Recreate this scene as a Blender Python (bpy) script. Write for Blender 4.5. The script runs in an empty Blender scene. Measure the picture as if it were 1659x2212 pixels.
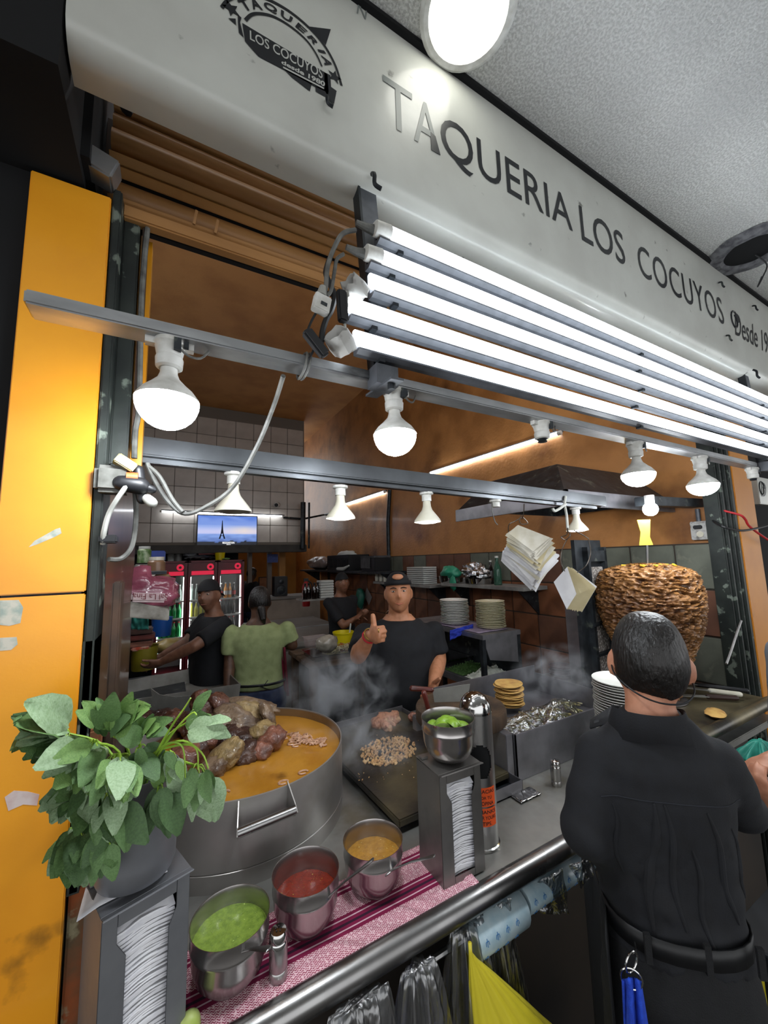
import bpy, bmesh, math, random
from mathutils import Vector as V, Matrix as MX, Euler, noise
random.seed(7)
EXPOSURE, WORLD = 1.25, .8
E_TUBE, E_BULB, E_INT, E_FILL, E_CEIL, E_TV = 3.8, 58, 5, 18, 2.6, .45
S = bpy.context.scene
COL = S.collection
# ---------------------------------------------------------------- camera
FPX, CX, CY, CAMZ = 838.4, 829.5, 1106.0, 1.78
_p, _r, _y = math.radians(7.05), math.radians(-1.57), math.radians(29.17)
_f = V((math.sin(_y)*math.cos(_p), math.cos(_y)*math.cos(_p), math.sin(_p)))
_ri = V((math.cos(_y), -math.sin(_y), 0)); _up = _ri.cross(_f)
CR = math.cos(_r)*_ri + math.sin(_r)*_up; CU = -math.sin(_r)*_ri + math.cos(_r)*_up
cd = bpy.data.cameras.new('camera'); cam = bpy.data.objects.new('camera', cd); COL.objects.link(cam)
cam.matrix_world = MX(((CR.x, CU.x, -_f.x, 0), (CR.y, CU.y, -_f.y, 0), (CR.z, CU.z, -_f.z, CAMZ), (0, 0, 0, 1)))
cd.sensor_fit = 'HORIZONTAL'; cd.sensor_width = 36; cd.lens = FPX/1659*36; cd.clip_start = .02
S.camera = cam
def at(x, y, X=None, Y=None, Z=None, D=None):
    """world point seen at measured photo pixel x, y on the plane X=, Y=, Z= or at camera depth D="""
    d = _f + (x-CX)/FPX*CR - (y-CY)/FPX*CU
    t = X/d.x if X is not None else Y/d.y if Y is not None else (Z-CAMZ)/d.z if Z is not None else D
    return V((0, 0, CAMZ)) + d*t
# ---------------------------------------------------------------- world, exposure
S.view_settings.view_transform = 'Standard'; S.view_settings.look = 'None'
S.view_settings.exposure = EXPOSURE; S.view_settings.gamma = 1; S.view_settings.use_curve_mapping = False
W = bpy.data.worlds.new('world'); S.world = W; W.use_nodes = True
W.node_tree.nodes['Background'].inputs[0].default_value = (.96, .98, 1, 1)
W.node_tree.nodes['Background'].inputs[1].default_value = WORLD
S.cycles.max_bounces = 7; S.cycles.diffuse_bounces = 3; S.cycles.glossy_bounces = 4; S.cycles.transmission_bounces = 6
S.cycles.transparent_max_bounces = 12; S.cycles.volume_bounces = 0; S.cycles.sample_clamp_indirect = 6
S.cycles.use_denoising = True; S.cycles.caustics_reflective = False; S.cycles.caustics_refractive = False
S.cycles.volume_step_rate = 2.0
# ---------------------------------------------------------------- colours and materials
def lin(h):
    if not isinstance(h, str): return tuple(h)[:3]
    c = [int(h[i:i+2], 16)/255 for i in (0, 2, 4)]
    return tuple(x/12.92 if x <= .04045 else ((x+.055)/1.055)**2.4 for x in c)
def mat(name, c, c2=None, sc=12, rough=.6, metal=0, bump=0, bsc=60, det=4, mix=(.4, .65), c3=None, sc3=3, mix3=(.55, .7),
        emit=0, alpha=1, trans=0, ior=1.45, coat=0, stretch=(1, 1, 1), spec=.5, sss=0, attr=None, sheen=0, tex='noise', r2=None, aniso=0):
    m = bpy.data.materials.new(name); m.use_nodes = True
    nt = m.node_tree; N = nt.nodes; L = nt.links; b = N['Principled BSDF']
    def ramp(lo, hi):
        r = N.new('ShaderNodeMapRange'); r.inputs[1].default_value = lo; r.inputs[2].default_value = hi; return r
    tc = N.new('ShaderNodeTexCoord'); mp = N.new('ShaderNodeMapping'); mp.inputs['Scale'].default_value = stretch
    L.new(tc.outputs['Object'], mp.inputs[0])
    def nz(scale, d=det):
        if tex == 'voronoi':
            n = N.new('ShaderNodeTexVoronoi'); n.inputs['Scale'].default_value = scale; L.new(mp.outputs[0], n.inputs['Vector']); return n.outputs['Distance']
        n = N.new('ShaderNodeTexNoise'); n.inputs['Scale'].default_value = scale; n.inputs['Detail'].default_value = d
        L.new(mp.outputs[0], n.inputs['Vector']); return n.outputs['Fac']
    def mixc(fac, a, bb):
        x = N.new('ShaderNodeMix'); x.data_type = 'RGBA'; L.new(fac, x.inputs[0])
        for i, v in ((6, a), (7, bb)):
            if isinstance(v, bpy.types.NodeSocket): L.new(v, x.inputs[i])
            else: x.inputs[i].default_value = (*lin(v), 1)
        return x.outputs[2]
    col = None
    if attr:
        a = N.new('ShaderNodeAttribute'); a.attribute_name = attr; col = a.outputs['Color']
    if c2 is not None:
        f = nz(sc); r = ramp(*mix); L.new(f, r.inputs[0]); col = mixc(r.outputs[0], col if col else c, c2)
        if r2 is not None:
            q = N.new('ShaderNodeMapRange'); q.inputs[3].default_value = rough; q.inputs[4].default_value = r2
            L.new(r.outputs[0], q.inputs[0]); L.new(q.outputs[0], b.inputs['Roughness'])
    if c3 is not None:
        f = nz(sc3, 8); r = ramp(*mix3); L.new(f, r.inputs[0]); col = mixc(r.outputs[0], col if col else c, c3)
    b.inputs['Base Color'].default_value = (*lin(c), 1)
    if col: L.new(col, b.inputs['Base Color'])
    if not (c2 is not None and r2 is not None): b.inputs['Roughness'].default_value = rough
    b.inputs['Metallic'].default_value = metal; b.inputs['Specular IOR Level'].default_value = spec
    b.inputs['Coat Weight'].default_value = coat; b.inputs['Coat Roughness'].default_value = .12
    b.inputs['Alpha'].default_value = alpha; b.inputs['Transmission Weight'].default_value = trans; b.inputs['IOR'].default_value = ior
    if aniso: b.inputs['Anisotropic'].default_value = aniso
    if sheen: b.inputs['Sheen Weight'].default_value = sheen
    if sss: b.inputs['Subsurface Weight'].default_value = sss; b.inputs['Subsurface Radius'].default_value = (.02, .008, .005); b.inputs['Subsurface Scale'].default_value = .3
    if emit:
        b.inputs['Emission Strength'].default_value = emit
        if col: L.new(col, b.inputs['Emission Color'])
        else: b.inputs['Emission Color'].default_value = (*lin(c), 1)
    if bump:
        bn = N.new('ShaderNodeBump'); bn.inputs['Strength'].default_value = min(1, bump); bn.inputs['Distance'].default_value = .004 if bump <= 1 else .004*bump
        L.new(nz(bsc), bn.inputs['Height']); L.new(bn.outputs[0], b.inputs['Normal'])
    return m
# ---------------------------------------------------------------- mesh builder
class MB:
    def __init__(s): s.v = []; s.f = []; s.mi = []; s.m = 0
    def add(s, vs, fs):
        n = len(s.v); s.v += [V(p) for p in vs]; s.f += [tuple(i+n for i in f) for f in fs]; s.mi += [s.m]*len(fs); return s
    def box(s, x0, x1, y0, y1, z0, z1, T=None):
        p = [V((x, y, z)) for z in (z0, z1) for y in (y0, y1) for x in (x0, x1)]
        if T: p = [T @ q for q in p]
        return s.add(p, [(0, 2, 3, 1), (4, 5, 7, 6), (0, 1, 5, 4), (2, 6, 7, 3), (0, 4, 6, 2), (1, 3, 7, 5)])
    def obox(s, c, size, rot=(0, 0, 0)):
        T = MX.Translation(c) @ (rot if isinstance(rot, MX) else Euler(rot).to_matrix().to_4x4()); a, b, d = [k/2 for k in size]
        return s.box(-a, a, -b, b, -d, d, T)
    def bar(s, a, b, w, h, up=(0, 0, 1)):
        a, b = V(a), V(b); d = (b-a); L = d.length; d.normalize(); u = V(up); x = d.cross(u).normalized(); u = x.cross(d)
        T = MX(((x.x, u.x, -d.x, 0), (x.y, u.y, -d.y, 0), (x.z, u.z, -d.z, 0), (0, 0, 0, 1))); T = MX.Translation((a+b)/2) @ T
        return s.box(-w/2, w/2, -h/2, h/2, -L/2, L/2, T)
    def rings(s, R, closed=True, cap=True):
        n = len(R[0]); b = len(s.v); vs = [p for r in R for p in r]; fs = []
        for i in range(len(R)-1):
            for j in range(n if closed else n-1):
                k = (j+1) % n; fs.append((i*n+j, i*n+k, (i+1)*n+k, (i+1)*n+j))
        if cap: fs += [tuple(range(n-1, -1, -1)), tuple(range((len(R)-1)*n, len(R)*n))]
        return s.add(vs, fs)
    def tube(s, pts, r, n=8, cap=True, rnd=False, flat=1, upv=None, sub=0):
        pts = [V(p) for p in pts]; r = list(r) if hasattr(r, '__len__') else [r]*len(pts)
        if sub: pts, r = spline(pts, sub, r)
        R = []; u = V(upv) if upv else None
        for i, p in enumerate(pts):
            d = (pts[min(i+1, len(pts)-1)]-pts[max(i-1, 0)]).normalized()
            if u is None: u = d.orthogonal()
            u = (u-d*u.dot(d)); u = u.normalized() if u.length > 1e-6 else d.orthogonal().normalized(); w = d.cross(u)
            R.append([p+(u*math.cos(a)*flat+w*math.sin(a))*r[i] for a in [2*math.pi*k/n for k in range(n)]])
        if rnd:
            d0 = (pts[0]-pts[1]).normalized(); d1 = (pts[-1]-pts[-2]).normalized()
            def cap_(ring, c, d, rr): return [[c+(q-c)*math.cos(t)+d*rr*math.sin(t) for q in ring] for t in (.5, .95, 1.3)]
            R = cap_(R[0], pts[0], d0, r[0])[::-1]+R+cap_(R[-1], pts[-1], d1, r[-1])
        return s.rings(R, cap=cap)
    def lathe(s, prof, c=(0, 0, 0), n=24, T=None, cap=False):
        T = T or MX.Translation(c)
        return s.rings([[T @ V((r*math.cos(2*math.pi*k/n), r*math.sin(2*math.pi*k/n), z)) for k in range(n)] for r, z in prof], cap=cap)
    def ell(s, c, r, rot=(0, 0, 0), nu=14, nv=8, fn=None):
        T = MX.Translation(c) @ (rot if isinstance(rot, MX) else Euler(rot).to_matrix().to_4x4()); r = (r, r, r) if not hasattr(r, '__len__') else r
        R = []
        for i in range(nv+1):
            t = -math.pi/2+math.pi*(i+.001)/(nv+.002); row = []
            for j in range(nu):
                q = V((math.cos(t)*math.cos(2*math.pi*j/nu), math.cos(t)*math.sin(2*math.pi*j/nu), math.sin(t)))
                if fn: q = q*fn(q)
                row.append(T @ V((q.x*r[0], q.y*r[1], q.z*r[2])))
            R.append(row)
        return s.rings(R)
    def prism(s, pts, off):
        pts = [V(p) for p in pts]; off = V(off); n = len(pts)
        return s.add(pts+[p+off for p in pts], [tuple(range(n-1, -1, -1)), tuple(range(n, 2*n))]+[(i, (i+1) % n, n+(i+1) % n, n+i) for i in range(n)])
    def grid(s, fn, nu, nv):
        return s.rings([[V(fn(i/nu, j/nv)) for i in range(nu+1)] for j in range(nv+1)], closed=False, cap=False)
def spline(pts, sub, r=None):
    P = [pts[0]]+list(pts)+[pts[-1]]; out = []; rr = []
    for i in range(1, len(P)-2):
        for k in range(sub):
            t = k/sub; a, b, c, d = P[i-1], P[i], P[i+1], P[i+2]
            out.append(.5*((2*b)+(c-a)*t+(2*a-5*b+4*c-d)*t*t+(3*b-a-3*c+d)*t**3))
            if r: rr.append(r[i-1]*(1-t)+r[min(i, len(r)-1)]*t)
    out.append(P[-2])
    if r: rr.append(r[-1]); return out, rr
    return out
def wloc(o):
    p = V((0, 0, 0))
    while o is not None: p += o.location; o = o.parent
    return p
def put(me, name, m, parent=None):
    o = bpy.data.objects.new(name, me); COL.objects.link(o)
    for x in (m if isinstance(m, (list, tuple)) else [m]): me.materials.append(x)
    o.parent = parent; return o
def mesh(mb, name='mesh', off=V((0, 0, 0)), smooth=True, bevel=0, ang=.6):
    me = bpy.data.meshes.new(name); me.from_pydata([tuple(p-off) for p in mb.v], [], mb.f)
    me.polygons.foreach_set('material_index', mb.mi)
    bm = bmesh.new(); bm.from_mesh(me); bmesh.ops.recalc_face_normals(bm, faces=bm.faces)
    if bevel: bmesh.ops.bevel(bm, geom=[e for e in bm.edges if len(e.link_faces) == 2 and e.calc_face_angle(0) > .6], offset=bevel, segments=2, affect='EDGES', clamp_overlap=True)
    bm.to_mesh(me); bm.free()
    if smooth: me.shade_smooth(); me.set_sharp_from_angle(angle=ang)
    return me
def part(name, mb, m, parent=None, smooth=True, bevel=0, ang=.6, label=None, solid=0, kind=None):
    o = put(mesh(mb, name, wloc(parent) if parent else V((0, 0, 0)), smooth, bevel, ang), name, m, parent)
    if label: o['label'] = label
    if kind: o['kind'] = kind
    if solid: md = o.modifiers.new('solid', 'SOLIDIFY'); md.thickness = solid; md.offset = 0
    return o
def tag(o, label, cat, group=None):
    o['label'] = label; o['category'] = cat
    if group: o['group'] = group
    return o
def thing(name, label, cat, loc=(0, 0, 0), group=None):
    o = bpy.data.objects.new(name, None); COL.objects.link(o); o.location = loc; o.empty_display_size = .05
    return tag(o, label, cat, group)
def one(name, mb, m, label, cat, group=None, loc=None, **k):
    """a thing that is a single mesh; its origin goes to loc"""
    loc = V(loc) if loc is not None else V((0, 0, 0))
    o = put(mesh(mb, name, loc, k.get('smooth', True), k.get('bevel', 0), k.get('ang', .6)), name, m); o.location = loc
    if k.get('solid'): md = o.modifiers.new('solid', 'SOLIDIFY'); md.thickness = k['solid']; md.offset = 0
    return tag(o, label, cat, group)
def struct(name, mb, m, parent=None, **k):
    o = part(name, mb, m, parent, **k)
    if parent is None: o['kind'] = 'structure'
    return o
def dup(root, loc=None, rot=None, label=None, group=None, scale=None):
    r = root.copy(); COL.objects.link(r)
    if loc is not None: r.location = loc
    if rot is not None: r.rotation_euler = rot
    if scale is not None: r.scale = scale if hasattr(scale, '__len__') else (scale,)*3
    if label: r['label'] = label
    if group: r['group'] = group
    for ch in list(root.children):
        c = ch.copy(); COL.objects.link(c); c.parent = r
        for g in list(ch.children):
            d = g.copy(); COL.objects.link(d); d.parent = c
    return r
# flat lettering: glyph meshes taken from Blender's built-in font
_tc = {}
def glyphs(txt, spacing=1.0, bold=0):
    k = (txt, spacing, bold)
    if k not in _tc:
        cu = bpy.data.curves.new('t', 'FONT'); cu.body = txt; cu.size = 1; cu.space_character = spacing; cu.offset = bold; cu.resolution_u = 4
        o = bpy.data.objects.new('t', cu); COL.objects.link(o); dg = bpy.context.evaluated_depsgraph_get()
        me = bpy.data.meshes.new_from_object(o.evaluated_get(dg)); vs = [(v.co.x, v.co.y) for v in me.vertices]; fs = [tuple(p.vertices) for p in me.polygons]
        bpy.data.objects.remove(o); bpy.data.curves.remove(cu); bpy.data.meshes.remove(me)
        xs = [v[0] for v in vs] or [0]; ys = [v[1] for v in vs] or [0]
        _tc[k] = (vs, fs, min(xs), max(xs), min(ys), max(ys))
    return _tc[k]
def text(mb, txt, fn, spacing=1.0, bold=0):
    """adds txt; fn(u, v) maps the unit box of the text to a point"""
    vs, fs, x0, x1, y0, y1 = glyphs(txt, spacing, bold)
    return mb.add([fn((x-x0)/(x1-x0), (y-y0)/(y1-y0)) for x, y in vs], fs)
def quadmap(p00, p10, p01, p11=None):
    p00, p10, p01 = V(p00), V(p10), V(p01); p11 = V(p11) if p11 is not None else p10+p01-p00
    return lambda u, v: (p00*(1-u)+p10*u)*(1-v)+(p01*(1-u)+p11*u)*v
def nz(p, s=1.0, o=0): return noise.noise(V(p)*s+V((o, o*.7, o*1.3)))
# ---------------------------------------------------------------- materials
m_lamp = mat('lamp_white', (1, 1, 1), emit=0); 
def lampmat(name, c, e): return mat(name, c, emit=e, rough=.4)
m_tube = lampmat('tube_glow', (.86, .93, 1), E_TUBE)
m_bulb = lampmat('bulb_glow', (.90, .95, 1), E_BULB)
m_int = lampmat('shop_tube_glow', (.92, .96, 1), E_INT)
m_ceil_l = lampmat('ceiling_glow', (1, .99, .9), E_CEIL)
m_steel = mat('stainless', '8f8e8d', '757473', 6, .26, 1, r2=.36, stretch=(1, 1, .15))
m_steelb = mat('brushed_stainless', '908f94', '7a797d', 9, .36, .8, r2=.42, c3='5a5048', sc3=2.2, mix3=(.6, .8))
m_counter = mat('counter_stainless', 'a5a49f', '8c8b86', 7, .36, .75, r2=.5, c3='7d7460', sc3=3.5, mix3=(.58, .75))
m_chrome = mat('polished_steel', 'b5b4b2', rough=.13, metal=1)
m_alu = mat('aluminium', 'b4b6b8', '8d8f90', 14, .38, .9, r2=.5, stretch=(.3, 1, 1), c3='5e5f60', sc3=9, mix3=(.62, .72))
m_zinc = mat('painted_housing', '55585e', '484b50', 30, .5, .2)
m_white = mat('white_plastic', 'd8d8d4', 'b8b7b0', 25, .45)
m_cream = mat('cream_enamel', 'd9d6c8', 'bdb8a6', 8, .35)
m_dirtw = mat('grimy_white', 'a9a8a4', '6d6a66', 40, .6, mix=(.5, .7))
m_black = mat('black_plastic', '151619', rough=.45)
m_dark = mat('dark_metal', '23262a', '34393d', 18, .45, .5, c3='5a5f58', sc3=14, mix3=(.62, .68))
m_sign = mat('sign_enamel', 'c3c5be', 'b9bab3', 5, .34, c3='6b6a64', sc3=22, mix3=(.68, .76), coat=.25, bump=.15, bsc=30)
m_letter = mat('letter_black', '16181d', rough=.4)
m_letter2 = mat('letter_faded', '767c79', rough=.4)
m_wletter = mat('letter_white', 'b6b8b2', rough=.4)
m_orange = mat('orange_enamel', 'e39a22', 'd88d1c', 4, .32, c3='8a5c18', sc3=9, mix3=(.66, .76), bump=.05, bsc=120, coat=.3)
m_orange2 = mat('orange_plaster', 'b8804a', '986638', 3, .42, bump=.8, bsc=38, c3='5d3a20', sc3=2, mix3=(.55, .75), coat=.15)
m_ceil2 = mat('brown_plaster', 'd29a5e', 'bd8650', 2.5, .6, bump=.4, bsc=45)
m_shutter = mat('orange_shutter', 'a87a48', '94693c', 5, .45, c3='5d3d1e', sc3=3, mix3=(.55, .75), stretch=(.4, 1, 3))
m_popcorn = mat('popcorn_ceiling', 'dcdcd8', 'b8b8b4', 150, .9, bump=1.6, bsc=150, mix=(.38, .60), det=2, c3='a8a8a6', sc3=.8, mix3=(.5, .8))
m_blackw = mat('black_wall', '040507', '07080b', 3, .9)
m_rail = mat('chipped_rail', '1d2220', '2a302c', 10, .5, .2, c3='6b746a', sc3=16, mix3=(.6, .64), bump=.3, bsc=30)
m_rust = mat('rusty_rail', '5c4a33', '8c4a24', 14, .8, c3='8b8468', sc3=22, mix3=(.5, .56), bump=.5, bsc=40)
m_wood = mat('brown_panel', '5b3f28', '46301f', 6, .4, stretch=(1, 1, .1), coat=.2)
m_tilew = mat('white_tile', 'c9c2ba', 'b8b1a9', 3, .3)
m_grout = mat('grout', '3a332c', rough=.9)
m_terra = mat('terracotta_tile', '8a583c', '6e432c', 5, .42, c3='4a2c1a', sc3=4, mix3=(.55, .75), coat=.15)
m_slate = mat('slate_tile', '6a6d61', '595c52', 6, .5, c3='7a7a6c', sc3=14, mix3=(.6, .75))
m_brownt = mat('brown_tile', '6e4a38', '5b3d30', 6, .5)
m_floor = mat('floor_tile', '4a4642', '35322f', 5, .4)
m_pave = mat('pavement', '55524e', '3d3b38', 4, .7)
m_panel = mat('counter_panel', '2d2620', '1f1b18', 4, .5)
m_wire_g = mat('grey_cable', '6a6a66', '464643', 30, .6)
m_wire_b = mat('black_cable', '17181a', rough=.5)
m_wire_r = mat('red_cable', 'b3222a', rough=.5)
m_wire_w = mat('white_cable', '94948e', rough=.5)
def filmmat(name, tint, base, edge, rough, bsc, stretch, bump):
    """thin clear plastic: mostly transparent with glossy creases"""
    m = bpy.data.materials.new(name); m.use_nodes = True; nt = m.node_tree; N = nt.nodes; L = nt.links; N.remove(N['Principled BSDF'])
    tc = N.new('ShaderNodeTexCoord'); mp = N.new('ShaderNodeMapping'); mp.inputs['Scale'].default_value = stretch; L.new(tc.outputs['Object'], mp.inputs[0])
    n = N.new('ShaderNodeTexNoise'); n.inputs['Scale'].default_value = bsc; n.inputs['Detail'].default_value = 3; n.inputs['Distortion'].default_value = .8; L.new(mp.outputs[0], n.inputs['Vector'])
    bn = N.new('ShaderNodeBump'); bn.inputs['Strength'].default_value = 1; bn.inputs['Distance'].default_value = bump; L.new(n.outputs['Fac'], bn.inputs['Height'])
    g = N.new('ShaderNodeBsdfGlossy'); g.inputs['Roughness'].default_value = rough; L.new(bn.outputs[0], g.inputs['Normal']); t = N.new('ShaderNodeBsdfTransparent'); t.inputs[0].default_value = (*lin(tint), 1)
    lw = N.new('ShaderNodeLayerWeight'); lw.inputs['Blend'].default_value = .5; L.new(bn.outputs[0], lw.inputs['Normal']); r = N.new('ShaderNodeMapRange'); r.inputs[3].default_value = base; r.inputs[4].default_value = edge; L.new(lw.outputs['Facing'], r.inputs[0])
    x = N.new('ShaderNodeMixShader'); L.new(r.outputs[0], x.inputs[0]); L.new(t.outputs[0], x.inputs[1]); L.new(g.outputs[0], x.inputs[2]); L.new(x.outputs[0], N['Material Output'].inputs['Surface']); return m
# ---------------------------------------------------------------- the setting
struct('floor', MB().box(-6, 14, -9, 11, -.05, 0), m_pave, smooth=False)
struct('ceiling', MB().box(-4, 13, -2.6, .715, 3.16, 3.3).box(4.0, 13, .715, 1.6, 3.16, 3.3), m_popcorn, smooth=False)
struct('ceiling', MB().box(-.6, 4.5, 1.02, 10.4, 4.66, 4.8), m_ceil2, smooth=False)
YB = 7.5
wb = struct('wall_back', MB().box(-.6, 2.36, YB, YB+.15, 2.12, 4.7), mat('pale_grout', '7d766e', rough=.9), smooth=False)
tm = mesh(MB().box(-.158, .158, -.006, .006, -.158, .158), 'tile', bevel=.004)
tm.materials.append(m_tilew)
def piece(me, name, parent, loc, rot=(0, 0, 0), sc=None):
    o = bpy.data.objects.new(name, me); COL.objects.link(o); o.parent = parent; o.location = V(loc)-wloc(parent); o.rotation_euler = rot
    if sc: o.scale = sc
    return o
for r in range(7):
    for c in range(9): piece(tm, 'tile', wb, (-.43+c*.326, YB-.006, 2.33+r*.326), sc=(1, 1+.15*random.random(), 1))
struct('beam', MB().box(-.6, 2.36, YB-.16, YB+.1, 1.98, 2.12), mat('grey_lintel', '3b3936', '2a2826', 5, .6), smooth=False, bevel=.01)
struct('wall_right', MB().box(2.81, 3.0, .98, 9.6, 0, 4.7), m_orange2, smooth=False)
wr = bpy.data.objects['wall_right']
TS = .272
tms = []
for mm in (m_terra, m_slate, m_brownt):
    me = mesh(MB().box(-.006, .006, -.131, .131, -.131, .131), 'tile', bevel=.004); me.materials.append(mm); tms.append(me)
gr = part('grout_bed', MB().box(2.803, 2.81, .98, 7.4, 0, 1.83), m_grout, wr, smooth=False)
rg = random.Random(3)
for r in range(7):
    for c in range(23):
        y = 1.13+c*TS; z = 1.69-r*TS
        if c < 4: k = (1, 2, 1, 0, 1, 0, 0)[r] if c % 2 == 0 else (1, 1, 0, 0, 0, 0, 0)[r]
        else: k = rg.choice((1, 1, 2)) if r == 0 else 0 if rg.random() < .85 else 2
        piece(tms[k], 'tile', wr, (2.799+rg.random()*.004, y, z))
struct('wall_left', MB().box(-.62, -.5, 1.0, 10, 0, 4.7), m_wood, smooth=False)
wl = struct('wall_left', MB().box(-.19, -.13, 1.06, 2.1, 0, 2.9), m_wood, smooth=False)
struct('wall_far', MB().box(-.6, 3, 9.6, 9.75, 0, 2.6), mat('ochre_wall', 'b07a34', '9a6a2c', 2, .7), smooth=False)
struct('wall_far', MB().box(-.6, 1.15, YB+.16, YB+.3, 0, 2.1), m_blackw, smooth=False)
struct('column', MB().box(1.92, 2.04, YB+.2, YB+.32, 0, 2.1), mat('ochre_column', 'a06d2c', '8a5c26', 3, .6), smooth=False)
# left pillar: two enamelled sheet panels on a dark core, black shopfront beyond it
pl = struct('pillar_left', MB().box(-.262, -.145, .965, 1.3, 0, 2.585), m_dark, smooth=False)
part('panel', MB().box(-.272, -.137, .95, .965, 1.735, 2.59), m_orange, pl, smooth=False, bevel=.002)
part('panel', MB().box(-.272, -.137, .95, .965, .02, 1.731), m_orange, pl, smooth=False, bevel=.002)
m_stick = mat('torn_sticker', 'b9b4a6', '8f9a90', 60, .7)
def sticker(px, name='sticker', m=m_stick): part(name, MB().prism([at(x, y, Y=.9495) for x, y in px], (0, .0004, 0)), m, pl, smooth=False)
sticker([(62, 1182), (75, 1168), (120, 1143), (130, 1140), (133, 1152), (118, 1160), (80, 1176)])
sticker([(0, 1297), (40, 1296), (50, 1312), (44, 1346), (20, 1352), (0, 1350)])
sticker([(0, 1378), (36, 1376), (38, 1392), (24, 1404), (0, 1406)])
m_scuff = mat('scuff', '9c7426', 'c08a24', 40, .6)
sticker([(10, 1722), (30, 1708), (60, 1710), (85, 1716), (80, 1740), (50, 1738), (18, 1752)], m=mat('plaster_scar', 'b89a94', 'c9bab6', 30, .8))
struct('wall_front_left', MB().box(-3, -.275, .97, 1.3, 0, 3.16).box(-.275, -.17, .9, 1.3, 2.62, 3.16).box(-3, -.186, .722, .97, 2.60, 3.16), m_blackw, smooth=False)
# rails of the roller shutter at both jambs
struct('trim_1', MB().box(-.135, -.118, .955, 1.06, 1.2, 2.62).box(-.118, -.085, 1.0, 1.06, 2.0, 2.62), m_rail, smooth=False, bevel=.003)
struct('trim_2', MB().box(-.136, -.118, .955, 1.05, 1.64, 1.2), m_rail, smooth=False)
t3 = struct('trim_3', MB().box(-.135, -.1, .97, 1.05, 0, 1.47), m_rust, smooth=False, bevel=.004)
struct('trim_4', MB().box(-.098, -.082, .99, 1.06, 0, 1.75).box(-.08, -.07, 1.0, 1.05, 2.05, 2.62), mat('brown_rail', '4a3528', '2b211b', 10, .5, .2), smooth=False, bevel=.003)
struct('trim_7', MB().box(-.085, -.062, 1.062, 1.10, 2.0, 2.60), m_orange, smooth=False)
struct('trim_8', MB().box(-.19, 4, .70, .716, 3.148, 3.162), m_blackw, smooth=False)
rr = MB()
for x0, x1, y0 in ((2.735, 2.75, .985), (2.762, 2.785, .975), (2.80, 2.818, .965), (2.83, 2.862, .955)): rr.box(x0, x1, y0, 1.06, 0, 2.62)
rr.box(2.74, 2.87, 1.0, 1.03, 0, 2.62)
struct('trim_5', rr, m_rail, smooth=False, bevel=.004)
struct('pillar_right', MB().box(2.862, 3.12, .95, 1.4, 0, 2.62), mat('orange_enamel_darker', 'c58020', 'b8741c', 4, .5, c3='8a5c18', sc3=9, mix3=(.66, .76)), smooth=False, bevel=.003)  # same orange enamel, colour darkened to offset the close bulb's light
struct('wall_front_right', MB().box(3.12, 13, 1.6, 1.7, 0, 3.16), m_blackw, smooth=False)
struct('wall_neighbour', MB().box(2.95, 3.25, 1.2, 1.6, 0, 1.55), mat('ochre_stall', 'a87422', '6d4c1c', 5, .6), smooth=False)
# ---------------------------------------------------------------- signboard
sg = thing('signboard', 'long pale grey enamel fascia sign above the stall opening with black lettering', 'sign', (1.7, .72, 2.66))
prof = [(.80, 3.16), (.715, 3.16), (.715, 2.71)]+[(.765-.05*math.cos(a), 2.71-.05*math.sin(a)) for a in (.3, .6, .9, 1.2, 1.5)]+[(.80, 2.66)]
part('fascia_panel', MB().prism([(-.181, y, z) for y, z in prof], (4.2, 0, 0)), m_sign, sg, ang=.5)
SY = .7135
def sp(x, z): return V((x, SY, z))
def word(t, x0, x1, z0, z1, m, **k):
    b = MB(); text(b, t, lambda u, v: sp(x0+(x1-x0)*u, z0+(z1-z0)*v), **k); return part('lettering', b, m, sg, smooth=False)
zb, zt = 2.853, 2.99
word('T', .429, .517, zb, zt, m_letter2, bold=.002); word('A', .518, .60, zb, zt, m_letter2, bold=.002)
b = MB(); b.prism([sp(x, z) for x, z in ((.572, .0), (.602, .0), (.588, .05), (.572, .055))], (0, -.0003, 0))
for i, p in enumerate(b.v): p.z += zb
part('lettering', b, m_letter, sg, smooth=False)
word('QUERIA', .607, 1.16, zb-.012, zt, m_letter, bold=.002, spacing=1.02)
word('LOS', 1.208, 1.472, zb, zt, m_letter, bold=.002)
word('COCUYOS', 1.565, 2.30, zb, zt, m_letter, bold=0, spacing=1.1)
# slanted script-like Desde 1980
b = MB(); text(b, 'Desde 1980', lambda u, v: sp(2.41+.52*u+.035*v, 2.835+.13*v), bold=.002)
b.tube([sp(2.425+.045*math.cos(a)*(1-a*.06), 2.915+.055*math.sin(a)*(1-a*.06)) for a in [k*.45 for k in range(18)]], .004, 5)
part('lettering', b, m_letter, sg, smooth=False)
b = MB(); text(b, 'N', quadmap(sp(.36, 3.12), sp(.385, 3.12), sp(.365, 3.155))); part('lettering', b, m_letter2, sg, smooth=False)
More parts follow.
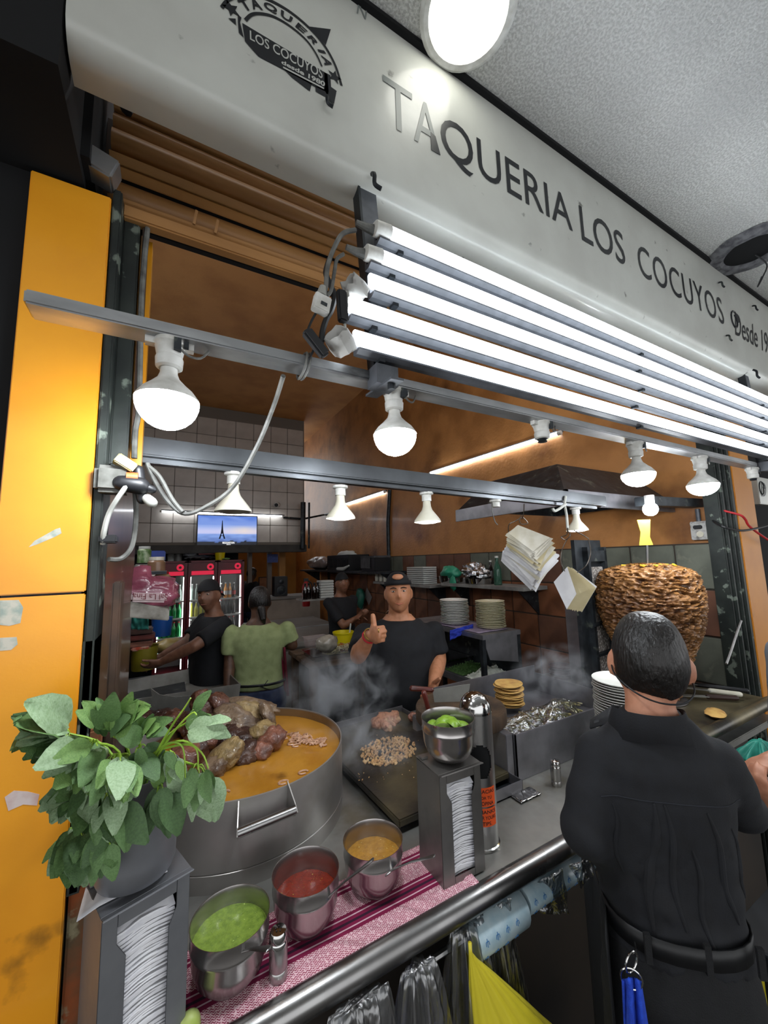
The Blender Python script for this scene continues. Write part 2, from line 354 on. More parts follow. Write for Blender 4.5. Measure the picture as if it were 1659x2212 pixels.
# round emblem: traced flat print on the board
def lp(x, y, o=0): p = at(450+x/5.184, y/5.184, Y=.715); p.y = SY-o; return p
lg = MB()
def poly(b, pts, o=0): n = len(b.v); b.v += [lp(x, y, o) for x, y in pts]; b.f.append(tuple(range(n, n+len(pts)))); b.mi.append(0)
def band(b, pts, w0, w1=None, o=0):
    P = [lp(x, y, o) for x, y in pts]; P = spline(P, 6); n = len(P); w1 = w1 or w0; L = []; R = []
    for i, p in enumerate(P):
        d = (P[min(i+1, n-1)]-P[max(i-1, 0)]).normalized(); q = V((-d.z, 0, d.x)); w = w0+(w1-w0)*i/n
        L.append(p+q*w/2); R.append(p-q*w/2)
    b.rings([L, R], closed=False, cap=False)
band(lg, [(150, 95), (230, 5), (420, -60), (640, -10), (900, 130), (1130, 320), (1300, 520), (1420, 740), (1490, 965)], .007, .006)
band(lg, [(415, 235), (480, 175), (570, 160), (720, 190), (900, 290), (1080, 440), (1200, 600), (1270, 750)], .007, .004)
poly(lg, [(330, 175), (370, 205), (355, 262), (395, 430), (340, 375), (330, 260)])
poly(lg, [(378, 265), (1330, 835), (1345, 1050), (1180, 970), (800, 765), (560, 640), (410, 470)])
poly(lg, [(1295, 815), (1365, 850), (1372, 980), (1435, 1025), (1405, 1172), (1345, 1125), (1300, 1010)])
poly(lg, [(1195, 970), (1335, 1020), (1345, 1110), (1200, 1030)])
poly(lg, [(222, 212), (305, 218), (310, 290)])
poly(lg, [(1125, 305), (1370, 335), (1312, 515), (1215, 395)])
poly(lg, [(835, 770), (1160, 935), (1135, 1028), (930, 870)])
def star(cx, cy, r, rot):
    c = lp(cx, cy); pts = [c+V((math.cos(a), 0, math.sin(a)))*(r if k % 2 == 0 else r*.42) for k in range(10) for a in [rot+k*math.pi/5]]
    lg.add(pts, [tuple(range(10))])
star(255, 105, .019, .9); star(1412, 865, .018, .2)
def mid(a, b, t): return a+(b-a)*t
def resamp(P, n=120):
    P = spline([lp(x, y) for x, y in P], 16); L = [0]
    for a, b_ in zip(P, P[1:]): L.append(L[-1]+(b_-a).length)
    out = []; k = 0
    for i in range(n+1):
        d = L[-1]*i/n
        while k < len(L)-2 and L[k+1] < d: k += 1
        out.append(P[k].lerp(P[k+1], (d-L[k])/max(1e-9, L[k+1]-L[k])))
    return out
AO = resamp([(225, 70), (300, -5), (430, -45), (640, 12), (880, 145), (1090, 325), (1262, 515), (1375, 690), (1440, 850)]); AI = resamp([(372, 230), (430, 165), (520, 135), (600, 140), (730, 172), (905, 268), (1092, 420), (1225, 585), (1300, 770)])
def arcp(t, v): t = max(0, min(.9999, t))*120; k = int(t); f = t-k; a = AI[k].lerp(AI[k+1], f); b_ = AO[k].lerp(AO[k+1], f); return a.lerp(b_, .12+.76*v)
for ch, t0, t1 in (('T', .10, .19), ('A', .20, .30), ('Q', .325, .43), ('U', .46, .55), ('E', .59, .67), ('R', .70, .785), ('I', .82, .845), ('A', .87, .965)):
    text(lg, ch, lambda u, v: arcp(t0+(t1-t0)*u, v), bold=.03)
em = part('emblem', lg, m_letter, sg, smooth=False)
b = MB(); text(b, 'LOS COCUYOS', quadmap(lp(465, 455, .0006), lp(1275, 895, .0006), lp(462, 350, .0006), lp(1280, 785, .0006)), bold=.01)
text(b, 'desde 1980', quadmap(lp(815, 725, .0006), lp(1300, 985, .0006), lp(818, 680, .0006), lp(1305, 930, .0006)), bold=.03)
band(b, [(835, 765), (1000, 850), (1290, 1000)], .004, o=.0006)
part('lettering', b, m_wletter, em, smooth=False)
for px in ((703, 230), (1553, 618), (1626, 668), (1569, 733)):
    c = at(*px, Y=.712); part('hook', MB().tube([c+V((.004, 0, .02)), c+V((0, -.012, .012)), c+V((0, -.014, -.006)), c+V((.012, -.016, -.012))], .004, 6, sub=4), m_dark, sg)
# ---------------------------------------------------------------- arcade ceiling lamp and broken recess
def clight(name, label, c, on=True):
    t = thing(name, label, 'ceiling light', c)
    part('trim_ring', MB().lathe([(.098, -.002), (.118, -.002), (.122, -.012), (.112, -.02), (.1, -.018), (.096, -.004)], c, 36), m_white if on else m_dirtw, t)
    if on: part('lens', MB().lathe([(.0001, -.016), (.05, -.0155), (.1, -.012)], c, 36), m_ceil_l, t)
    return t
CL = at(1010, 20, Z=3.16)
clight('ceiling_light', 'round lit recessed lamp in the popcorn ceiling above the fascia sign', CL)
for i, x in enumerate((-1.3, 4.6)): clight('ceiling_light', ('added unseen fill lamp in the arcade ceiling far to the left of the sign', 'added unseen fill lamp in the arcade ceiling beyond the end of the sign')[i], V((x, .52, 3.16)))  # extra lamps out of view, added to light the arcade
for i, (x, y) in enumerate(((-.4, -1.6), (1.6, -1.6), (3.6, -1.6))): clight('ceiling_light', ('added unseen fill lamp over the walkway at its west end', 'added unseen fill lamp over the middle of the walkway', 'added unseen fill lamp over the walkway at its east end')[i], V((x, y, 3.16)))  # further unseen lamps behind the camera, added as street-side fill
c = at(1622, 540, Z=3.158)
t = thing('lamp_recess', 'broken empty lamp hole in the ceiling with torn rim and dangling wire', 'ceiling recess', c)
part('rim', MB().rings([[c+V((math.cos(a)*r*(1+.12*nz((math.cos(a)*2, math.sin(a)*2, 0))), math.sin(a)*r, z)) for a in [k*math.pi/18 for k in range(36)]] for r, z in ((.17, -.001), (.15, -.012), (.11, -.014), (.095, -.002))], cap=False), mat('torn_plaster', '77777a', '4c4c50', 30, .9, bump=1, bsc=60), t)
part('hole', MB().lathe([(.0001, -.0035), (.1, -.003)], c, 30), m_blackw, t)  # flat black disc stands in for the darkness inside the recess
part('wire', MB().tube([c+V((.05, 0, -.005)), c+V((.1, -.02, -.05)), c+V((.1, .0, -.1)), c+V((.13, .03, -.12)), c+V((.17, .02, -.06))], .003, 6, sub=5), m_wire_b, t)
# ---------------------------------------------------------------- roller shutter folded above the opening
sh = thing('roller_shutter', 'orange painted roller shutter slats gathered behind the fascia sign', 'shutter', (1.3, 1.0, 2.6))
for z0, z1, y in ((2.91, 3.02, .97), (2.865, 2.9, .985), (2.815, 2.862, .995), (2.755, 2.81, .985), (2.715, 2.735, .975), (2.70, 2.713, .99), (2.645, 2.698, 1.01), (2.615, 2.64, .99)):
    part('slat', MB().rings([[V((x, y+dy, z)) for z, dy in ((z1, .012), (z1-.006, .002), ((z0+z1)/2, -.006), (z0+.006, .002), (z0, .012), (z0, .02), (z1, .02))] for x in (-.15, 2.85)]), m_shutter, sh, ang=1.2)
part('bottom_rail', MB().box(-.12, 2.85, .985, 1.015, 2.585, 2.618), m_shutter, sh, smooth=False, bevel=.004)
for px in ((422, 470), (468, 490)):
    c = at(*px, Y=.98); part('latch', MB().obox(c, (.006, .006, .035), (.2, .15, 0)), m_shutter, sh, smooth=False)
part('backing', MB().box(-.15, 2.85, 1.035, 1.05, 2.6, 3.1), m_blackw, sh, smooth=False)
br = at(213, 362, Y=.94); one('bracket', MB().obox(br, (.07, .05, .05), (0, .3, 0)), m_alu, 'pale metal bracket block on top of the left orange pillar', 'bracket', bevel=.004)
hk = at(300, 190, Y=.9); one('latch_hook', MB().tube([at(312, 165, Y=.93), at(296, 200, Y=.93), at(276, 230, Y=.93)], .008, 8).tube([at(290, 205, Y=.93), at(272, 238, Y=.93)], .013, 8), m_dark, 'dark greasy hook hanging under the sign near its left end', 'hook')
c = at(1648, 1056, Y=1.15); t = thing('neighbour_sign', 'pale grey sign of the next stall beyond the right pillar, with a script letter', 'sign', c)
part('board', MB().box(c.x-.09, c.x+1.2, 1.15, 1.2, c.z-.12, c.z+.09), m_sign, t, smooth=False, bevel=.004)
b = MB(); text(b, 'D', lambda u, v: V((c.x-.05+.09*u+.03*v, 1.148, c.z-.06+.11*v)), bold=-.01); b.tube([V((c.x-.03+.05*math.cos(a)*(1-a*.05), 1.147, c.z+.0+.06*math.sin(a)*(1-a*.05))) for a in [k*.45 for k in range(16)]], .004, 5); part('lettering', b, m_letter, t, smooth=False)
# ---------------------------------------------------------------- aluminium lamp bar and its bulbs
one('lamp_bar', MB().box(-.207, 2.53, .74, .792, 2.186, 2.209), m_alu, 'long scuffed aluminium bar carrying the light bulbs across the front of the stall', 'metal bar', bevel=.003, loc=(-.2, .76, 2.19))
def bulb(px, label, k=1.0, flat=1.0, lit=True):
    c = at(px[0], px[1], Z=2.186); c.y = .766; T = MX.Translation(c) @ MX.Scale(k, 4)
    t = thing('light_bulb' if lit else 'lamp_socket', label, 'light bulb' if lit else 'lamp socket', c, 'bulbs on the aluminium bar' if lit else 'empty sockets on the aluminium bar')
    s = part('socket', MB().lathe([(.0001, 0), (.026, 0), (.028, -.008), (.024, -.013), (.021, -.03), (.023, -.034), (.022, -.05), (.017, -.053), (.0001, -.05)], T=T, n=20).obox(T @ V((.03, 0, -.006)), (.018, .016, .012)).obox(T @ V((-.03, 0, -.006)), (.018, .016, .012)), m_white, t)
    part('terminal', MB().obox(T @ V((.012, -.022, -.014)), (.012, .012, .022)).obox(T @ V((.026, -.014, -.008)), (.008, .008, .012)), m_dark, s, smooth=False)
    part('lead', MB().tube([T @ V(p) for p in ((.014, -.024, -.02), (.03, -.02, -.03), (.05, -.01, -.025), (.065, .0, -.002))], .0022, 5, sub=3), m_wire_g, s)
    if not lit: part('thread', MB().lathe([(.013, -.05), (.015, -.055), (.012, -.058), (.014, -.062), (.0001, -.064)], T=T, n=14), m_dark, t); return t
    part('body', MB().lathe([(.0135, -.05), (.0145, -.062), (.018, -.072), (.03, -.085), (.042, -.096), (.0505, -.108), (.052, -.113)], T=T, n=28), m_white, t)
    part('diffuser', MB().lathe([(.052*math.cos(a), -.113-.052*flat*math.sin(a)) for a in [i*math.pi/2/7 for i in range(7)]]+[(.001, -.113-.052*flat)], T=T, n=28), m_bulb, t, ang=2)
    return t
bulb((368, 722), 'lit white light bulb hanging in front of the left orange pillar, biggest of the four')
bulb((857, 838), 'lit round light bulb under the bracket below the tubes, second along the bar', .98)
bulb((1376, 955), 'lit squat light bulb in front of the dark extractor hood', 1.06, .82)
bulb((1518, 985), 'lit squat light bulb by the right jamb rails, last lit one along the bar', 1.1, .8)
bulb((1170, 912), 'empty lamp socket on the bar in front of the diagonal wall tube', lit=False)
bulb((1620, 1012), 'empty lamp socket at the far right end of the bar', lit=False)
# ---------------------------------------------------------------- five tube lights on steel straps
def tube_light(px, label, L=2.36, cap=True):
    c = at(px[0], px[1], Y=.70); x0 = c.x; y = .70; z = c.z
    t = thing('tube_light', label, 'tube light', (x0, y, z), 'tube lights under the sign')
    R = []
    for x in (x0+(.035 if cap else .0), x0+L): R.append([V((x, y-.004-.0158*math.cos(a), z+.0158*math.sin(a))) for a in [-1.9+3.8*k/9 for k in range(10)]])
    part('diffuser', MB().rings(R), m_tube, t, ang=2)
    hp = [(.012, .024), (.02, .024), (.02, -.028), (.004, -.030), (-.010, -.025), (-.010, -.021), (.006, -.019), (.012, -.016)]
    part('housing', MB().rings([[V((x, y+a, z+b)) for a, b in hp] for x in (x0+.01, x0+L)]), m_zinc, t, smooth=False)
    if cap:
        part('end_cap', MB().rings([[V((x, y-.004-r*math.cos(a), z+r*math.sin(a)-.002)) for a in [2*math.pi*k/16 for k in range(16)]] for x, r in ((x0-.004, .011), (x0, .017), (x0+.036, .019), (x0+.038, .0175))]), m_white, t, ang=.9)
        part('strain_relief', MB().tube([(x0, y, z-.004), (x0-.02, y, z-.006), (x0-.045, y, z-.004)], [.012, .009, .006], 10), m_wire_g, t)
    for x in (.07, 1.1, 2.2): part('clip', MB().box(x0+x-.007, x0+x+.007, y-.002, y+.016, z-.036, z-.026), m_dark, t, smooth=False)
    return t
tube_light((808, 494), 'topmost of the five glowing tube lights, nearest the fascia sign')
tube_light((788, 546), 'second glowing tube light from the top, with a grimy end cap')
tube_light((795, 609), 'middle glowing tube light, its end cap torn off', cap=False)
tube_light((745, 659), 'fourth glowing tube light from the top, sticking out furthest to the left', cap=False)
tube_light((762, 731), 'lowest glowing tube light, just above the lamp bar', cap=False)
for i, (x, lab) in enumerate(((.39, 'white painted steel strap carrying the tube lights at their left end'), (2.56, 'white painted steel strap carrying the tube lights at their right end'))):
    t = thing('hanger_strap', lab, 'metal strap', (x, .735, 2.2), 'straps of the tube lights')
    part('strap', MB().bar((x+.025, .725, 2.20), (x, .745, 2.72), .045, .006, (0, 1, 0)), m_zinc, t, smooth=False)
    part('side_flange', MB().bar((x+.0, .735, 2.20), (x-.024, .755, 2.72), .006, .03, (0, 1, 0)), m_dark, t, smooth=False)
    part('foot', MB().box(x-.005, x+.05, .705, .75, 2.165, 2.21).bar((x+.02, .66, 2.158), (x+.03, .80, 2.176), .03, .005), m_zinc, t, smooth=False)
    part('bolt', MB().lathe([(.0001, -.012), (.008, -.012), (.009, -.004), (.009, 0)], (x+.022, .69, 2.158), 10), m_dark, t)
    c = V((x+.0, .712, 2.66)); part('hook', MB().tube([c+V((0, 0, .025)), c+V((0, -.012, .012)), c+V((0, -.012, -.012)), c+V((.015, -.016, -.022))], .005, 7, sub=4), m_dark, t)
# torn end caps, plugs and leads hanging at the tube ends
def shell(c, r, rot, m, name, label, seed):
    b = MB(); T = MX.Translation(c) @ Euler(rot).to_matrix().to_4x4()
    b.rings([[T @ V((math.cos(a)*q*(1+.25*nz((math.cos(a)*2, math.sin(a)*2, seed))), math.sin(a)*q, z+.012*nz((math.cos(a)*3, math.sin(a)*3, seed+4)))) for a in [k*2*math.pi/14 for k in range(12 if z > 0 else 14)]+([5.2, 5.3] if z > 0 else [])] for q, z in ((.001, -.02), (r*.9, -.017), (r, .0), (r*.95, .024))], cap=False)
    return one(name, b, m, label, 'end cap', loc=c, solid=.003)
shell(at(770, 625, Y=.69), .021, (0, -1.3, .3), m_dirtw, 'torn_end_cap', 'torn grimy end cap hanging by the middle tube light', 1)
shell(at(738, 742, Y=.69), .026, (.3, -1.0, .2), m_dirtw, 'torn_end_cap', 'torn frayed end cap hanging at the lowest tube light', 2)
def cable(name, pts, r, m, label, Y=None, n=7, sub=6, cat='cable'):
    P = [at(p[0], p[1], Y=(p[2] if len(p) > 2 else Y)) for p in pts]
    return one(name, MB().tube(P, r, n, sub=sub), m, label, cat, loc=P[0])
cable('cable', [(768, 497), (740, 505), (722, 535), (708, 575), (704, 620), (699, 640)], .005, m_wire_g, 'grey twin cable from the topmost tube down to the white connector', .69)
cable('cable', [(742, 549), (728, 560), (722, 590), (716, 625), (706, 640)], .004, m_wire_g, 'grey cable from the second tube end down to the white connector', .69)
cable('cable', [(712, 560), (704, 590), (712, 612), (722, 640), (716, 670), (705, 690), (697, 715), (694, 740)], .006, m_wire_b, 'black taped cable looping behind the white connector', .70)
cable('cable', [(683, 675), (670, 700), (666, 720), (680, 745), (668, 775)], .0025, m_wire_b, 'thin dark wire dangling below the white connector', .70)
cable('cable', [(746, 630), (752, 640), (745, 700), (752, 722), (757, 738)], .003, m_wire_w, 'thin pale wires from the black adapter to the lowest tube', .685)
t = thing('connector', 'white plastic plug connector block hanging at the tube ends', 'connector', at(694, 658, Y=.69))
c = at(694, 658, Y=.69); part('block', MB().obox(c, (.034, .02, .036), (0, .2, 0)), m_white, t, smooth=False, bevel=.002); part('slot', MB().obox(c+V((.002, -.0105, -.004)), (.013, .002, .007), (0, .2, 0)), m_dark, t, smooth=False)
part('neck', MB().tube([c+V((0, 0, .018)), c+V((.004, 0, .04))], [.011, .007], 10), m_wire_w, t)
c = at(739, 662, Y=.68); one('adapter', MB().obox(c, (.02, .016, .068), (0, -.06, 0)), m_black, 'black power adapter hanging upright at the fourth tube', 'power adapter', bevel=.003, loc=c)
c = at(682, 742, Y=.69); one('adapter', MB().obox(c, (.022, .018, .06), (0, -.75, 0)), m_black, 'black power adapter hanging aslant below the connector', 'power adapter', bevel=.004, loc=c)
c = at(653, 790, Y=.766)
one('cable_tie', MB().tube([V((c.x+.004*math.sin(a), .766+.034*math.cos(a), 2.196+.026*math.sin(a))) for a in [k*2*math.pi/14 for k in range(15)]], .0028, 6).tube([V((c.x+.007+.004*math.sin(a), .766+.034*math.cos(a), 2.196+.026*math.sin(a))) for a in [k*2*math.pi/14 for k in range(15)]], .0028, 6), m_wire_g, 'grey cord wound round the lamp bar', 'cord')
cable('cable', [(612, 812, .76), (590, 880, .85), (555, 965, .9), (505, 1050, .95), (450, 1092, .97), (400, 1110, .98), (365, 1085, .99), (335, 1040, 1.0), (318, 1000, 1.0)], .005, m_wire_g, 'grey cable sagging from the lamp bar across to the plugs at the left rail')
cable('cable', [(395, 1106, .975), (372, 1078, .985), (345, 1030, .99), (322, 1008, 1.0)], .0045, m_wire_g, 'second grey cable doubled beside the sagging one')
cable('cable', [(320, 480), (312, 560), (306, 640), (303, 760), (300, 880), (292, 935), (290, 990)], .006, m_wire_g, 'grey cable running down the left jamb rail to the plugs', 1.0)
cable('cable', [(280, 1040, .92), (255, 1075, .92), (235, 1110, .93), (224, 1150, .93), (222, 1175, .94)], .005, m_wire_w, 'white cord curving down from the plugs to the left rail')
cable('cable', [(292, 1060, .95), (294, 1120, .97), (285, 1180, .98), (262, 1206, .98), (235, 1208, .96)], .005, m_wire_g, 'grey cord looping below the plugs past the brown panel')
# ---------------------------------------------------------------- junction box and plugs at the left rail
c = at(246, 1038, Y=.95); one('junction_box', MB().obox(c, (.062, .05, .055)), mat('grey_box', '64645f', '45453f', 30, .6), 'grey metal junction box on the left jamb rail', 'junction box', bevel=.008, loc=c)
c = at(270, 1002, Y=.93); one('carton', MB().obox(c, (.038, .03, .02), (0, .55, .2)), mat('yellow_carton', '9a8530', '8f8b78', 40, .6), 'small stained yellow carton stuck behind the plugs', 'carton', bevel=.002, loc=c)
t = thing('plug_cluster', 'cluster of black plugs with an orange band at the left rail', 'plug', at(288, 1045, Y=.93)); c = wloc(t)
part('plug', MB().tube([c+V((-.02, 0, 0)), c+V((.012, 0, -.004))], [.016, .018], 12, rnd=True), m_black, t)
part('plug', MB().tube([c+V((.008, 0, -.002)), c+V((.034, 0, -.01))], [.012, .008], 12, rnd=True), m_black, t)
part('plug', MB().tube([c+V((.006, .01, .03)), c+V((.016, .01, -.03))], [.012, .01], 12, rnd=True), m_black, t)
part('plug', MB().tube([c+V((.026, 0, -.03)), c+V((.034, -.004, -.038))], [.01, .011], 12, rnd=True), m_wire_w, t)
part('band', MB().tube([c+V((-.012, -.002, .012)), c+V((.008, -.002, .012))], [.011, .011], 12), mat('orange_plug', 'c2552a', rough=.5), t)
c = at(235, 1165, Y=.95); one('clamp', MB().obox(c, (.03, .04, .016)), m_black, 'black clamp block on the chipped left rail', 'clamp', bevel=.003, loc=c)
c = at(225, 1330, Y=.95)
# ---------------------------------------------------------------- inner steel lamp rail with reflector lamps
m_rail2 = mat('dull_steel', '55585b', '484a4d', 8, .36, .85)
a, b_ = at(262, 962, Y=1.15), at(1300, 1084, Y=1.15)
t = thing('steel_lamp_rail', 'stainless steel channel with reflector lamps crossing the opening behind the bulbs', 'lamp rail', (a+b_)/2)
part('channel', MB().bar(a, b_, .05, .05), m_rail2, t, smooth=False, bevel=.004)
part('lower_flange', MB().bar(a+V((.02, .01, -.032)), b_+V((-.05, .01, -.032)), .03, .014), m_rail2, t, smooth=False, bevel=.002)
m_par = lampmat('reflector_glow', (1, .99, .93), 3.0); m_paroff = mat('reflector_glass', '8f8d84', rough=.3)
def par(px, label, lit=True, k=1.0, Y=1.17, D=None, tilt=None, rail=True):
    c = at(px[0], px[1], Y=Y) if D is None else at(px[0], px[1], D=D)
    t = thing('reflector_lamp', label, 'reflector lamp', c, 'reflector lamps inside the stall')
    T = MX.Translation(c) @ (Euler(tilt).to_matrix().to_4x4() if tilt else MX.Identity(4)) @ MX.Scale(k, 4)
    if rail: part('socket', MB().lathe([(.0001, .004), (.026, .004), (.026, -.004), (.018, -.007), (.018, -.03), (.0001, -.03)], T=T, n=18), m_white, t)
    part('reflector', MB().lathe([(.014, -.028), (.0155, -.05), (.02, -.064), (.036, -.085), (.047, -.1), (.05, -.106), (.05, -.11)], T=T, n=26), m_cream, t)
    part('lens', MB().lathe([(.0488, -.108), (.03, -.114), (.001, -.116)], T=T, n=26), m_par if lit else m_paroff, t, ang=2)
    return t
par((505, 1024), 'unlit cream reflector lamp hanging in front of the back tube light', False)
par((735, 1052), 'cream reflector lamp hanging by the wall pipe, lit underneath', k=.95)
par((921, 1066), 'cream reflector lamp hanging above the man giving a thumbs up', k=.98)
par((1243, 1098), 'lit cream reflector lamp hanging behind the smaller sheaf of paper', k=.98)
c = at(1070, 1082, Y=1.17); t = thing('lamp_socket', 'bare white lamp socket on the steel lamp rail', 'lamp socket', c)
part('base', MB().lathe([(.0001, .004), (.024, .004), (.024, -.004), (.017, -.007), (.018, -.026), (.0001, -.026)], c, 18), m_white, t); part('wire', MB().tube([c+V((-.02, 0, 0)), c+V((-.03, -.01, -.05)), c+V((-.01, 0, -.085)), c+V((.005, 0, -.1))], .0022, 5, sub=4), m_wire_g, t)
# ---------------------------------------------------------------- tube lights inside, television, camera
m_fill = lampmat('fill_tube_glow', (.92, .96, 1), E_FILL)  # glow shared by the two added, hidden fill tubes
def shop_tube(a, b, label, m=m_int):
    t = thing('shop_tube', label, 'tube light', a, 'tube lights inside the shop'); d = (b-a).normalized()
    part('diffuser', MB().tube([a+d*.03, b-d*.03], .016, 10), m, t, ang=2); part('housing', MB().bar(a+V((.02, .0, .018)), b+V((.02, 0, .018)), .03, .02), m_zinc, t, smooth=False)
    part('end_cap', MB().tube([a, a+d*.03], .019, 10), m_white, t); part('end_cap', MB().tube([b-d*.03, b], .019, 10), m_white, t)
shop_tube(at(1212, 934, X=2.78), at(928, 1023, X=2.78), 'glowing tube light high on the orange side wall, nearer one')
shop_tube(at(832, 1062, X=2.78), at(745, 1090, X=2.78), 'glowing tube light high on the orange side wall, farther one')
shop_tube(at(345, 1104, Y=7.4), at(612, 1115, Y=7.4), 'glowing tube light on the tiled back wall above the television')
shop_tube(V((.1, 1.3, 3.7)), V((2.5, 1.3, 3.7)), 'added hidden fill tube behind the lintel over the cooking counter', m_fill)  # out-of-view tube added to brighten the shop interior
shop_tube(V((-.46, 2.4, 2.5)), V((-.46, 4.7, 2.5)), 'added hidden fill tube high up at the left side of the shop', m_fill)  # second added fill tube, out of view behind the left jamb
TV0, TV1 = at(428, 1113, Y=7.38), at(554, 1180, Y=7.38)
x0, x1, z1, z0 = TV0.x, TV1.x, TV0.z, TV1.z
t = thing('television', 'wall television showing a lattice tower above sunrise clouds', 'television', ((x0+x1)/2, 7.4, z0))
part('case', MB().box(x0-.015, x1+.015, 7.382, 7.43, z0-.015, z1+.015), m_black, t, smooth=False, bevel=.006)
def screenmat():
    m = bpy.data.materials.new('screen'); m.use_nodes = True; nt = m.node_tree; N = nt.nodes; L = nt.links; b = N['Principled BSDF']
    a = N.new('ShaderNodeAttribute'); a.attribute_name = 'Col'; b.inputs['Base Color'].default_value = (.01, .01, .01, 1); b.inputs['Roughness'].default_value = .3
    L.new(a.outputs['Color'], b.inputs['Emission Color']); b.inputs['Emission Strength'].default_value = E_TV; return m
m_screen = screenmat()
sb = MB(); NU, NV = 48, 28
sb.grid(lambda u, v: (x0+(x1-x0)*u, 7.381, z0+(z1-z0)*v), NU, NV)
me = mesh(sb, 'screen', wloc(t), smooth=True); at_ = me.color_attributes.new('Col', 'FLOAT_COLOR', 'POINT')
for v in me.vertices:
    u = (v.co.x+wloc(t).x-x0)/(x1-x0); w = (v.co.z+wloc(t).z-z0)/(z1-z0)
    def mx(a, b, f): f = max(0, min(1, f)); return [p*(1-f)+q*f for p, q in zip(a, b)]
    c = mx(lin('9db4e8'), lin('3466c8'), (w-.55)*2.4); c = mx(c, lin('e8d9b0'), max(0, 1-abs(w-.5)*5)*max(0, 1-abs(u-.78)*2.2)); c = mx(c, lin('d6cbe6'), max(0, 1-abs(w-.48)*6)*.6)
    if w < .42: c = mx(lin('7f9fe0'), lin('26428c'), (.42-w)*2.4+.35*nz((u*9, w*14, 2)))
    if w < .16+.06*nz((u*8, 0, 5)): c = lin('101522')
    if w > .7: c = mx(c, lin('6f8fd8'), .5+nz((u*5, w*9, 3)))
    at_.data[v.index].color = (*c, 1)
put(me, 'screen', m_screen, t)
def tvp(u, v): return V((x0+(x1-x0)*u, 7.3795, z0+(z1-z0)*v))
tb = MB()
for pts in ([(.395, .85), (.405, .85), (.415, .55), (.425, .42), (.375, .42), (.385, .55)], [(.375, .42), (.392, .42), (.372, .25), (.345, .25)], [(.408, .42), (.425, .42), (.455, .25), (.428, .25)], [(.365, .36), (.435, .36), (.435, .34), (.365, .34)]):
    tb.add([tvp(*p) for p in pts], [tuple(range(len(pts)))])
part('tower', tb, mat('tower_ink', '141a2c', emit=.02), t, smooth=False)
tb = MB(); text(tb, 'REGGAETON', quadmap(tvp(.41, .09), tvp(.61, .09), tvp(.41, .15))); text(tb, 'MIX', quadmap(tvp(.48, .03), tvp(.55, .03), tvp(.48, .075)))
part('caption', tb, mat('caption_white', 'ffffff', emit=.7), t, smooth=False)
c = at(600, 1090, Y=7.42); t = thing('camera', 'small white security camera on the tiled back wall', 'camera', c); part('body', MB().tube([c, c+V((-.06, -.14, -.03))], .05, 12), m_white, t); part('lens', MB().tube([c+V((-.06, -.14, -.03)), c+V((-.063, -.15, -.032))], .035, 12), m_black, t)
cable('pipe', [(842, 1060), (838, 1120), (840, 1200)], .025, m_dark, 'black conduit running down the orange side wall', None) if 0 else None
P = [at(842, 1058, X=2.79), at(838, 1130, X=2.79), at(840, 1215, X=2.79)]; one('conduit', MB().tube(P, .028, 8), m_dark, 'black conduit running down the orange side wall to the tiles', 'pipe', loc=P[0])
P = [at(655, 1085, Y=7.3), at(654, 1185, Y=7.3)]; one('conduit', MB().tube(P, .05, 8).tube([p+V((.12, 0, 0)) for p in P], .02, 8), m_dark, 'grey conduits in the corner of the tiled back wall', 'pipe', loc=P[0])
P = [at(612, 1118, Y=7.4), at(655, 1121, Y=7.4), at(700, 1112, X=2.79), at(730, 1105, X=2.79)]; one('conduit', MB().tube(P, .02, 6), m_dark, 'thin dark conduit leading from the back tube to the side wall', 'pipe', loc=P[0])
# ---------------------------------------------------------------- the serving counter
ZC = .96
ct = thing('serving_counter', 'long stainless steel serving counter with a round pipe front edge', 'counter', (1.0, 1.4, 0))
part('worktop', MB().box(-.125, 2.66, .845, 1.89, ZC-.03, ZC), m_counter, ct, smooth=False, bevel=.003)
part('pipe_rail', MB().tube([(-.4, .828, .945), (1.95, .838, .945)], .0265, 20), m_steel, ct)
part('front_panel', MB().box(-.125, 2.66, .97, 1.0, .0, ZC-.03), m_panel, ct, smooth=False)
part('back_panel', MB().box(-.125, 2.66, 1.85, 1.88, .0, ZC-.03), m_panel, ct, smooth=False)
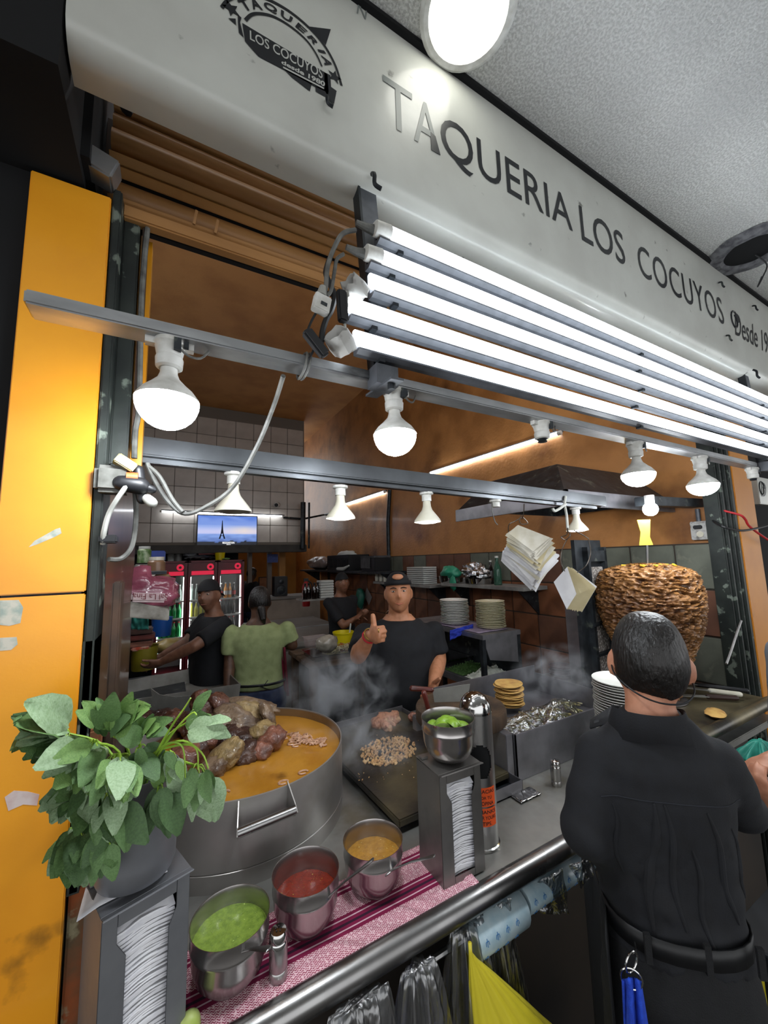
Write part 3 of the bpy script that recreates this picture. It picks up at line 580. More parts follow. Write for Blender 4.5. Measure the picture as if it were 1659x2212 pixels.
# striped woven cloth
tw = MB(); TX0, TX1 = -.11, .716
tw.grid(lambda u, v: (TX0+(TX1-TX0)*u+(.006*nz((v*4, 0, 1)) if u > .9 else 0), .832+.20*v, ZC+.004+.0012*nz((u*9, v*4, 0))-(.012*(1-v*12)**2 if v < .084 else 0)+(.006 if u > .97 else 0)), 90, 36)
def towelmat():
    m = mat('striped_cloth', 'd9a3ae', rough=.95); nt = m.node_tree; N = nt.nodes; L = nt.links; b = N['Principled BSDF']
    tc = N.new('ShaderNodeTexCoord'); sep = N.new('ShaderNodeSeparateXYZ'); L.new(tc.outputs['Object'], sep.inputs[0])
    # zigzag weave
    def math_(op, a, bb=None):
        n = N.new('ShaderNodeMath'); n.operation = op
        for i, q in enumerate((a, bb)):
            if q is None: continue
            if isinstance(q, bpy.types.NodeSocket): L.new(q, n.inputs[i])
            else: n.inputs[i].default_value = q
        return n.outputs[0]
    zz = math_('PINGPONG', sep.outputs[0], .004); f = math_('ADD', sep.outputs[1], zz); w = math_('PINGPONG', f, .0024); g = math_('GREATER_THAN', w, .00125)
    no = N.new('ShaderNodeTexNoise'); no.inputs['Scale'].default_value = 260; L.new(tc.outputs['Object'], no.inputs['Vector'])
    g2 = math_('MULTIPLY', g, math_('GREATER_THAN', no.outputs['Fac'], .42))
    r = N.new('ShaderNodeValToRGB'); r.color_ramp.interpolation = 'CONSTANT'; L.new(math_('DIVIDE', sep.outputs[1], .2), r.inputs[0])
    base = lin('8e2a48'); mag = lin('7d1440'); blk = lin('33122a'); wht = lin('d5b3bb'); e = r.color_ramp.elements
    stops = [(0, base), (.30, mag), (.345, wht), (.36, mag), (.40, blk), (.43, mag), (.475, wht), (.49, mag), (.53, base), (.80, mag), (.84, wht), (.86, mag), (.90, base)]
    e[0].position, e[0].color = 0, (*base, 1); e[1].position, e[1].color = stops[1][0], (*stops[1][1], 1)
    for p, c in stops[2:]: q = e.new(p); q.color = (*c, 1)
    # weave only on the plain bands
    r2 = N.new('ShaderNodeValToRGB'); r2.color_ramp.interpolation = 'CONSTANT'; L.new(math_('DIVIDE', sep.outputs[1], .2), r2.inputs[0]); e = r2.color_ramp.elements
    e[0].position, e[0].color = 0, (1, 1, 1, 1); e[1].position, e[1].color = .30, (0, 0, 0, 1)
    for p, v in ((.53, 1), (.80, 0), (.90, 1)): q = e.new(p); q.color = (v, v, v, 1)
    x = N.new('ShaderNodeMix'); x.data_type = 'RGBA'; L.new(math_('MULTIPLY', math_('SUBTRACT', 1.0, g2), r2.outputs[0]), x.inputs[0]); L.new(r.outputs[0], x.inputs[6]); x.inputs[7].default_value = (*lin('e3bdc4'), 1)
    L.new(x.outputs[2], b.inputs['Base Color'])
    bn = N.new('ShaderNodeBump'); bn.inputs['Strength'].default_value = .5; bn.inputs['Distance'].default_value = .002; L.new(w, bn.inputs['Height']); L.new(bn.outputs[0], b.inputs['Normal'])
    return m
one('cloth', tw, towelmat(), 'pink and magenta striped woven cloth under the salsa bowls', 'cloth', loc=(.3, .832, ZC), solid=.003)
# bowls
def bowl_prof(r=.076, h=.112):
    o = [(.001, 0), (.03, 0), (.05, .008), (.064, .025), (.0715, .05), (.0735, .075), (.0755, .079), (.0755, .084), (.074, .088), (.0755, .108), (.0765, .112)]
    i = [(.0755, .112), (.0735, .106), (.072, .086), (.070, .05), (.0625, .026), (.049, .0105), (.03, .0025), (.001, .0025)]
    return [(a*r/.0765, z*h/.112) for a, z in o+i]
def bowl(name, c, label, group=None, r=.076, h=.112):
    return one(name, MB().lathe(bowl_prof(r, h), c, 40), m_steelbowl, label, 'bowl', group, loc=c, ang=.9)
m_steelbowl = mat('bowl_steel', 'b0acaa', '9e9a98', 8, .2, .95, r2=.26)
def sauce(c, col, col2, name, label, r, z, seeds):
    b = MB(); b.rings([[V((c[0]+q*math.cos(a), c[1]+q*math.sin(a), c[2]+z+.0022*nz((q*60*math.cos(a), q*60*math.sin(a), seeds)))) for a in [k*2*math.pi/40 for k in range(40)]] for q in (.0005, r*.2, r*.4, r*.6, r*.8, r*.93, r)], cap=False)
    return one(name, b, mat(name, col, col2, 90, .22, bump=.6, bsc=260, coat=.4, c3=seeds == 1 and 'c9a23a' or seeds == 2 and 'e8d27a' or 'b7cf6a', sc3=180, mix3=(.66, .72)), label, 'sauce', 'salsas in the bowls', loc=c)
BG, BR_, BY = V((.138, .928, ZC+.005)), V((.305, .962, ZC+.005)), V((.484, .972, ZC+.005))
bowl('salsa_bowl', BG, 'steel bowl of green salsa, nearest the leaf bunch', 'salsa bowls'); bowl('salsa_bowl', BR_, 'steel bowl of red salsa in the middle', 'salsa bowls'); bowl('salsa_bowl', BY, 'steel bowl of orange-brown salsa beside the napkin holder', 'salsa bowls')
sauce(BG, '829c3c', '6a8431', 'green_salsa', 'coarse green salsa in its steel bowl', .0715, .078, 3)
sauce(BR_, '86260f', '74200c', 'red_salsa', 'smooth red salsa in its steel bowl', .070, .062, 1)
sauce(BY, 'b98632', 'a4742a', 'orange_salsa', 'orange-brown salsa in its steel bowl', .0715, .07, 2)
def spoon(a, b, label, w=.0085):
    a, b = V(a), V(b); d = (b-a).normalized(); s = d.cross(V((0, 0, 1))).normalized(); n = s.cross(d)
    t = thing('spoon', label, 'spoon', a, 'spoons in the salsas')
    L = (b-a).length; rows = []
    for u, ww, h in ((0, .004, 0), (.2, .0035, .002), (.5, .004, .003), (.8, .0065, .0), (1, .008, -.002), (1.02, .004, -.002)):
        p = a+d*L*u+n*h; rows.append([p-s*ww, p-s*ww*.6-n*.0016, p+s*ww*.6-n*.0016, p+s*ww, p+s*ww*.6+n*.0012, p-s*ww*.6+n*.0012])
    part('handle', MB().rings(rows), m_steel, t)
    part('bowl', MB().ell(a-d*.016, (.022, .014, .005), MX((d, s, n)).transposed().to_4x4(), 14, 8), m_steel, t); return t
spoon(at(690, 1958, Z=BR_.z+.066), at(803, 1856, Z=1.135), 'spoon with a long handle standing in the red salsa')
spoon(at(842, 1882, Z=BY.z+.076), at(936, 1847, Z=1.105), 'spoon resting in the orange-brown salsa')
spoon(at(508, 2062, Z=BG.z+.084), at(580, 2046, Z=BG.z+.124), 'spoon half sunk in the green salsa')
m_bin = mat('satin_steel', 'b2b0ae', '9c9a98', 12, .24, .95, r2=.32, stretch=(1, 1, .1))
def shaker(c, label):
    t = thing('salt_shaker', label, 'salt shaker', c, 'salt shakers')
    part('body', MB().lathe([(.001, 0), (.017, 0), (.018, .003), (.018, .016), (.0168, .018), (.018, .02), (.018, .06), (.001, .06)], c, 24), m_bin, t, ang=.7)
    cp = part('cap', MB().lathe([(.0165, .058), (.0182, .06), (.0182, .066), (.017, .068), (.0175, .07), (.0175, .079), (.015, .084), (.001, .086)], c, 24), m_chrome, t, ang=.7)
    for k in range(5): part('hole', MB().lathe([(.0001, .0868), (.0016, .0862)], c+V((.006*math.cos(k*1.26), .006*math.sin(k*1.26), 0)), 8), m_black, cp)
    return t
shaker(V((.222, .88, ZC+.005)), 'steel salt shaker on the striped cloth between green and red salsa')
shaker(V((1.253, 1.027, ZC)), 'steel salt shaker alone on the bare counter by the steel box')
# napkin holders -----------------------------------------------------------
m_nap = mat('napkin_paper', 'dcdcdf', 'c9c9d0', 40, .9)
napm = []
for k in range(4):
    b = MB(); R = []
    for i in range(11):
        u = i/10; x = -.046+.092*u; z = .0032*math.sin(u*4.6-1.2+k*.12)-.004*(u-.5)+.0012*nz((u*4, k, 3)); y = .002*nz((u*3, k, 7))
        R.append([V((x, y+.001, z+.0011)), V((x, y, z-.0011)), V((x, .09, z*.3-.0010)), V((x, .09, z*.3+.0010))])
    b.rings(R); me = mesh(b, 'napkin'); me.materials.append(m_nap); napm.append(me)
def holder(c, rot, label, tone, glab, nlab, stuffed):
    t = thing('napkin_holder', label, 'napkin holder', c); t.rotation_euler = (0, 0, rot)
    w, d, h = .134, .11, .262
    def P(name, mb, m, par=None, **k):
        o = put(mesh(mb, name, V((0, 0, 0)), False, k.get('bevel', .0008)), name, m, par or t); return o
    P('side_panel', MB().box(0, .0015, 0, d, 0, h), tone); P('side_panel', MB().box(w-.0015, w, 0, d, 0, h), tone); P('back_panel', MB().box(0, w, d-.0015, d, 0, h), tone); P('base', MB().box(0, w, 0, d, 0, .002), tone)
    f = MB(); y0, y1 = -.0008, .0008; xl, xr, zt_, zb_ = .036, .100, .232, .018
    for pts in ([(0, 0), (xl, 0), (xl, .19), (.022, .215), (.022, h), (0, h)], [(xr, 0), (w, 0), (w, h), (.112, h), (.112, .215), (xr, .19)], [(xl, 0), (xr, 0), (xr, zb_), (xl, zb_)], [(.022, .238), (.112, .238), (.112, h), (.022, h)]):
        f.prism([(x, y0, z) for x, z in pts], (0, y1-y0, 0))
    P('front_frame', f, tone)
    lid = P('lid', MB().prism([(-.002, -.002, h), (-.002, d, h+.004), (-.002, d, h+.006), (-.002, -.0, h+.0035)], (w+.004, 0, 0)).prism([(-.002, -.002, h), (-.002, -.014, h+.004), (-.002, -.0135, h+.0065), (-.002, 0, h+.0035)], (w+.004, 0, 0)), tone)
    P('hinge', MB().box(.0, .02, d-.03, d-.01, h+.006, h+.012), tone, lid)
    n = 62; Rz = MX.Rotation(rot, 3, 'Z')
    for k in range(n):
        z = .006+(h-.05)*k/n; o = bpy.data.objects.new('napkin', napm[k*7 % 4]); COL.objects.link(o)
        o.location = V(c)+Rz @ V((w/2+.001, .006+.006*random.random(), z+.006)); o.rotation_euler = (.03*random.uniform(-1, 1), 0, rot+math.pi*0); tag(o, nlab, 'napkin', glab)
        o.scale = (.96+.05*random.random(), 1, 1)
    o = bpy.data.objects.new('napkin', mesh(MB().rings([[V((x, y, z)) for x in (-.045, .045)] for y, z in ((.004, 0), (.02, .012), (.05, .022), (.09, .03))], closed=False, cap=False), 'napkin')); COL.objects.link(o); o.data.materials.append(m_nap)
    o.location = V(c)+Rz @ V((w/2, .0, h-.045)); o.rotation_euler = (0, 0, rot); tag(o, stuffed, 'napkin', glab)
    return t
m_disp = mat('holder_steel', '86837f', '6d6a68', 7, .34, .8, r2=.44); m_disp2 = mat('holder_steel_grey', '8b8d91', '7a7c81', 7, .38, .75, r2=.46)
holder(V((.628, .874, ZC+.004)), -.03, 'tall steel napkin holder standing at the end of the striped cloth, lime bowl on top', m_disp, 'napkins in the holder under the lime bowl', 'folded white napkin packed in the holder under the lime bowl', 'sloping top napkin in the holder under the lime bowl')
holder(V((-.070, .826, ZC+.004)), .33, 'tall steel napkin holder beside the orange pillar, leaf pot on top', m_disp2, 'napkins in the holder under the leaf pot', 'folded white napkin packed in the holder under the leaf pot', 'sloping top napkin in the holder under the leaf pot')
LB = V((.70, .922, 1.234)); bowl('lime_bowl', LB, 'steel bowl of lime wedges on top of the napkin holder', None, .074, .108)
o = one('napkin', MB().grid(lambda u, v: V((-.105+.125*u, .845+.10*v+.03*u, 1.2325+.0012*nz((u*6, v*5, 1))-.03*max(0, .22-u)**1*(1+v))), 18, 8), m_nap, 'rumpled white napkin lying under the leaf pot', 'napkin', loc=(-.03, .9, 1.232), solid=.0012, ang=2)
m_lime = mat('lime_skin', '73962a', '5c8020', 14, .35, bump=.2, bsc=200); m_limef = mat('lime_flesh', 'c6d894', 'b0c878', 60, .35, stretch=(1, 1, 4))
def wedge_mesh():
    b = MB(); r, l = .019, .026; A = [i*1.9/7 for i in range(8)]; n = 9
    R = []
    for j in range(n):
        t = -1+2*j/(n-1); rr = r*math.sqrt(max(0.004, 1-t*t)); R.append([V((rr*math.cos(a), t*l, rr*math.sin(a))) for a in A]+[V((0, t*l, 0))])
    b.m = 0; b.rings(R, cap=False)
    me = mesh(b, 'lime_wedge', ang=.7)
    me.materials.append(m_lime); me.materials.append(m_limef)
    for p in me.polygons:
        if min(math.hypot(me.vertices[i].co.x, me.vertices[i].co.z) for i in p.vertices) < 1e-5: p.material_index = 1
    return me
wm = wedge_mesh(); rl = random.Random(5)
for k in range(17):
    a = k*2.4; q = .05*math.sqrt((k+.3)/17); o = bpy.data.objects.new('lime_wedge', wm); COL.objects.link(o)
    o.location = LB+V((q*math.cos(a), q*math.sin(a), .066+(.016 if k < 6 else 0)+.006*rl.random())); o.rotation_euler = (rl.uniform(-.5, .5), rl.uniform(-.2, .9) if k % 2 else rl.uniform(-1.4, -.6), 3.7+rl.uniform(-1.2, 1.2)); tag(o, 'green lime wedge heaped in the steel bowl', 'lime', 'lime wedges in the bowl')
for k in range(8):
    a = k*.8; o = bpy.data.objects.new('lime_wedge', wm); COL.objects.link(o); o.location = LB+V((.03*math.cos(a), .03*math.sin(a), .038)); o.rotation_euler = (0, -.5, a); tag(o, 'green lime wedge heaped in the steel bowl', 'lime', 'lime wedges in the bowl')
c = at(412, 2206, Z=ZC+.02)
one('lime_half', MB().ell(c, (.019, .019, .017), (0, .5, 0), 16, 10, fn=lambda q: 1 if q.z < .3 else .86), mat('squeezed_lime', 'b7c27a', '8ea33c', 20, .4), 'squeezed lime half lying on the cloth at the bottom edge', 'lime', loc=c)
# tip cylinder -------------------------------------------------------------
cc = V((.832, .957, ZC)); tr, thh = .047, .36
tb_ = thing('tip_container', 'domed steel cylinder with a round opening and two orange handwritten labels', 'container', cc)
ha = math.atan2(-cc.y, -cc.x)+.18; hz = .235
b = MB(); NA, NZ = 72, 60
def cp_(i, j): a = 2*math.pi*i/NA; return V((cc.x+tr*math.cos(a), cc.y+tr*math.sin(a), ZC+thh*j/NZ))
for j in range(NZ):
    for i in range(NA):
        a = (2*math.pi*(i+.5)/NA-ha+math.pi) % (2*math.pi)-math.pi; z = thh*(j+.5)/NZ
        if (a*tr/.034)**2+((z-hz)/.046)**2 < 1: continue
        b.add([cp_(i, j), cp_(i+1, j), cp_(i+1, j+1), cp_(i, j+1)], [(0, 1, 2, 3)])
me = mesh(b, 'shell', cc); bm = bmesh.new(); bm.from_mesh(me); bmesh.ops.remove_doubles(bm, verts=bm.verts, dist=1e-5); bmesh.ops.recalc_face_normals(bm, faces=bm.faces); bm.to_mesh(me); bm.free(); me.shade_smooth(); put(me, 'shell', m_bin, tb_)
part('dome', MB().lathe([(tr+.0006, thh), (tr+.0006, thh+.006)]+[(tr*math.cos(a), thh+.006+.05*math.sin(a)) for a in [k*math.pi/2/8 for k in range(8)]]+[(.0005, thh+.056)], cc, 36), m_chrome, tb_, ang=.9)
part('foot_ring', MB().lathe([(tr, 0), (tr+.004, .001), (tr+.004, .007), (tr, .009)], cc, 36), m_chrome, tb_)
part('inside', MB().lathe([(.001, .01), (tr-.003, .01), (tr-.003, thh-.01), (.001, thh-.01)], cc, 30), m_blackw, tb_)
m_lab = mat('orange_label', 'e8581f', rough=.7); m_ink = mat('ink', '241814', rough=.8)
def clab(z0, z1, a0, a1, lines):
    la = lambda u, v, o=.0006: V((cc.x+(tr+o)*math.cos(a0+(a1-a0)*u), cc.y+(tr+o)*math.sin(a0+(a1-a0)*u), ZC+z0+(z1-z0)*v))
    l = part('label', MB().grid(lambda u, v: la(u, v), 12, 2), m_lab, tb_)
    k = MB(); n = len(lines)
    for i, (tx, u0, u1) in enumerate(lines):
        vb = 1-(i+.85)/n*.94-.03
        text(k, tx, lambda u, v: la(u0+(u1-u0)*u, vb+.2*v, .0012), bold=.015)
    part('writing', k, m_ink, l, smooth=False)
aR = math.atan2(-cc.y, -cc.x)
clab(.118, .168, aR-.35, aR+1.05, [('GRACIAS', .05, .93), ('POR TÚ', .2, .78), ('PROPINA', .1, .86)])
clab(.066, .114, aR-.35, aR+1.05, [('THANKS', .05, .95), ('FOR YOURS', .1, .95), ('TIPS.', .3, .72)])
# big stew pot ---------------------------------------------------------------
PC = V((.25, 1.475, ZC)); PR = .333; PH = .21
m_pot = mat('pot_steel', 'a19d99', '8b8784', 5, .36, .6, r2=.4, c3='63594d', sc3=3, mix3=(.58, .8))
pt = thing('stew_pot', 'wide shallow stainless pot full of orange broth behind the salsa bowls', 'pot', PC)
part('wall', MB().lathe([(PR-.02, .0), (PR, .0), (PR, .042), (PR-.0025, .044), (PR, .046), (PR, PH), (PR-.004, PH+.001), (PR-.005, PH-.002), (PR-.005, .02), (.001, .02)], PC, 96), m_pot, pt, ang=.5)
def pot_hit(x, y, R=PR):
    d = at(x, y, D=1)-V((0, 0, CAMZ)); o = V((-PC.x, -PC.y)); a = d.x*d.x+d.y*d.y; bq = 2*(o.x*d.x+o.y*d.y); cq = o.x*o.x+o.y*o.y-R*R
    s = (-bq-math.sqrt(max(0, bq*bq-4*a*cq)))/(2*a); return V((0, 0, CAMZ))+d*s
hA, hB = pot_hit(515, 1765), pot_hit(622, 1722)
part('inside', MB().lathe([(PR-.006, PH-.003), (PR-.006, .1)], PC, 96), mat('stained_inside', '8c7658', '6f5c42', 6, .38, .5, c3='4f3d28', sc3=4, mix3=(.55, .7)), pt)
hd = part('handle', MB().tube([hA+(hA-PC).xy.to_3d().normalized()*.045+V((0, 0, -.012)), hB+(hB-PC).xy.to_3d().normalized()*.045+V((0, 0, -.012))], .0115, 14), m_steel, pt)
for h in (hA, hB):
    n = (h-PC).xy.to_3d().normalized(); s = n.cross(V((0, 0, 1))); b = MB(); h = h-n*.002
    b.prism([h+V((0, 0, .04))-s*.0015, h+n*.047+V((0, 0, .001))-s*.0015, h+n*.058+V((0, 0, -.014))-s*.0015, h+n*.047+V((0, 0, -.027))-s*.0015, h+V((0, 0, -.05))-s*.0015], s*.003); part('bracket', b, m_pot, hd, smooth=False)
ZB = ZC+.178
bb = MB(); bb.rings([[V((PC.x+q*math.cos(a), PC.y+q*math.sin(a), ZB+.0025*nz((q*14*math.cos(a), q*14*math.sin(a), 2)))) for a in [k*2*math.pi/72 for k in range(72)]] for q in [.0005]+[PR*k/14-.0004*(k == 14)*14 for k in range(1, 15)]], cap=False)
one('broth', bb, mat('orange_broth', 'bd8630', 'a87222', 9, .12, c3='5f3a10', sc3=6, mix3=(.6, .72), coat=.6, bump=.25, bsc=45), 'greasy orange broth filling the wide pot', 'broth', loc=PC)
# meat heaped in the pot
mm_ = [mat('boiled_meat_'+n, a, b2, 40, .3, bump=1.2, bsc=110, c3=c3, sc3=14, mix3=(.5, .7), coat=.35) for n, a, b2, c3 in (('brown', '6b4636', '4c2f25', '33201a'), ('tan', '85705a', '66523f', '463429'), ('fat', 'a28a5e', '7d6a46', '5a452f'), ('dark', '3d2720', '2b1a16', '5a3e30'), ('pink', '8a5a48', '6c4234', '46291f'))]
def blob(px, py, a, b_, rot, k, z=None, D=None, thick=.55, seed=0, lab='chunk'):
    c = at(px, py, Z=z) if z else at(px, py, D=D); s = (c-V((0, 0, CAMZ))).length/FPX
    ca, sa = math.cos(rot), math.sin(rot); ax = CR*ca-CU*sa; ay = CR*sa+CU*ca; R = MX((ax, ay, -_f)).transposed().to_4x4()
    mb = MB().ell(c, (a*s, b_*s, min(a, b_)*s*(.6+thick)), R, 26, 16, fn=lambda q: 1+.30*nz(q*1.7, 1, seed)+.16*nz(q*4.2, 1, seed+9)+.07*nz((q.x*3, q.y*11, q.z*9), 1, seed))
    return mb, c
meats = [(300, 1562, 28, 18, .1, 3, 1.16), (345, 1556, 30, 17, -.2, 3, 1.165), (380, 1560, 24, 18, .3, 0, 1.18), (428, 1512, 12, 20, .5, 0, 1.27), (452, 1540, 17, 40, -.5, 0, 1.22), (487, 1538, 18, 42, -.6, 0, 1.22), (520, 1562, 48, 26, .5, 1, 1.2),
         (548, 1523, 48, 11, .2, 1, 1.24), (578, 1545, 11, 24, -.5, 1, 1.22), (548, 1545, 36, 20, .6, 2, 1.21), (565, 1580, 24, 16, -.4, 2, 1.19), (530, 1600, 40, 24, .2, 3, 1.16), (585, 1600, 28, 20, -.6, 4, 1.165), (500, 1598, 30, 22, .4, 3, 1.17),
         (445, 1590, 32, 22, .3, 4, 1.19), (425, 1612, 26, 26, 0, 0, 1.17), (480, 1640, 44, 22, -.7, 2, 1.16), (520, 1632, 34, 20, -.5, 3, 1.15), (560, 1625, 26, 15, -.3, 4, 1.15), (455, 1665, 30, 18, -.5, 1, 1.15), (415, 1566, 24, 20, .2, 0, 1.18), (400, 1640, 28, 24, .2, 4, 1.16), (470, 1575, 30, 18, .4, 1, 1.2)]
mlabels = ['dark shredded meat lump under the greens at the left of the pot', 'dark shredded meat lump right of the greens at the back', 'brown meat lump between the dark lumps and the long pieces', 'small bent brown knuckle sticking up at the back of the meat heap', 'long brown meat piece leaning at the back, left one of two', 'long brown meat piece leaning at the back, right one of two', 'broad tan meat slab lying across the top of the heap', 'long ridged tan piece lying topmost on the meat heap', 'tan strip curling down at the right shoulder of the meat heap', 'yellow fatty slab just under the topmost ridged piece', 'small yellow fatty lump at the right of the meat heap', 'dark lump under the broad tan slab', 'pinkish shredded meat at the right end of the heap, near the tripe', 'dark lump in the middle of the meat heap', 'pinkish lump beside the big pale leaf', 'brown lump just right of the drooping stems', 'long yellow fatty piece lying at the front of the heap in the broth', 'dark lump at the front of the heap beside the yellow piece', 'small pinkish lump half sunk at the right front of the heap', 'small tan lump lowest at the left front of the heap', 'brown lump half hidden behind the upper leaf', 'pinkish lump half hidden by the drooping leaves', 'tan lump in the middle of the heap under the long pieces']
mlab = ('brown', 'tan', 'yellow fatty', 'dark', 'pinkish')
wh = ('under the greens', 'at the back of the heap', 'on top of the heap', 'at the front of the heap', 'half sunk in the broth', 'curled over the others')
for i, (px, py, a, b_, rot, k, z) in enumerate(meats):
    mb, c = blob(px, py, a, b_, rot, k, z=z, seed=i*3.1)
    one('meat_chunk', mb, mm_[k], mlabels[i], 'meat', 'meat heaped in the pot', loc=c, ang=2)
tp = MB(); rt = random.Random(2)
for k in range(85):
    u = rt.random(); px = 590+u*112; py = 1584+u*20+rt.uniform(-9, 9); c = at(px, py, Z=ZB+.004); a = rt.uniform(0, 6.3); r = rt.uniform(.006, .012); q = V((math.cos(a), math.sin(a), 0))
    tp.tube([c+q*r+V((0, 0, .0)), c+V((-q.y, q.x, .3))*r, c-q*r], .0035, 5, rnd=True)
for px, py in ((640, 1610), (630, 1606), (484, 1712), (612, 1690), (655, 1668)):
    c = at(px, py, Z=ZB+.002); tp.tube([c+V((.014*math.cos(a), .010*math.sin(a), 0)) for a in [k*.7 for k in range(8)]], .003, 5, rnd=True)
tpo = part('chopped_tripe', tp, mat('tripe', 'c9a183', 'a97c60', 60, .35, coat=.4)); tag(tpo, 'pale chopped tripe floating along the back rim of the pot', 'tripe'); tpo['kind'] = 'stuff'
# griddle -----------------------------------------------------------------------
gt = thing('griddle', 'black steel griddle with frying meat between the pot and the steel box', 'griddle', (.86, 1.45, ZC)); GR = MX.Translation((.86, 1.45, ZC)) @ MX.Rotation(.04, 4, 'Z')
m_grid = mat('griddle_steel', '3a3733', '201f1e', 5, .30, .6, c3='7d7358', sc3=2.6, mix3=(.42, .62), r2=.46, bump=.2, bsc=60)
part('plate', MB().box(-.24, .24, -.345, .36, .022, .045, GR), m_grid, gt, smooth=False, bevel=.004)
part('rim', MB().box(-.246, .246, .355, .362, .02, .07, GR).box(-.246, -.24, .05, .36, .02, .062, GR).box(.24, .246, -.1, .36, .02, .062, GR), m_steelb, gt, smooth=False, bevel=.001)
for x in (-.2, .2):
    for y in (-.3, .3): part('leg', MB().box(x-.015, x+.015, y-.015, y+.015, 0, .022, GR), m_dark, gt, smooth=False)
cr = MB(); rc = random.Random(4); GZ = ZC+.046
def crumb(b, c, r): b.ell(c, (r, r*.8, r*.7), (rc.uniform(0, 3), rc.uniform(0, 3), 0), 6, 4, fn=lambda q: 1+.4*nz(q*2+V(c)*40))
for k in range(420):
    a = rc.uniform(0, 6.3); q = math.sqrt(rc.random()); c = at(838+58*q*math.cos(a)+rc.uniform(-6, 6), 1625+30*q*math.sin(a)-8*math.cos(a), Z=GZ); crumb(cr, c+V((0, 0, .004+.014*(1-q)*rc.random())), rc.uniform(.004, .008))
for k in range(45): crumb(cr, at(rc.uniform(770, 905), rc.uniform(1585, 1690), Z=GZ)+V((0, 0, .001)), rc.uniform(.001, .0025))
o = part('chopped_meat', cr, mat('fried_crumbs', 'd9b078', 'bb8a58', 60, .45, c3='e0c08c', sc3=40)); tag(o, 'heap of finely chopped golden meat frying on the griddle', 'meat'); o['kind'] = 'stuff'
for i, (px, py, a, b_, r) in enumerate(((838, 1556, 22, 12, .3), (822, 1562, 18, 14, -.2), (850, 1553, 14, 12, -.9), (836, 1570, 12, 8, .6))):
    mb, c = blob(px, py, a, b_, r, 4, z=GZ+.012, seed=i*5+60); one('meat_strip', mb, mat('pale_meat', 'b9876c', '8f5f4c', 50, .4, c3='d9b48c', sc3=18, bump=.8, bsc=120), 'pink shredded meat strip in the pile at the back of the griddle', 'meat', 'pink meat at the back of the griddle', loc=c, ang=2)
# chopping block, cleaver, knives --------------------------------------------------
cb = V((1.075, 1.33, 1.128)); m_block = mat('block_wood', '6f5236', '543c28', 7, .7, c3='8f5a2c', sc3=5, mix3=(.5, .62), bump=1, bsc=50); m_blocks = mat('block_side', '4d3a28', '32251a', 12, .8, stretch=(1, 1, .2), bump=1.5, bsc=40)
t = thing('chopping_block', 'round worn wooden chopping block beside the steel box', 'chopping block', cb)
part('top', MB().rings([[V((cb.x+q*.9*(1+.02*nz((math.cos(a)*3, math.sin(a)*3, 0)))*math.cos(a), cb.y+q*.9*(1+.02*nz((math.cos(a)*3, math.sin(a)*3, 0)))*math.sin(a), cb.z+.05-.012*(1-(q/.2)**2))) for a in [k*math.pi/28 for k in range(56)]] for q in (.001, .06, .12, .17, .198, .2)], cap=False), m_block, t)
part('side', MB().rings([[V((cb.x+q*.9*(1+.02*nz((math.cos(a)*3, math.sin(a)*3, 0)))*math.cos(a), cb.y+q*.9*(1+.02*nz((math.cos(a)*3, math.sin(a)*3, 0)))*math.sin(a), z)) for a in [k*math.pi/28 for k in range(56)]] for q, z in ((.2, cb.z+.05), (.203, cb.z+.045), (.203, cb.z+.005), (.2, cb.z))]), m_blocks, t)
sup = one('block_stand', MB().box(1.112, 1.146, 1.12, 1.5, ZC, 1.127).box(.93, 1.112, 1.44, 1.47, 1.07, 1.127), m_steelb, 'steel stand under the wooden chopping block', 'stand', bevel=.002, loc=(1.13, 1.3, ZC))
def blade(name, px, hp, hr, D, m, mh, label, cat, thick=.0025, D2=None):
    P = [at(x, y, D=D+(0 if D2 is None else (D2-D)*i/len(px))) for i, (x, y) in enumerate(px)]; t = thing(name, label, cat, P[0])
    part('blade', MB().prism(P, -_f*thick), m, t, smooth=False); a, b_ = at(*hp[0], D=D), at(*hp[1], D=D)
    part('handle', MB().tube([a, a*.5+b_*.5, b_], [hr, hr*.85, hr*.9], 10, rnd=True), mh, t); return t
cD = (at(968, 1522, Z=1.166)-V((0, 0, CAMZ))).dot(_f)
m_bl = mat('blade_steel', 'a3a49f', '8a8b86', 8, .4, .5, r2=.5); m_hand = mat('red_wood', '5a1f16', '3f140e', 12, .35, stretch=(1, 1, .2), coat=.3)
blade('cleaver', [(934, 1489), (1015, 1477), (1014, 1488), (1008, 1503), (999, 1515), (985, 1522), (965, 1525), (948, 1523), (938, 1516)], ((890, 1487), (932, 1490)), .012, cD, m_bl, m_hand, 'broad steel cleaver standing in the chopping block, red wooden handle', 'cleaver')
blade('knife', [(926, 1540), (944, 1553), (975, 1562), (940, 1560)], ((916, 1497), (927, 1539)), .011, cD-.12, m_bl, m_hand, 'knife with a dark red handle sticking up in front of the chopping block', 'knife')
kD = (at(400, 1520, Y=1.955)-V((0, 0, CAMZ))).dot(_f)
blade('butcher_knife', [(326, 1486), (345, 1500), (380, 1505), (442, 1499), (442, 1512), (425, 1520), (425, 1545), (362, 1545), (340, 1530), (330, 1510)], ((448, 1502), (478, 1507)), .013, kD, m_bl, mat('dark_handle', '2a1c16', rough=.5), 'wide butcher knife behind the pot with a dark riveted handle', 'knife')
mb, c = blob(893, 1549, 10, 8, .2, 4, z=1.035, seed=90); one('meat_scrap', mb, mm_[4], 'small shredded meat scrap on the ledge before the chopping block', 'meat', loc=c, ang=2)
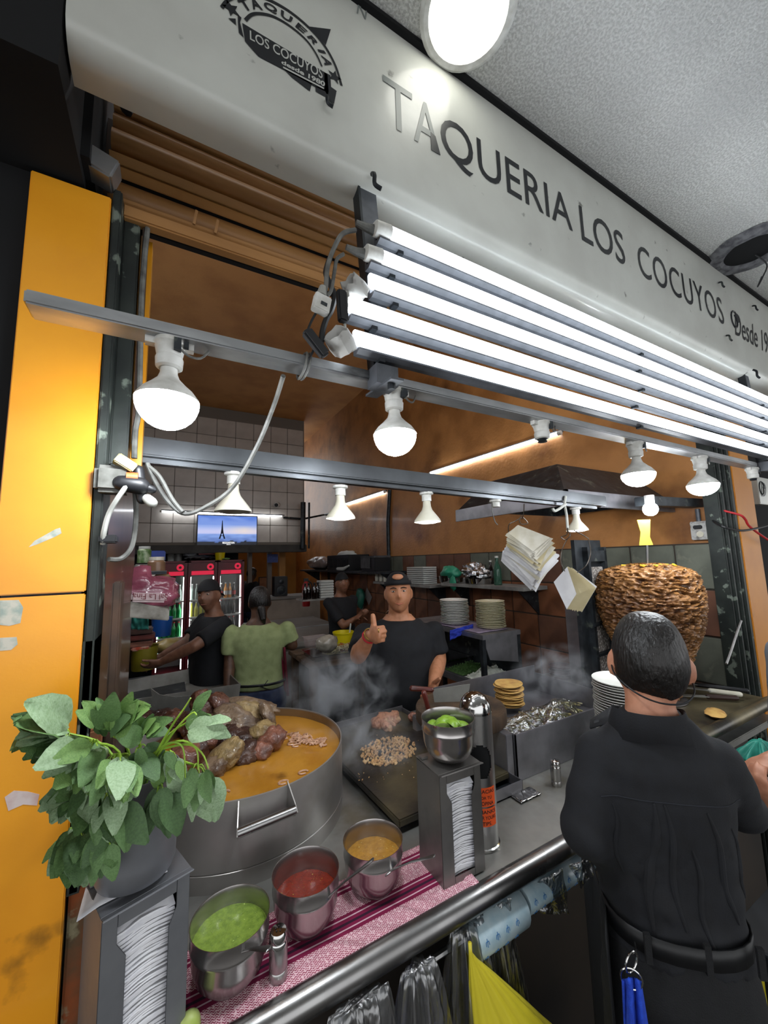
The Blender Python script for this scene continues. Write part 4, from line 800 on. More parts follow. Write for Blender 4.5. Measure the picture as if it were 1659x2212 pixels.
# steel box with tortillas and a bag of cactus --------------------------------------
bx = thing('steel_box', 'rectangular stainless steel box pan on the counter with tortillas inside', 'box pan', (1.15, 1.11, ZC))
part('walls', MB().box(1.152, 1.86, 1.112, 1.118, ZC, 1.122).box(1.152, 1.158, 1.112, 1.62, ZC, 1.122).box(1.854, 1.86, 1.112, 1.62, ZC, 1.122).box(1.152, 1.86, 1.614, 1.62, ZC, 1.16), m_steelb, bx, smooth=False, bevel=.0015)
part('bottom', MB().box(1.158, 1.854, 1.118, 1.614, ZC+.06, ZC+.066), m_steelb, bx, smooth=False)
m_tort = mat('tortilla', 'c9a25c', 'b3864a', 30, .8, c3='8f6030', sc3=20, mix3=(.62, .7)); tmv = []
for k in range(3):
    me = mesh(MB().rings([[V((q*math.cos(a), q*math.sin(a), z+(.004*nz((math.cos(a)*1.3, math.sin(a)*1.3, k*5)) if q > .01 else 0))) for a in [i*math.pi/12 for i in range(24)]] for q, z in ((.001, .0012), (.045, .0016), (.066, .002), (.068, 0), (.066, -.002), (.001, -.0012))], cap=False), 'tortilla'); me.materials.append(m_tort); tmv.append(me)
tc_ = at(1100, 1500, Z=1.10)
for k in range(13):
    o = bpy.data.objects.new('tortilla', tmv[k % 3]); COL.objects.link(o); o.location = (tc_.x+.006*math.sin(k*2.1), tc_.y+.006*math.cos(k*1.7), 1.055+.0082*k); o.rotation_euler = (.04*math.sin(k), .04*math.cos(k*1.3), k*1.1); tag(o, 'soft corn tortilla in the stack at the back of the steel box', 'tortilla', 'tortillas stacked in the steel box')
m_film = filmmat('clear_plastic', 'e2e4e2', .16, .6, .16, 26, (1, 1, 1), .02)
pb = MB()
def hf(u, v):
    p = at(1062+185*u, 1592-42*u-36*v-18*v*u, Z=1.08); e = math.sin(math.pi*min(1, max(0, u)))**.5*math.sin(math.pi*min(1, max(0, v)))**.6
    return (p.x, p.y, 1.045+.06*e+.035*e*(u > .6)*math.sin((u-.6)*6)+.014*nz((u*9, v*7, 1))+.008*nz((u*22, v*18, 2)))
pb.grid(hf, 60, 34); o = one('plastic_bag', pb, m_film, 'crumpled clear plastic bag of cactus strips in the steel box', 'plastic bag', loc=(1.4, 1.2, 1.05), ang=2)
nb = MB(); rn = random.Random(8)
for k in range(150):
    u, v = rn.random(), rn.random(); p = V(hf(u, v)); a = rn.uniform(0, 6.3); d = V((math.cos(a), math.sin(a), rn.uniform(-.2, .2)))*rn.uniform(.012, .03); p.z -= .014+.01*rn.random(); nb.tube([p-d, p+V((0, 0, .004)), p+d], .0045, 5, rnd=True)
o = part('cactus_strips', nb, mat('nopal', '8f8458', '6a6a40', 20, .3, c3='c9c2a2', sc3=12, coat=.4)); tag(o, 'greenish white cactus and onion strips inside the clear bag', 'cactus strips'); o['kind'] = 'stuff'
c = at(1100, 1680, Z=ZC); t = thing('small_pan', 'small grimy square metal pan between the tip cylinder and the steel box', 'pan', V((1.06, 1.10, ZC)))
part('walls', MB().box(.98, 1.12, 1.06, 1.064, ZC, 1.0).box(.98, 1.12, 1.17, 1.174, ZC, 1.0).box(.98, .984, 1.06, 1.174, ZC, 1.0).box(1.116, 1.12, 1.06, 1.174, ZC, 1.0), m_steelb, t, smooth=False, bevel=.001); part('bottom', MB().box(.98, 1.12, 1.06, 1.174, ZC+.002, ZC+.006), m_dark, t, smooth=False)
mb = MB(); mb.grid(lambda u, v: (1.06+.10*u, 1.015+.05*v, ZC+.004+.008*abs(nz((u*8, v*8, 4)))), 14, 8); one('foil_scrap', mb, m_chrome, 'crumpled foil scrap on the counter in front of the small pan', 'foil', loc=(1.1, 1.03, ZC), solid=.001)
# plates ---------------------------------------------------------------------------
m_plate = mat('white_plate', 'd8d8d2', rough=.3, coat=.3); m_platec = mat('cream_plate', 'cfc9a8', rough=.35, coat=.2)
def plate_mesh(m, r=.105): me = mesh(MB().lathe([(.001, .004), (r*.6, .004), (r*.72, .009), (r*.97, .017), (r, .019), (r, .0165), (r*.74, .0045), (r*.62, 0), (.001, 0)], n=32), 'plate', ang=.8); me.materials.append(m); return me
pm = plate_mesh(m_plate); pmc = plate_mesh(m_platec, .1)
def stack(c, n, dz, me, label, group, j=.0025):
    for k in range(n):
        o = bpy.data.objects.new('plate', me); COL.objects.link(o); o.location = V(c)+V((random.uniform(-j, j), random.uniform(-j, j), dz*k)); o.rotation_euler = (random.uniform(-.012, .012), random.uniform(-.012, .012), 0); tag(o, label, 'plate', group)
pc = at(1345, 1495, D=1.52)
stack((pc.x, pc.y, ZC), 33, .0098, pm, 'white plate in the tall stack on the counter behind the waiter', 'plates stacked behind the waiter')
# ---------------------------------------------------------------- leaf pot with the bunch of greens
LP_ = V((-.030, .898, 1.2335))
lpot = one('leaf_pot', MB().lathe([(.001, 0), (.045, 0), (.058, .006), (.063, .018), (.064, .04), (.064, .17), (.0655, .172), (.0655, .175), (.0635, .175), (.0625, .17), (.0625, .03), (.001, .01)], LP_, 40), m_disp2, 'dark steel pot holding the leafy greens on the napkin holder', 'pot', loc=LP_, ang=.7)
gb = thing('greens_bunch', 'big drooping bunch of leafy quelite greens in the steel pot by the pillar', 'greens', LP_+V((0, 0, .16)))
def leafmat(n, a, b_): return mat('leaf_'+n, a, b_, 22, .55, bump=.25, bsc=45, c3='3f5f2a', sc3=9, mix3=(.62, .8))
lm = [leafmat('mid', '60804c', '50703f'), leafmat('pale', '8ea582', '7a946c'), leafmat('dark', '48653a', '3b5630'), leafmat('bright', '729350', '608245')]
lmesh = []
for k in range(6):
    b = MB(); wv = .22+.045*(k % 3); dr = .12+.10*(k % 3)
    def fn(u, v, k=k, wv=wv, dr=dr):
        s = u*2-1; w = wv*(math.sin(math.pi*min(1, (v*.93+.03))**.75)**.8)*(1+.08*nz((v*6, k, s*2))); 
        return (s*w, v, -dr*v*v+.18*abs(s)*w*(1.2 if k % 2 else .5)+.05*nz((s*2+k, v*4, k*3)))
    b.grid(fn, 6, 7); me = mesh(b, 'leaf', ang=3); lmesh.append(me)
lvar = {}
for i, me in enumerate(lmesh):
    for j, m in enumerate(lm): c_ = me.copy(); c_.materials.append(m); lvar[i, j] = c_
rl = random.Random(11); gl = wloc(gb)
def leaf(bx, by, ang, ln, D0, D1, k, tilt=0.):
    a = at(bx, by, D=D0); e = at(bx+ln*math.cos(ang), by+ln*math.sin(ang), D=D1); d = e-a; L = d.length; d.normalize()
    n = (-a+V((0, 0, CAMZ))).normalized()*.8+V((0, 0, .35)); n = MX.Rotation(tilt, 3, d) @ n
    x = d.cross(n).normalized(); n = x.cross(d); R = MX((x, d, n)).transposed().to_euler()
    o = bpy.data.objects.new('leaf', lvar[rl.randrange(6), k]); COL.objects.link(o); o.parent = gb; o.location = a-gl; o.rotation_euler = R; o.scale = (L*rl.uniform(.9, 1.2), L, L)
def stem(pts, r=.0022, k=3): part('stem', MB().tube(pts, [r, r*.8, r*.6, r*.5][:len(pts)] if len(pts) <= 4 else r, 6, sub=4), m_stem, gb)
m_stem = mat('stem_green', '93b53f', '7aa033', 20, .45)
root = LP_+V((0, 0, .12))
deg = math.radians
clusters = [((150, 1585), (125, 225), 15, (60, 92), .66, .60, (0, 1, 2, 0)), ((205, 1605), (85, 165), 16, (70, 100), .64, .585, (0, 1, 3, 0, 1)), ((255, 1632), (60, 125), 13, (55, 90), .62, .575, (1, 3, 0, 1)),
    ((185, 1690), (80, 160), 15, (70, 95), .645, .59, (0, 2, 1, 1)), ((235, 1715), (65, 110), 10, (70, 100), .62, .585, (2, 0, 1)), ((165, 1790), (80, 125), 13, (70, 115), .66, .62, (2, 0, 1)), ((225, 1800), (75, 120), 8, (60, 95), .64, .61, (2, 0, 0)),
    ((245, 1590), (215, 320), 11, (40, 66), .64, .62, (3, 0, 3, 2)), ((300, 1590), (190, 350), 8, (35, 62), .67, .65, (0, 3, 2)), ((300, 1620), (30, 140), 7, (40, 70), .65, .63, (2, 0)), ((365, 1625), (55, 115), 8, (45, 80), .655, .635, (1, 0, 1, 3)),
    ((428, 1655), (70, 112), 8, (50, 105), .665, .64, (1, 1, 0)), ((405, 1560), (-70, 20), 5, (40, 66), .69, .68, (3, 1, 0)), ((345, 1700), (60, 110), 5, (70, 105), .645, .62, (2, 2, 0))]
for (hx, hy), (a0, a1), n, (l0, l1), D0, D1, ks in clusters:
    n = int(n*1.6); l0 *= .82; l1 *= .9
    hub = at(hx, hy, D=D0+.01); mid = (root+hub)/2+V((0, 0, .035)); stem([root, mid, hub], .003)
    for i in range(n):
        a = deg(a0+(a1-a0)*(i+rl.random())/n); off = rl.uniform(4, 38); bx = hx+off*math.cos(a)+rl.uniform(-14, 14); by = hy+off*math.sin(a)*.8+rl.uniform(-12, 12); dd = rl.uniform(-.018, .018)
        leaf(bx, by, a+rl.uniform(-.2, .2), rl.uniform(l0, l1), D0+dd, D1+dd+rl.uniform(-.012, .012), ks[i % len(ks)], rl.uniform(-.55, .55))
        if i % 2 == 0: stem([hub, (hub+at(bx, by, D=D0+dd))/2+V((0, 0, .006)), at(bx, by, D=D0+dd)], .0014)
leaf(408, 1578, -.12, 64, .66, .64, 1, .2); leaf(250, 1590, -1.15, 70, .63, .62, 3, -.2); leaf(215, 1580, -1.2, 40, .64, .63, 3, .3); leaf(345, 1715, 1.35, 98, .635, .61, 2, .1); leaf(360, 1712, 1.15, 88, .635, .61, 2, -.3)
for p in ([(330, 1640), (370, 1570), (398, 1530), (412, 1508)], [(335, 1640), (380, 1575), (415, 1540), (425, 1545)], [(330, 1630), (365, 1605), (395, 1615), (400, 1680)], [(340, 1620), (400, 1608), (425, 1620), (428, 1662)], [(345, 1615), (395, 1600), (435, 1625), (450, 1660)], [(260, 1640), (245, 1632), (232, 1640), (228, 1655)], [(270, 1635), (255, 1628), (250, 1640), (250, 1670)], [(270, 1632), (275, 1630), (280, 1640), (283, 1660)]):
    stem([at(x, y, D=.655+.005*i*(-1 if x > 300 else -1)) for i, (x, y) in enumerate(p)], .0022)
# ---------------------------------------------------------------- rolls of bags, films and hanging plastic bags under the rail
m_roll = mat('printed_film', '9fb0b6', '88a0ab', 30, .3, coat=.4); m_blue = mat('blue_print', '3d6c9a', rough=.4)
def roll(a, b_, r, label):
    t = thing('film_roll', label, 'film roll', a, 'film rolls under the rail'); d = (b_-a).normalized()
    part('wrap', MB().tube([a, a+d*.002, b_-d*.002, b_], [r*.97, r, r, r*.97], 28), m_roll, t, ang=.8); part('core', MB().tube([a-d*.002, b_+d*.002], r*.28, 14), m_black, t)
    u = V((0, -.8, -.6)); w = d.cross(u)
    k = MB(); n = int((b_-a).length/.036)
    for i in range(n):
        for q in (-.9, -.1, .7):
            c = a+d*(.02+.034*i+.012*(q > 0)); 
            def on(s, v): an = q+v/r; return c+d*s+(u*math.cos(an)+w*math.sin(an))*(r+.0006)
            k.tube([on(-.005, .004), on(-.004, -.003), on(.004, -.003), on(.005, .004)], .0009, 4, sub=2).tube([on(0, -.008), on(0, .007)], .0009, 4)
    part('print', k, m_blue, t, kind='stuff'); return t
roll(V((.675, .842, .862)), V((.845, .845, .862)), .044, 'thick roll of printed plastic film under the rail, nearer one')
roll(V((.856, .842, .872)), V((1.14, .845, .872)), .033, 'thinner roll of printed plastic film under the rail, farther one')
one('roll_rod', MB().tube([(.5, .843, .866), (1.2, .845, .872)], .008, 8), m_steel, 'steel rod holding the plastic film rolls', 'rod', loc=(.9, .844, .87))
m_clear = filmmat('clear_bag', 'e6e8ea', .15, .6, .24, 16, (1, 1, .22), .03); m_clear2 = filmmat('clear_film', 'dfe2e4', .12, .6, .16, 30, (1, 1, .6), .02)
def film(name, px, D, label, seed):
    P = [at(x, y, D=D) for x, y in px]; b = MB()
    b.grid(lambda u, v: (P[0]*(1-u)+P[1]*u)*(1-v)+(P[3]*(1-u)+P[2]*u)*v+V((0, -.012*nz((u*5, v*3, seed)), .008*nz((u*9, v, seed+5))*(v > .9))), 16, 12); one(name, b, m_clear2, label, 'plastic film', loc=P[0], ang=2, solid=.0006)
film('film_sheet', [(1130, 1925), (1215, 1875), (1230, 1975), (1140, 1972)], 1.05, 'torn clear film hanging from the farther roll', 1)
film('film_sheet', [(1230, 1868), (1295, 1850), (1290, 1880), (1255, 1920)], 1.02, 'crumpled clear film scrap by the elbow of the waiter', 2)
film('film_sheet', [(1060, 1960), (1105, 1940), (1100, 1995), (1078, 2000)], .98, 'small clear film flap under the thick roll', 3)
def bag(name, m, top, zb, w0, w1, dep, label, seed, folds=9, al=None, skew=(0, 0)):
    b = MB(); top = V(top); NU, NV = 96, 24; R = []
    for j in range(NV+1):
        v = j/NV; z = top.z+(zb-top.z)*v; e = min(1, v*1.4)**.8; hw = w0+(w1-w0)*e; hd = .012+dep*e; row = []
        if v > .85: q = (v-.85)/.15; hw *= 1-.35*q*q; hd *= 1-.5*q*q
        for i in range(NU):
            a = 2*math.pi*i/NU; f = 1+(.20*(1-v)+.10)*math.sin(folds*a+seed+v*1.5)+.08*math.sin(folds*2.3*a+seed*2-v*2)*(1-v*.5)+.12*nz((math.cos(a)*2, v*3+seed, math.sin(a)*2))
            row.append(V((top.x+skew[0]*v+hw*math.cos(a)*f, top.y+skew[1]*v+hd*math.sin(a)*f, z+.008*nz((a, v, seed)))))
        R.append(row)
    b.rings(R); return one(name, b, m, label, 'plastic bag', loc=top, ang=2)
bag('plastic_bag', m_clear, (.36, .80, .925), .42, .05, .10, .06, 'clear plastic bag hanging under the rail, leftmost', 1, 11)
bag('plastic_bag', m_clear, (.50, .80, .92), .40, .03, .09, .07, 'clear plastic bag with a purple print inside, hanging under the rail', 4, 10)
bag('plastic_bag', m_clear, (.66, .83, .91), .45, .04, .09, .06, 'clear plastic bag hanging behind the yellow one', 7, 9)
bag('plastic_bag', m_clear, (.79, .87, .83), .45, .03, .075, .05, 'clear plastic bag hanging under the thick film roll', 9, 8)
mb = MB().ell((.53, .80, .66), (.055, .035, .11), (0, .3, 0), 18, 12, fn=lambda q: 1+.25*nz(q*2, 1, 3)); one('bagged_cup', mb, mat('purple_print', '5d5980', '2a2644', 26, .5, tex='noise', mix=(.46, .5), stretch=(1, 1, .5)), 'purple and white printed cup bundle inside a clear bag', 'cup bundle', loc=(.53, .80, .66))
m_yel = mat('yellow_bag', 'd2c432', 'b5a728', 5, .38, sss=0, bump=1.0, bsc=16, stretch=(1, 1, .3), coat=.2)
b = MB(); tp_ = V((.634, .79, .91)); R = []
for j in range(27):
    v = j/26; z = .91-.52*v; e = max(0, (v-.05)/.95)**.95; cx = tp_.x+.01*v+.20*e; hw = .004+.21*min(1, e*1.05); hd = .004+.085*min(1, e*1.3)
    R.append([V((cx+hw*math.cos(a)*(1+.03*math.sin(a*15+v*4)+.08*nz((math.cos(a)*1.5, v*3, math.sin(a)*1.5))), .79+hd*math.sin(a)*(1+.10*math.sin(a*13+v*3)), z+.02*nz((math.cos(a)*2, v, 3))*v)) for a in [k*2*math.pi/60 for k in range(60)]])
b.rings(R); one('plastic_bag', b, m_yel, 'yellow plastic bag hanging from the rail by one stretched handle', 'plastic bag', loc=tp_, ang=2)
# ---------------------------------------------------------------- black table, bags at the right edge
TZ = .72; e0, e1 = at(1590, 1800, Z=TZ), at(1610, 2032, Z=TZ)
t = thing('black_table', 'black topped customer table at the right behind the waiter', 'table', (1.6, .1, 0)); xa, xb = e1.x, e0.x
part('table_top', MB().box(xa, xb, -1.2, .62, TZ-.025, TZ), mat('black_laminate', '26282b', '1c1e21', 6, .35), t, smooth=False, bevel=.004); part('edge_trim', MB().box(xb, xb+.015, -1.2, .63, TZ-.03, TZ+.012).box(xa-.012, xa, -1.2, .63, TZ-.035, TZ+.004), m_dark, t, smooth=False, bevel=.002)
for x in (xa+.05, xb-.05):
    for y in (-1.1, .55): part('leg', MB().box(x-.015, x+.015, y-.015, y+.015, 0, TZ-.025), m_dark, t, smooth=False)
bag('plastic_bag', m_yel, at(1668, 2060, D=1.25), .3, .03, .12, .08, 'yellow plastic bag hanging at the edge of the black table', 3, 7)
bag('plastic_bag', mat('teal_bag', '2f8f7c', '247264', 8, .5, bump=.8, bsc=20), at(1640, 1600, D=1.55), .95, .02, .10, .05, 'teal plastic bag hanging below the dark counter at the right', 5, 7)
# ---------------------------------------------------------------- right end: raised dark griddle, vertical roaster, meat cone
t = thing('dark_griddle', 'blackened raised griddle counter at the right end under the roaster', 'griddle', (2.2, 1.2, ZC))
part('top', MB().box(1.88, 2.64, .86, 1.75, 1.02, 1.045), m_grid, t, smooth=False, bevel=.003)
part('front_roll', MB().tube([(1.88, .855, 1.03), (2.64, .855, 1.03)], .026, 14), m_grid, t)
part('body', MB().box(1.90, 2.62, .90, 1.72, ZC, 1.02), m_dark, t, smooth=False)
TC = at(1412, 1400, D=2.0); TCx, TCy = TC.x, TC.y
tz = lambda y, dx=0: at(1412+dx, y, D=2.0).z
prof = [(1218, .05), (1224, .13), (1234, .205), (1246, .232), (1262, .244), (1290, .252), (1315, .25), (1345, .232), (1375, .205), (1405, .175), (1440, .135), (1470, .10), (1500, .085), (1512, .05)]
pv = [V((r, tz(y), 0)) for y, r in prof]; pv = spline(pv, 14); NT = 150
def fb(p): return .55*nz(p)+.3*nz(p*2.1)+.2*nz(p*4.3)
R = []; tcol = []; NT = 230
for p in spline([V((r, tz(y), 0)) for y, r in prof], 18):
    row = []
    for k in range(NT):
        a = 2*math.pi*k/NT; q = V((math.cos(a)*p.x, math.sin(a)*p.x, p.y))
        w = q+V((nz(q*9, 1, 5), nz(q*9, 1, 9), nz(q*9, 1, 2)))*.02
        f1 = 1-abs(nz(V((w.x*24, w.y*24, w.z*58))))*2.2; f2 = 1-abs(nz(V((w.x*52, w.y*52, w.z*120+3))))*2.2; f3 = nz(q*5.5, 1, 4)
        d = .017*f1+.010*f2+.012*f3
        row.append(V((TCx+math.cos(a)*(p.x*.875+d), TCy+math.sin(a)*(p.x*.875+d), p.y+.005*f2)))
        g_ = max(0, min(1, .25+.42*f1+.33*f2+.2*nz(q*60))); ch = max(0, min(1, .5-1.5*nz(q*4.2, 1, 8)+(.35 if p.y > tz(1262) else 0)))  # crevices painted darker: shade put into the meat colour, plus charred patches
        c1 = [x*(1-g_)+y_*g_ for x, y_ in zip(lin('2e1610'), lin('a5743f'))]; tcol.append([x*(1-ch*.6)+y_*ch*.6 for x, y_ in zip(c1, lin('3f2018'))])
    R.append(row)
m_trompo = mat('roast_meat', 'a8744a', rough=.36, bump=1, bsc=160, coat=.3, attr='Col')
t = thing('roast_cone', 'huge cone of layered roast meat on a vertical spit', 'meat cone', (TCx, TCy, 1.05))
mo = part('meat', MB().rings(R), m_trompo, t, ang=1.2); ca = mo.data.color_attributes.new('Col', 'FLOAT_COLOR', 'POINT')
for i, c in enumerate(tcol): ca.data[i].color = (*c, 1)
part('spit_rod', MB().tube([at(1399, 1235, D=2.0), at(1397, 1150, D=2.0)], .006, 8), m_steel, t)
part('spit_foot', MB().lathe([(.001, 1.047), (.12, 1.047), (.12, 1.055), (.03, 1.07), (.02, 1.13), (.001, 1.13)], (TCx, TCy, 0), 24), m_steelb, t)
fp = MB(); rf = random.Random(6)
for k in range(26): c = V((TCx+rf.uniform(-.13, .06), TCy+rf.uniform(-.14, .05), tz(1222)+.004)); fp.obox(c, (.02, .012, .006), (rf.uniform(-.4, .4), rf.uniform(-.4, .4), rf.uniform(0, 3)))
o = part('pineapple_bits', fp, mat('pineapple', 'd9b23a', 'c4982c', 40, .45), smooth=False); tag(o, 'yellow pineapple bits on top of the roast cone', 'pineapple'); o['kind'] = 'stuff'
fl = [at(x, y, D=1.99) for x, y in ((1376, 1123), (1405, 1122), (1404, 1160), (1411, 1177), (1381, 1178), (1384, 1150))]
one('paper_flag', MB().prism(fl, (.001, .002, 0)), mat('yellow_paper', 'd8c23f', 'cdb436', 20, .8), 'yellow paper slip stuck on top of the spit', 'paper', loc=fl[0], smooth=False)
hx = thing('vertical_roaster', 'tall dark gas roaster with pale burner tiles beside the meat cone', 'roaster', (1.98, 1.4, 1.047))
R1, R2, R3 = at(1227, 1400, D=2.2), at(1276, 1400, D=2.08), at(1318, 1400, D=2.2)
def upright(name, A, B, z0, z1, th, m, par, **k): n = V((B.y-A.y, A.x-B.x, 0)).normalized(); return part(name, MB().prism([(A.x, A.y, z0), (B.x, B.y, z0), (B.x+n.x*th, B.y+n.y*th, z0), (A.x+n.x*th, A.y+n.y*th, z0)], (0, 0, z1-z0)), m, par, smooth=False, **k)
upright('side_panel', R1, R2, 1.047, 1.50, -.01, m_steelb, hx, bevel=.002)
lp2 = lambda f: R2*(1-f)+R3*f
for a, b_, z0, z1 in ((0, .12, 1.047, 1.82), (.88, 1, 1.047, 1.82), (0, 1, 1.74, 1.80), (0, 1, 1.047, 1.075)): upright('frame', lp2(a), lp2(b_), z0, z1, .03, m_dark, hx)
upright('back_plate', lp2(-.35), lp2(1), 1.047, 1.86, -.02, m_dark, hx)
m_burn = mat('burner_ceramic', 'b9b4ae', '77706a', 70, .8, tex='voronoi', mix=(.2, .5), bump=1.2, bsc=70)
for k in range(4):
    br_ = upright('burner', lp2(.17), lp2(.86), 1.095+k*.158, 1.235+k*.158, .015, m_burn, hx, bevel=.002); upright('burner_bar', lp2(.02), lp2(.98), 1.08+k*.158, 1.095+k*.158, .035, m_dark, br_)
ho = thing('extractor_hood', 'dark sheet metal extractor hood above the roaster', 'hood', (2.35, 1.6, 2.1))
P = [at(1195, 1108, D=2.3), at(1300, 1098, D=1.9)]
hp = [V((1.75, 1.25, 2.10)), V((2.80, 1.25, 2.10)), V((2.80, 2.1, 2.10)), V((1.75, 2.1, 2.10))]; hq = [V((2.05, 1.5, 2.33)), V((2.80, 1.5, 2.33)), V((2.80, 2.1, 2.33)), V((2.05, 2.1, 2.33))]
part('canopy', MB().rings([hp, hq], cap=False), m_dark, ho, smooth=False); part('rim', MB().box(1.74, 2.80, 1.235, 1.255, 2.03, 2.11).box(1.74, 1.76, 1.235, 2.1, 2.03, 2.11), m_steelb, ho, smooth=False, bevel=.002)
part('light_bar', MB().bar(at(1385, 1083, Y=1.12), at(1508, 1088, Y=1.12), .07, .05), m_dark, ho, smooth=False, bevel=.003)
c = at(1405, 1100, D=1.95); t = thing('hood_lamp', 'bright lamp glowing behind the dark bar of the hood', 'lamp', c); part('glass', MB().ell(c, .034, nu=18, nv=10), m_bulb, t); part('base', MB().tube([c+V((0, 0, .02)), c+V((0, 0, .07))], .022, 12), m_white, t)
c = at(1512, 1146, X=2.785); t = thing('outlet_box', 'grey surface mounted power outlet with a plug on the orange wall', 'outlet', c)
part('box', MB().obox(c, (.03, .085, .11)), m_dirtw, t, smooth=False, bevel=.004); part('outlet', MB().tube([c+V((-.014, -.005, -.022)), c+V((-.018, -.005, -.022))], .018, 16), m_cream, t); part('plug', MB().obox(c+V((-.025, 0, .02)), (.025, .04, .022)), m_black, t, smooth=False, bevel=.004); part('conduit', MB().tube([c+V((0, 0, .055)), c+V((0, 0, .13))], .012, 10), m_zinc, t)
cable('cable', [(1503, 1140, 1.2), (1500, 1165, 1.19), (1512, 1182, 1.18), (1535, 1182, 1.16), (1543, 1170, 1.15), (1536, 1130, 1.14), (1530, 1100, 1.13)], .005, m_wire_b, 'black cord looping under the wall outlet')
cable('cable', [(1514, 1098, 1.13), (1535, 1120, 1.05), (1560, 1137, .95), (1600, 1146, .91), (1640, 1140, .9), (1680, 1128, .88)], .006, m_wire_b, 'black cable sagging across the right jamb rails')
cable('cable', [(1518, 1080, 1.12), (1555, 1100, 1.0), (1597, 1112, .92), (1610, 1122, .91), (1620, 1138, .91), (1657, 1165, .9), (1675, 1172, .9)], .006, m_wire_r, 'red cable crossing in front of the right orange pillar')
cable('tongs', [(1601, 1341), (1592, 1366), (1581, 1400), (1569, 1434)], .006, m_steel, 'steel tongs hanging on the right jamb rails', .94, cat='tongs')
for i, (a, b_, r, m, lab) in enumerate((((1465, 1474), (1612, 1492), .011, m_black, 'long knife with a black handle lying at the right end of the griddle'), ((1535, 1492), (1598, 1500), .012, m_cream, 'knife with a white handle lying on the dark griddle'), ((1530, 1505), (1590, 1508), .012, mat('brown_handle', '2f1d18', rough=.5), 'spatula with a dark brown handle lying on the griddle edge'))):
    A, B = at(a[0], a[1], Z=1.065+.012*(2-i)), at(b_[0], b_[1], Z=1.065+.012*(2-i)); d = (B-A).normalized(); t = thing('griddle_knife', lab, 'knife', A, 'tools on the dark griddle'); part('handle', MB().tube([A+d*(.08 if i == 0 else 0), B], r, 10, rnd=True), m, t)
    s = d.cross(V((0, 0, 1))); part('blade', MB().prism([A-d*.16-s*.01, A+d*.08*(i == 0)-s*.012, A+d*.08*(i == 0)+s*.012, A-d*.14+s*.02], (0, 0, .003)), m_bl, t, smooth=False)
c = at(1545, 1540, Z=1.06); mb = MB().ell(c, (.06, .04, .012), (0, 0, .4), 18, 8, fn=lambda q: 1+.2*nz(q*2, 1, 4)); one('folded_tortilla', mb, m_tort, 'folded yellow tortilla on the dark griddle beside the shoulder of the waiter', 'tortilla', loc=c)
m_bowlr = mat('dark_red_bowl', '4a1f20', '35161a', 20, .4)
for k in range(3):
    c = at(1212, 1466-k*11, D=2.35); one('clay_bowl', MB().lathe([(.001, 0), (.05, 0), (.068, .012), (.07, .02), (.064, .02), (.045, .006), (.001, .006)], c, 24), m_bowlr, ('lowest', 'middle', 'topmost')[k]+' dark red bowl of the small stack behind the steel box', 'bowl', 'dark red bowls', loc=c)
# ---------------------------------------------------------------- paper sheaves on wire hooks
m_paper = [mat('sheet_paper', 'd0ccc0', 'b7b09c', 14, .9), mat('sheet_paper_white', 'd2d1d2', 'c0bfc2', 14, .9), mat('sheet_paper_tan', 'c4b894', 'b0a27c', 10, .9)]
rp = random.Random(9)
def sheet(C, D, m, lab, grp, bend=.006, seed=0):
    P = [at(x+rp.uniform(-1.2, 1.2), y+rp.uniform(-1.2, 1.2), D=d) for (x, y), d in zip(C, D)]; b = MB(); n = (P[1]-P[0]).cross(P[3]-P[0]).normalized()
    b.grid(lambda u, v: (P[0]*(1-u)+P[1]*u)*(1-v)+(P[3]*(1-u)+P[2]*u)*v+n*bend*(math.sin(u*3.1)*math.sin(v*3.1)+.5*nz((u*2, v*2, seed))), 4, 4)
    one('paper_sheet', b, m, lab, 'paper sheet', grp, loc=P[0], ang=2)
def lerp3(a, b_, c, t): q = (a, b_, c); i = 0 if t < .5 else 1; f = t*2-i; return [(p[0]*(1-f)+r[0]*f, p[1]*(1-f)+r[1]*f) for p, r in zip(q[i], q[i+1])]
F1 = [(1119, 1133), (1190, 1161), (1154, 1196), (1096, 1156)]; M1 = [(1108, 1160), (1201, 1196), (1166, 1240), (1099, 1190)]; B1 = [(1086, 1190), (1198, 1216), (1150, 1278), (1083, 1212)]
N1 = 44
for i in range(N1):
    f = i/(N1-1); C = lerp3(F1, M1, B1, f); jit = rp.uniform(-9, 9); C = [C[0], (C[1][0]+jit, C[1][1]), (C[2][0]+rp.uniform(-11, 11), C[2][1]+rp.uniform(-5, 5)), (C[3][0]+rp.uniform(-5, 5), C[3][1]+rp.uniform(-4, 4))]
    sheet(C, [1.45+.20*f]*4, m_paper[0 if f < .12 else (2 if rp.random() < .6 else 0) if f < .48 else 1 if rp.random() < .85 else 0], ('yellowed wrapping paper sheet in the upper half of the big hanging sheaf' if f < .5 else 'white wrapping paper sheet in the lower half of the big hanging sheaf') if i else 'foremost wrapping paper sheet of the big hanging sheaf, smudged grey', 'sheets of the big paper sheaf', .004, i)
F2 = [(1224, 1224), (1246, 1284), (1224, 1317), (1196, 1257)]; B2 = [(1238, 1227), (1290, 1268), (1258, 1323), (1240, 1290)]
for i in range(15):
    f = i/14; C = [(p[0]*(1-f)+q[0]*f, p[1]*(1-f)+q[1]*f) for p, q in zip(F2, B2)]
    sheet(C, [1.42+.075*f]*4, m_paper[1 if i in (0, 14) else 2], 'foremost wrapping paper sheet of the small hanging sheaf' if i == 0 else 'rearmost bright wrapping paper sheet of the small hanging sheaf' if i == 14 else 'curled tan wrapping paper sheet inside the small hanging sheaf', 'sheets of the small paper sheaf', .004, 50)
m_wirem = mat('hook_wire', '6d6862', '4a4038', 40, .4, .9)
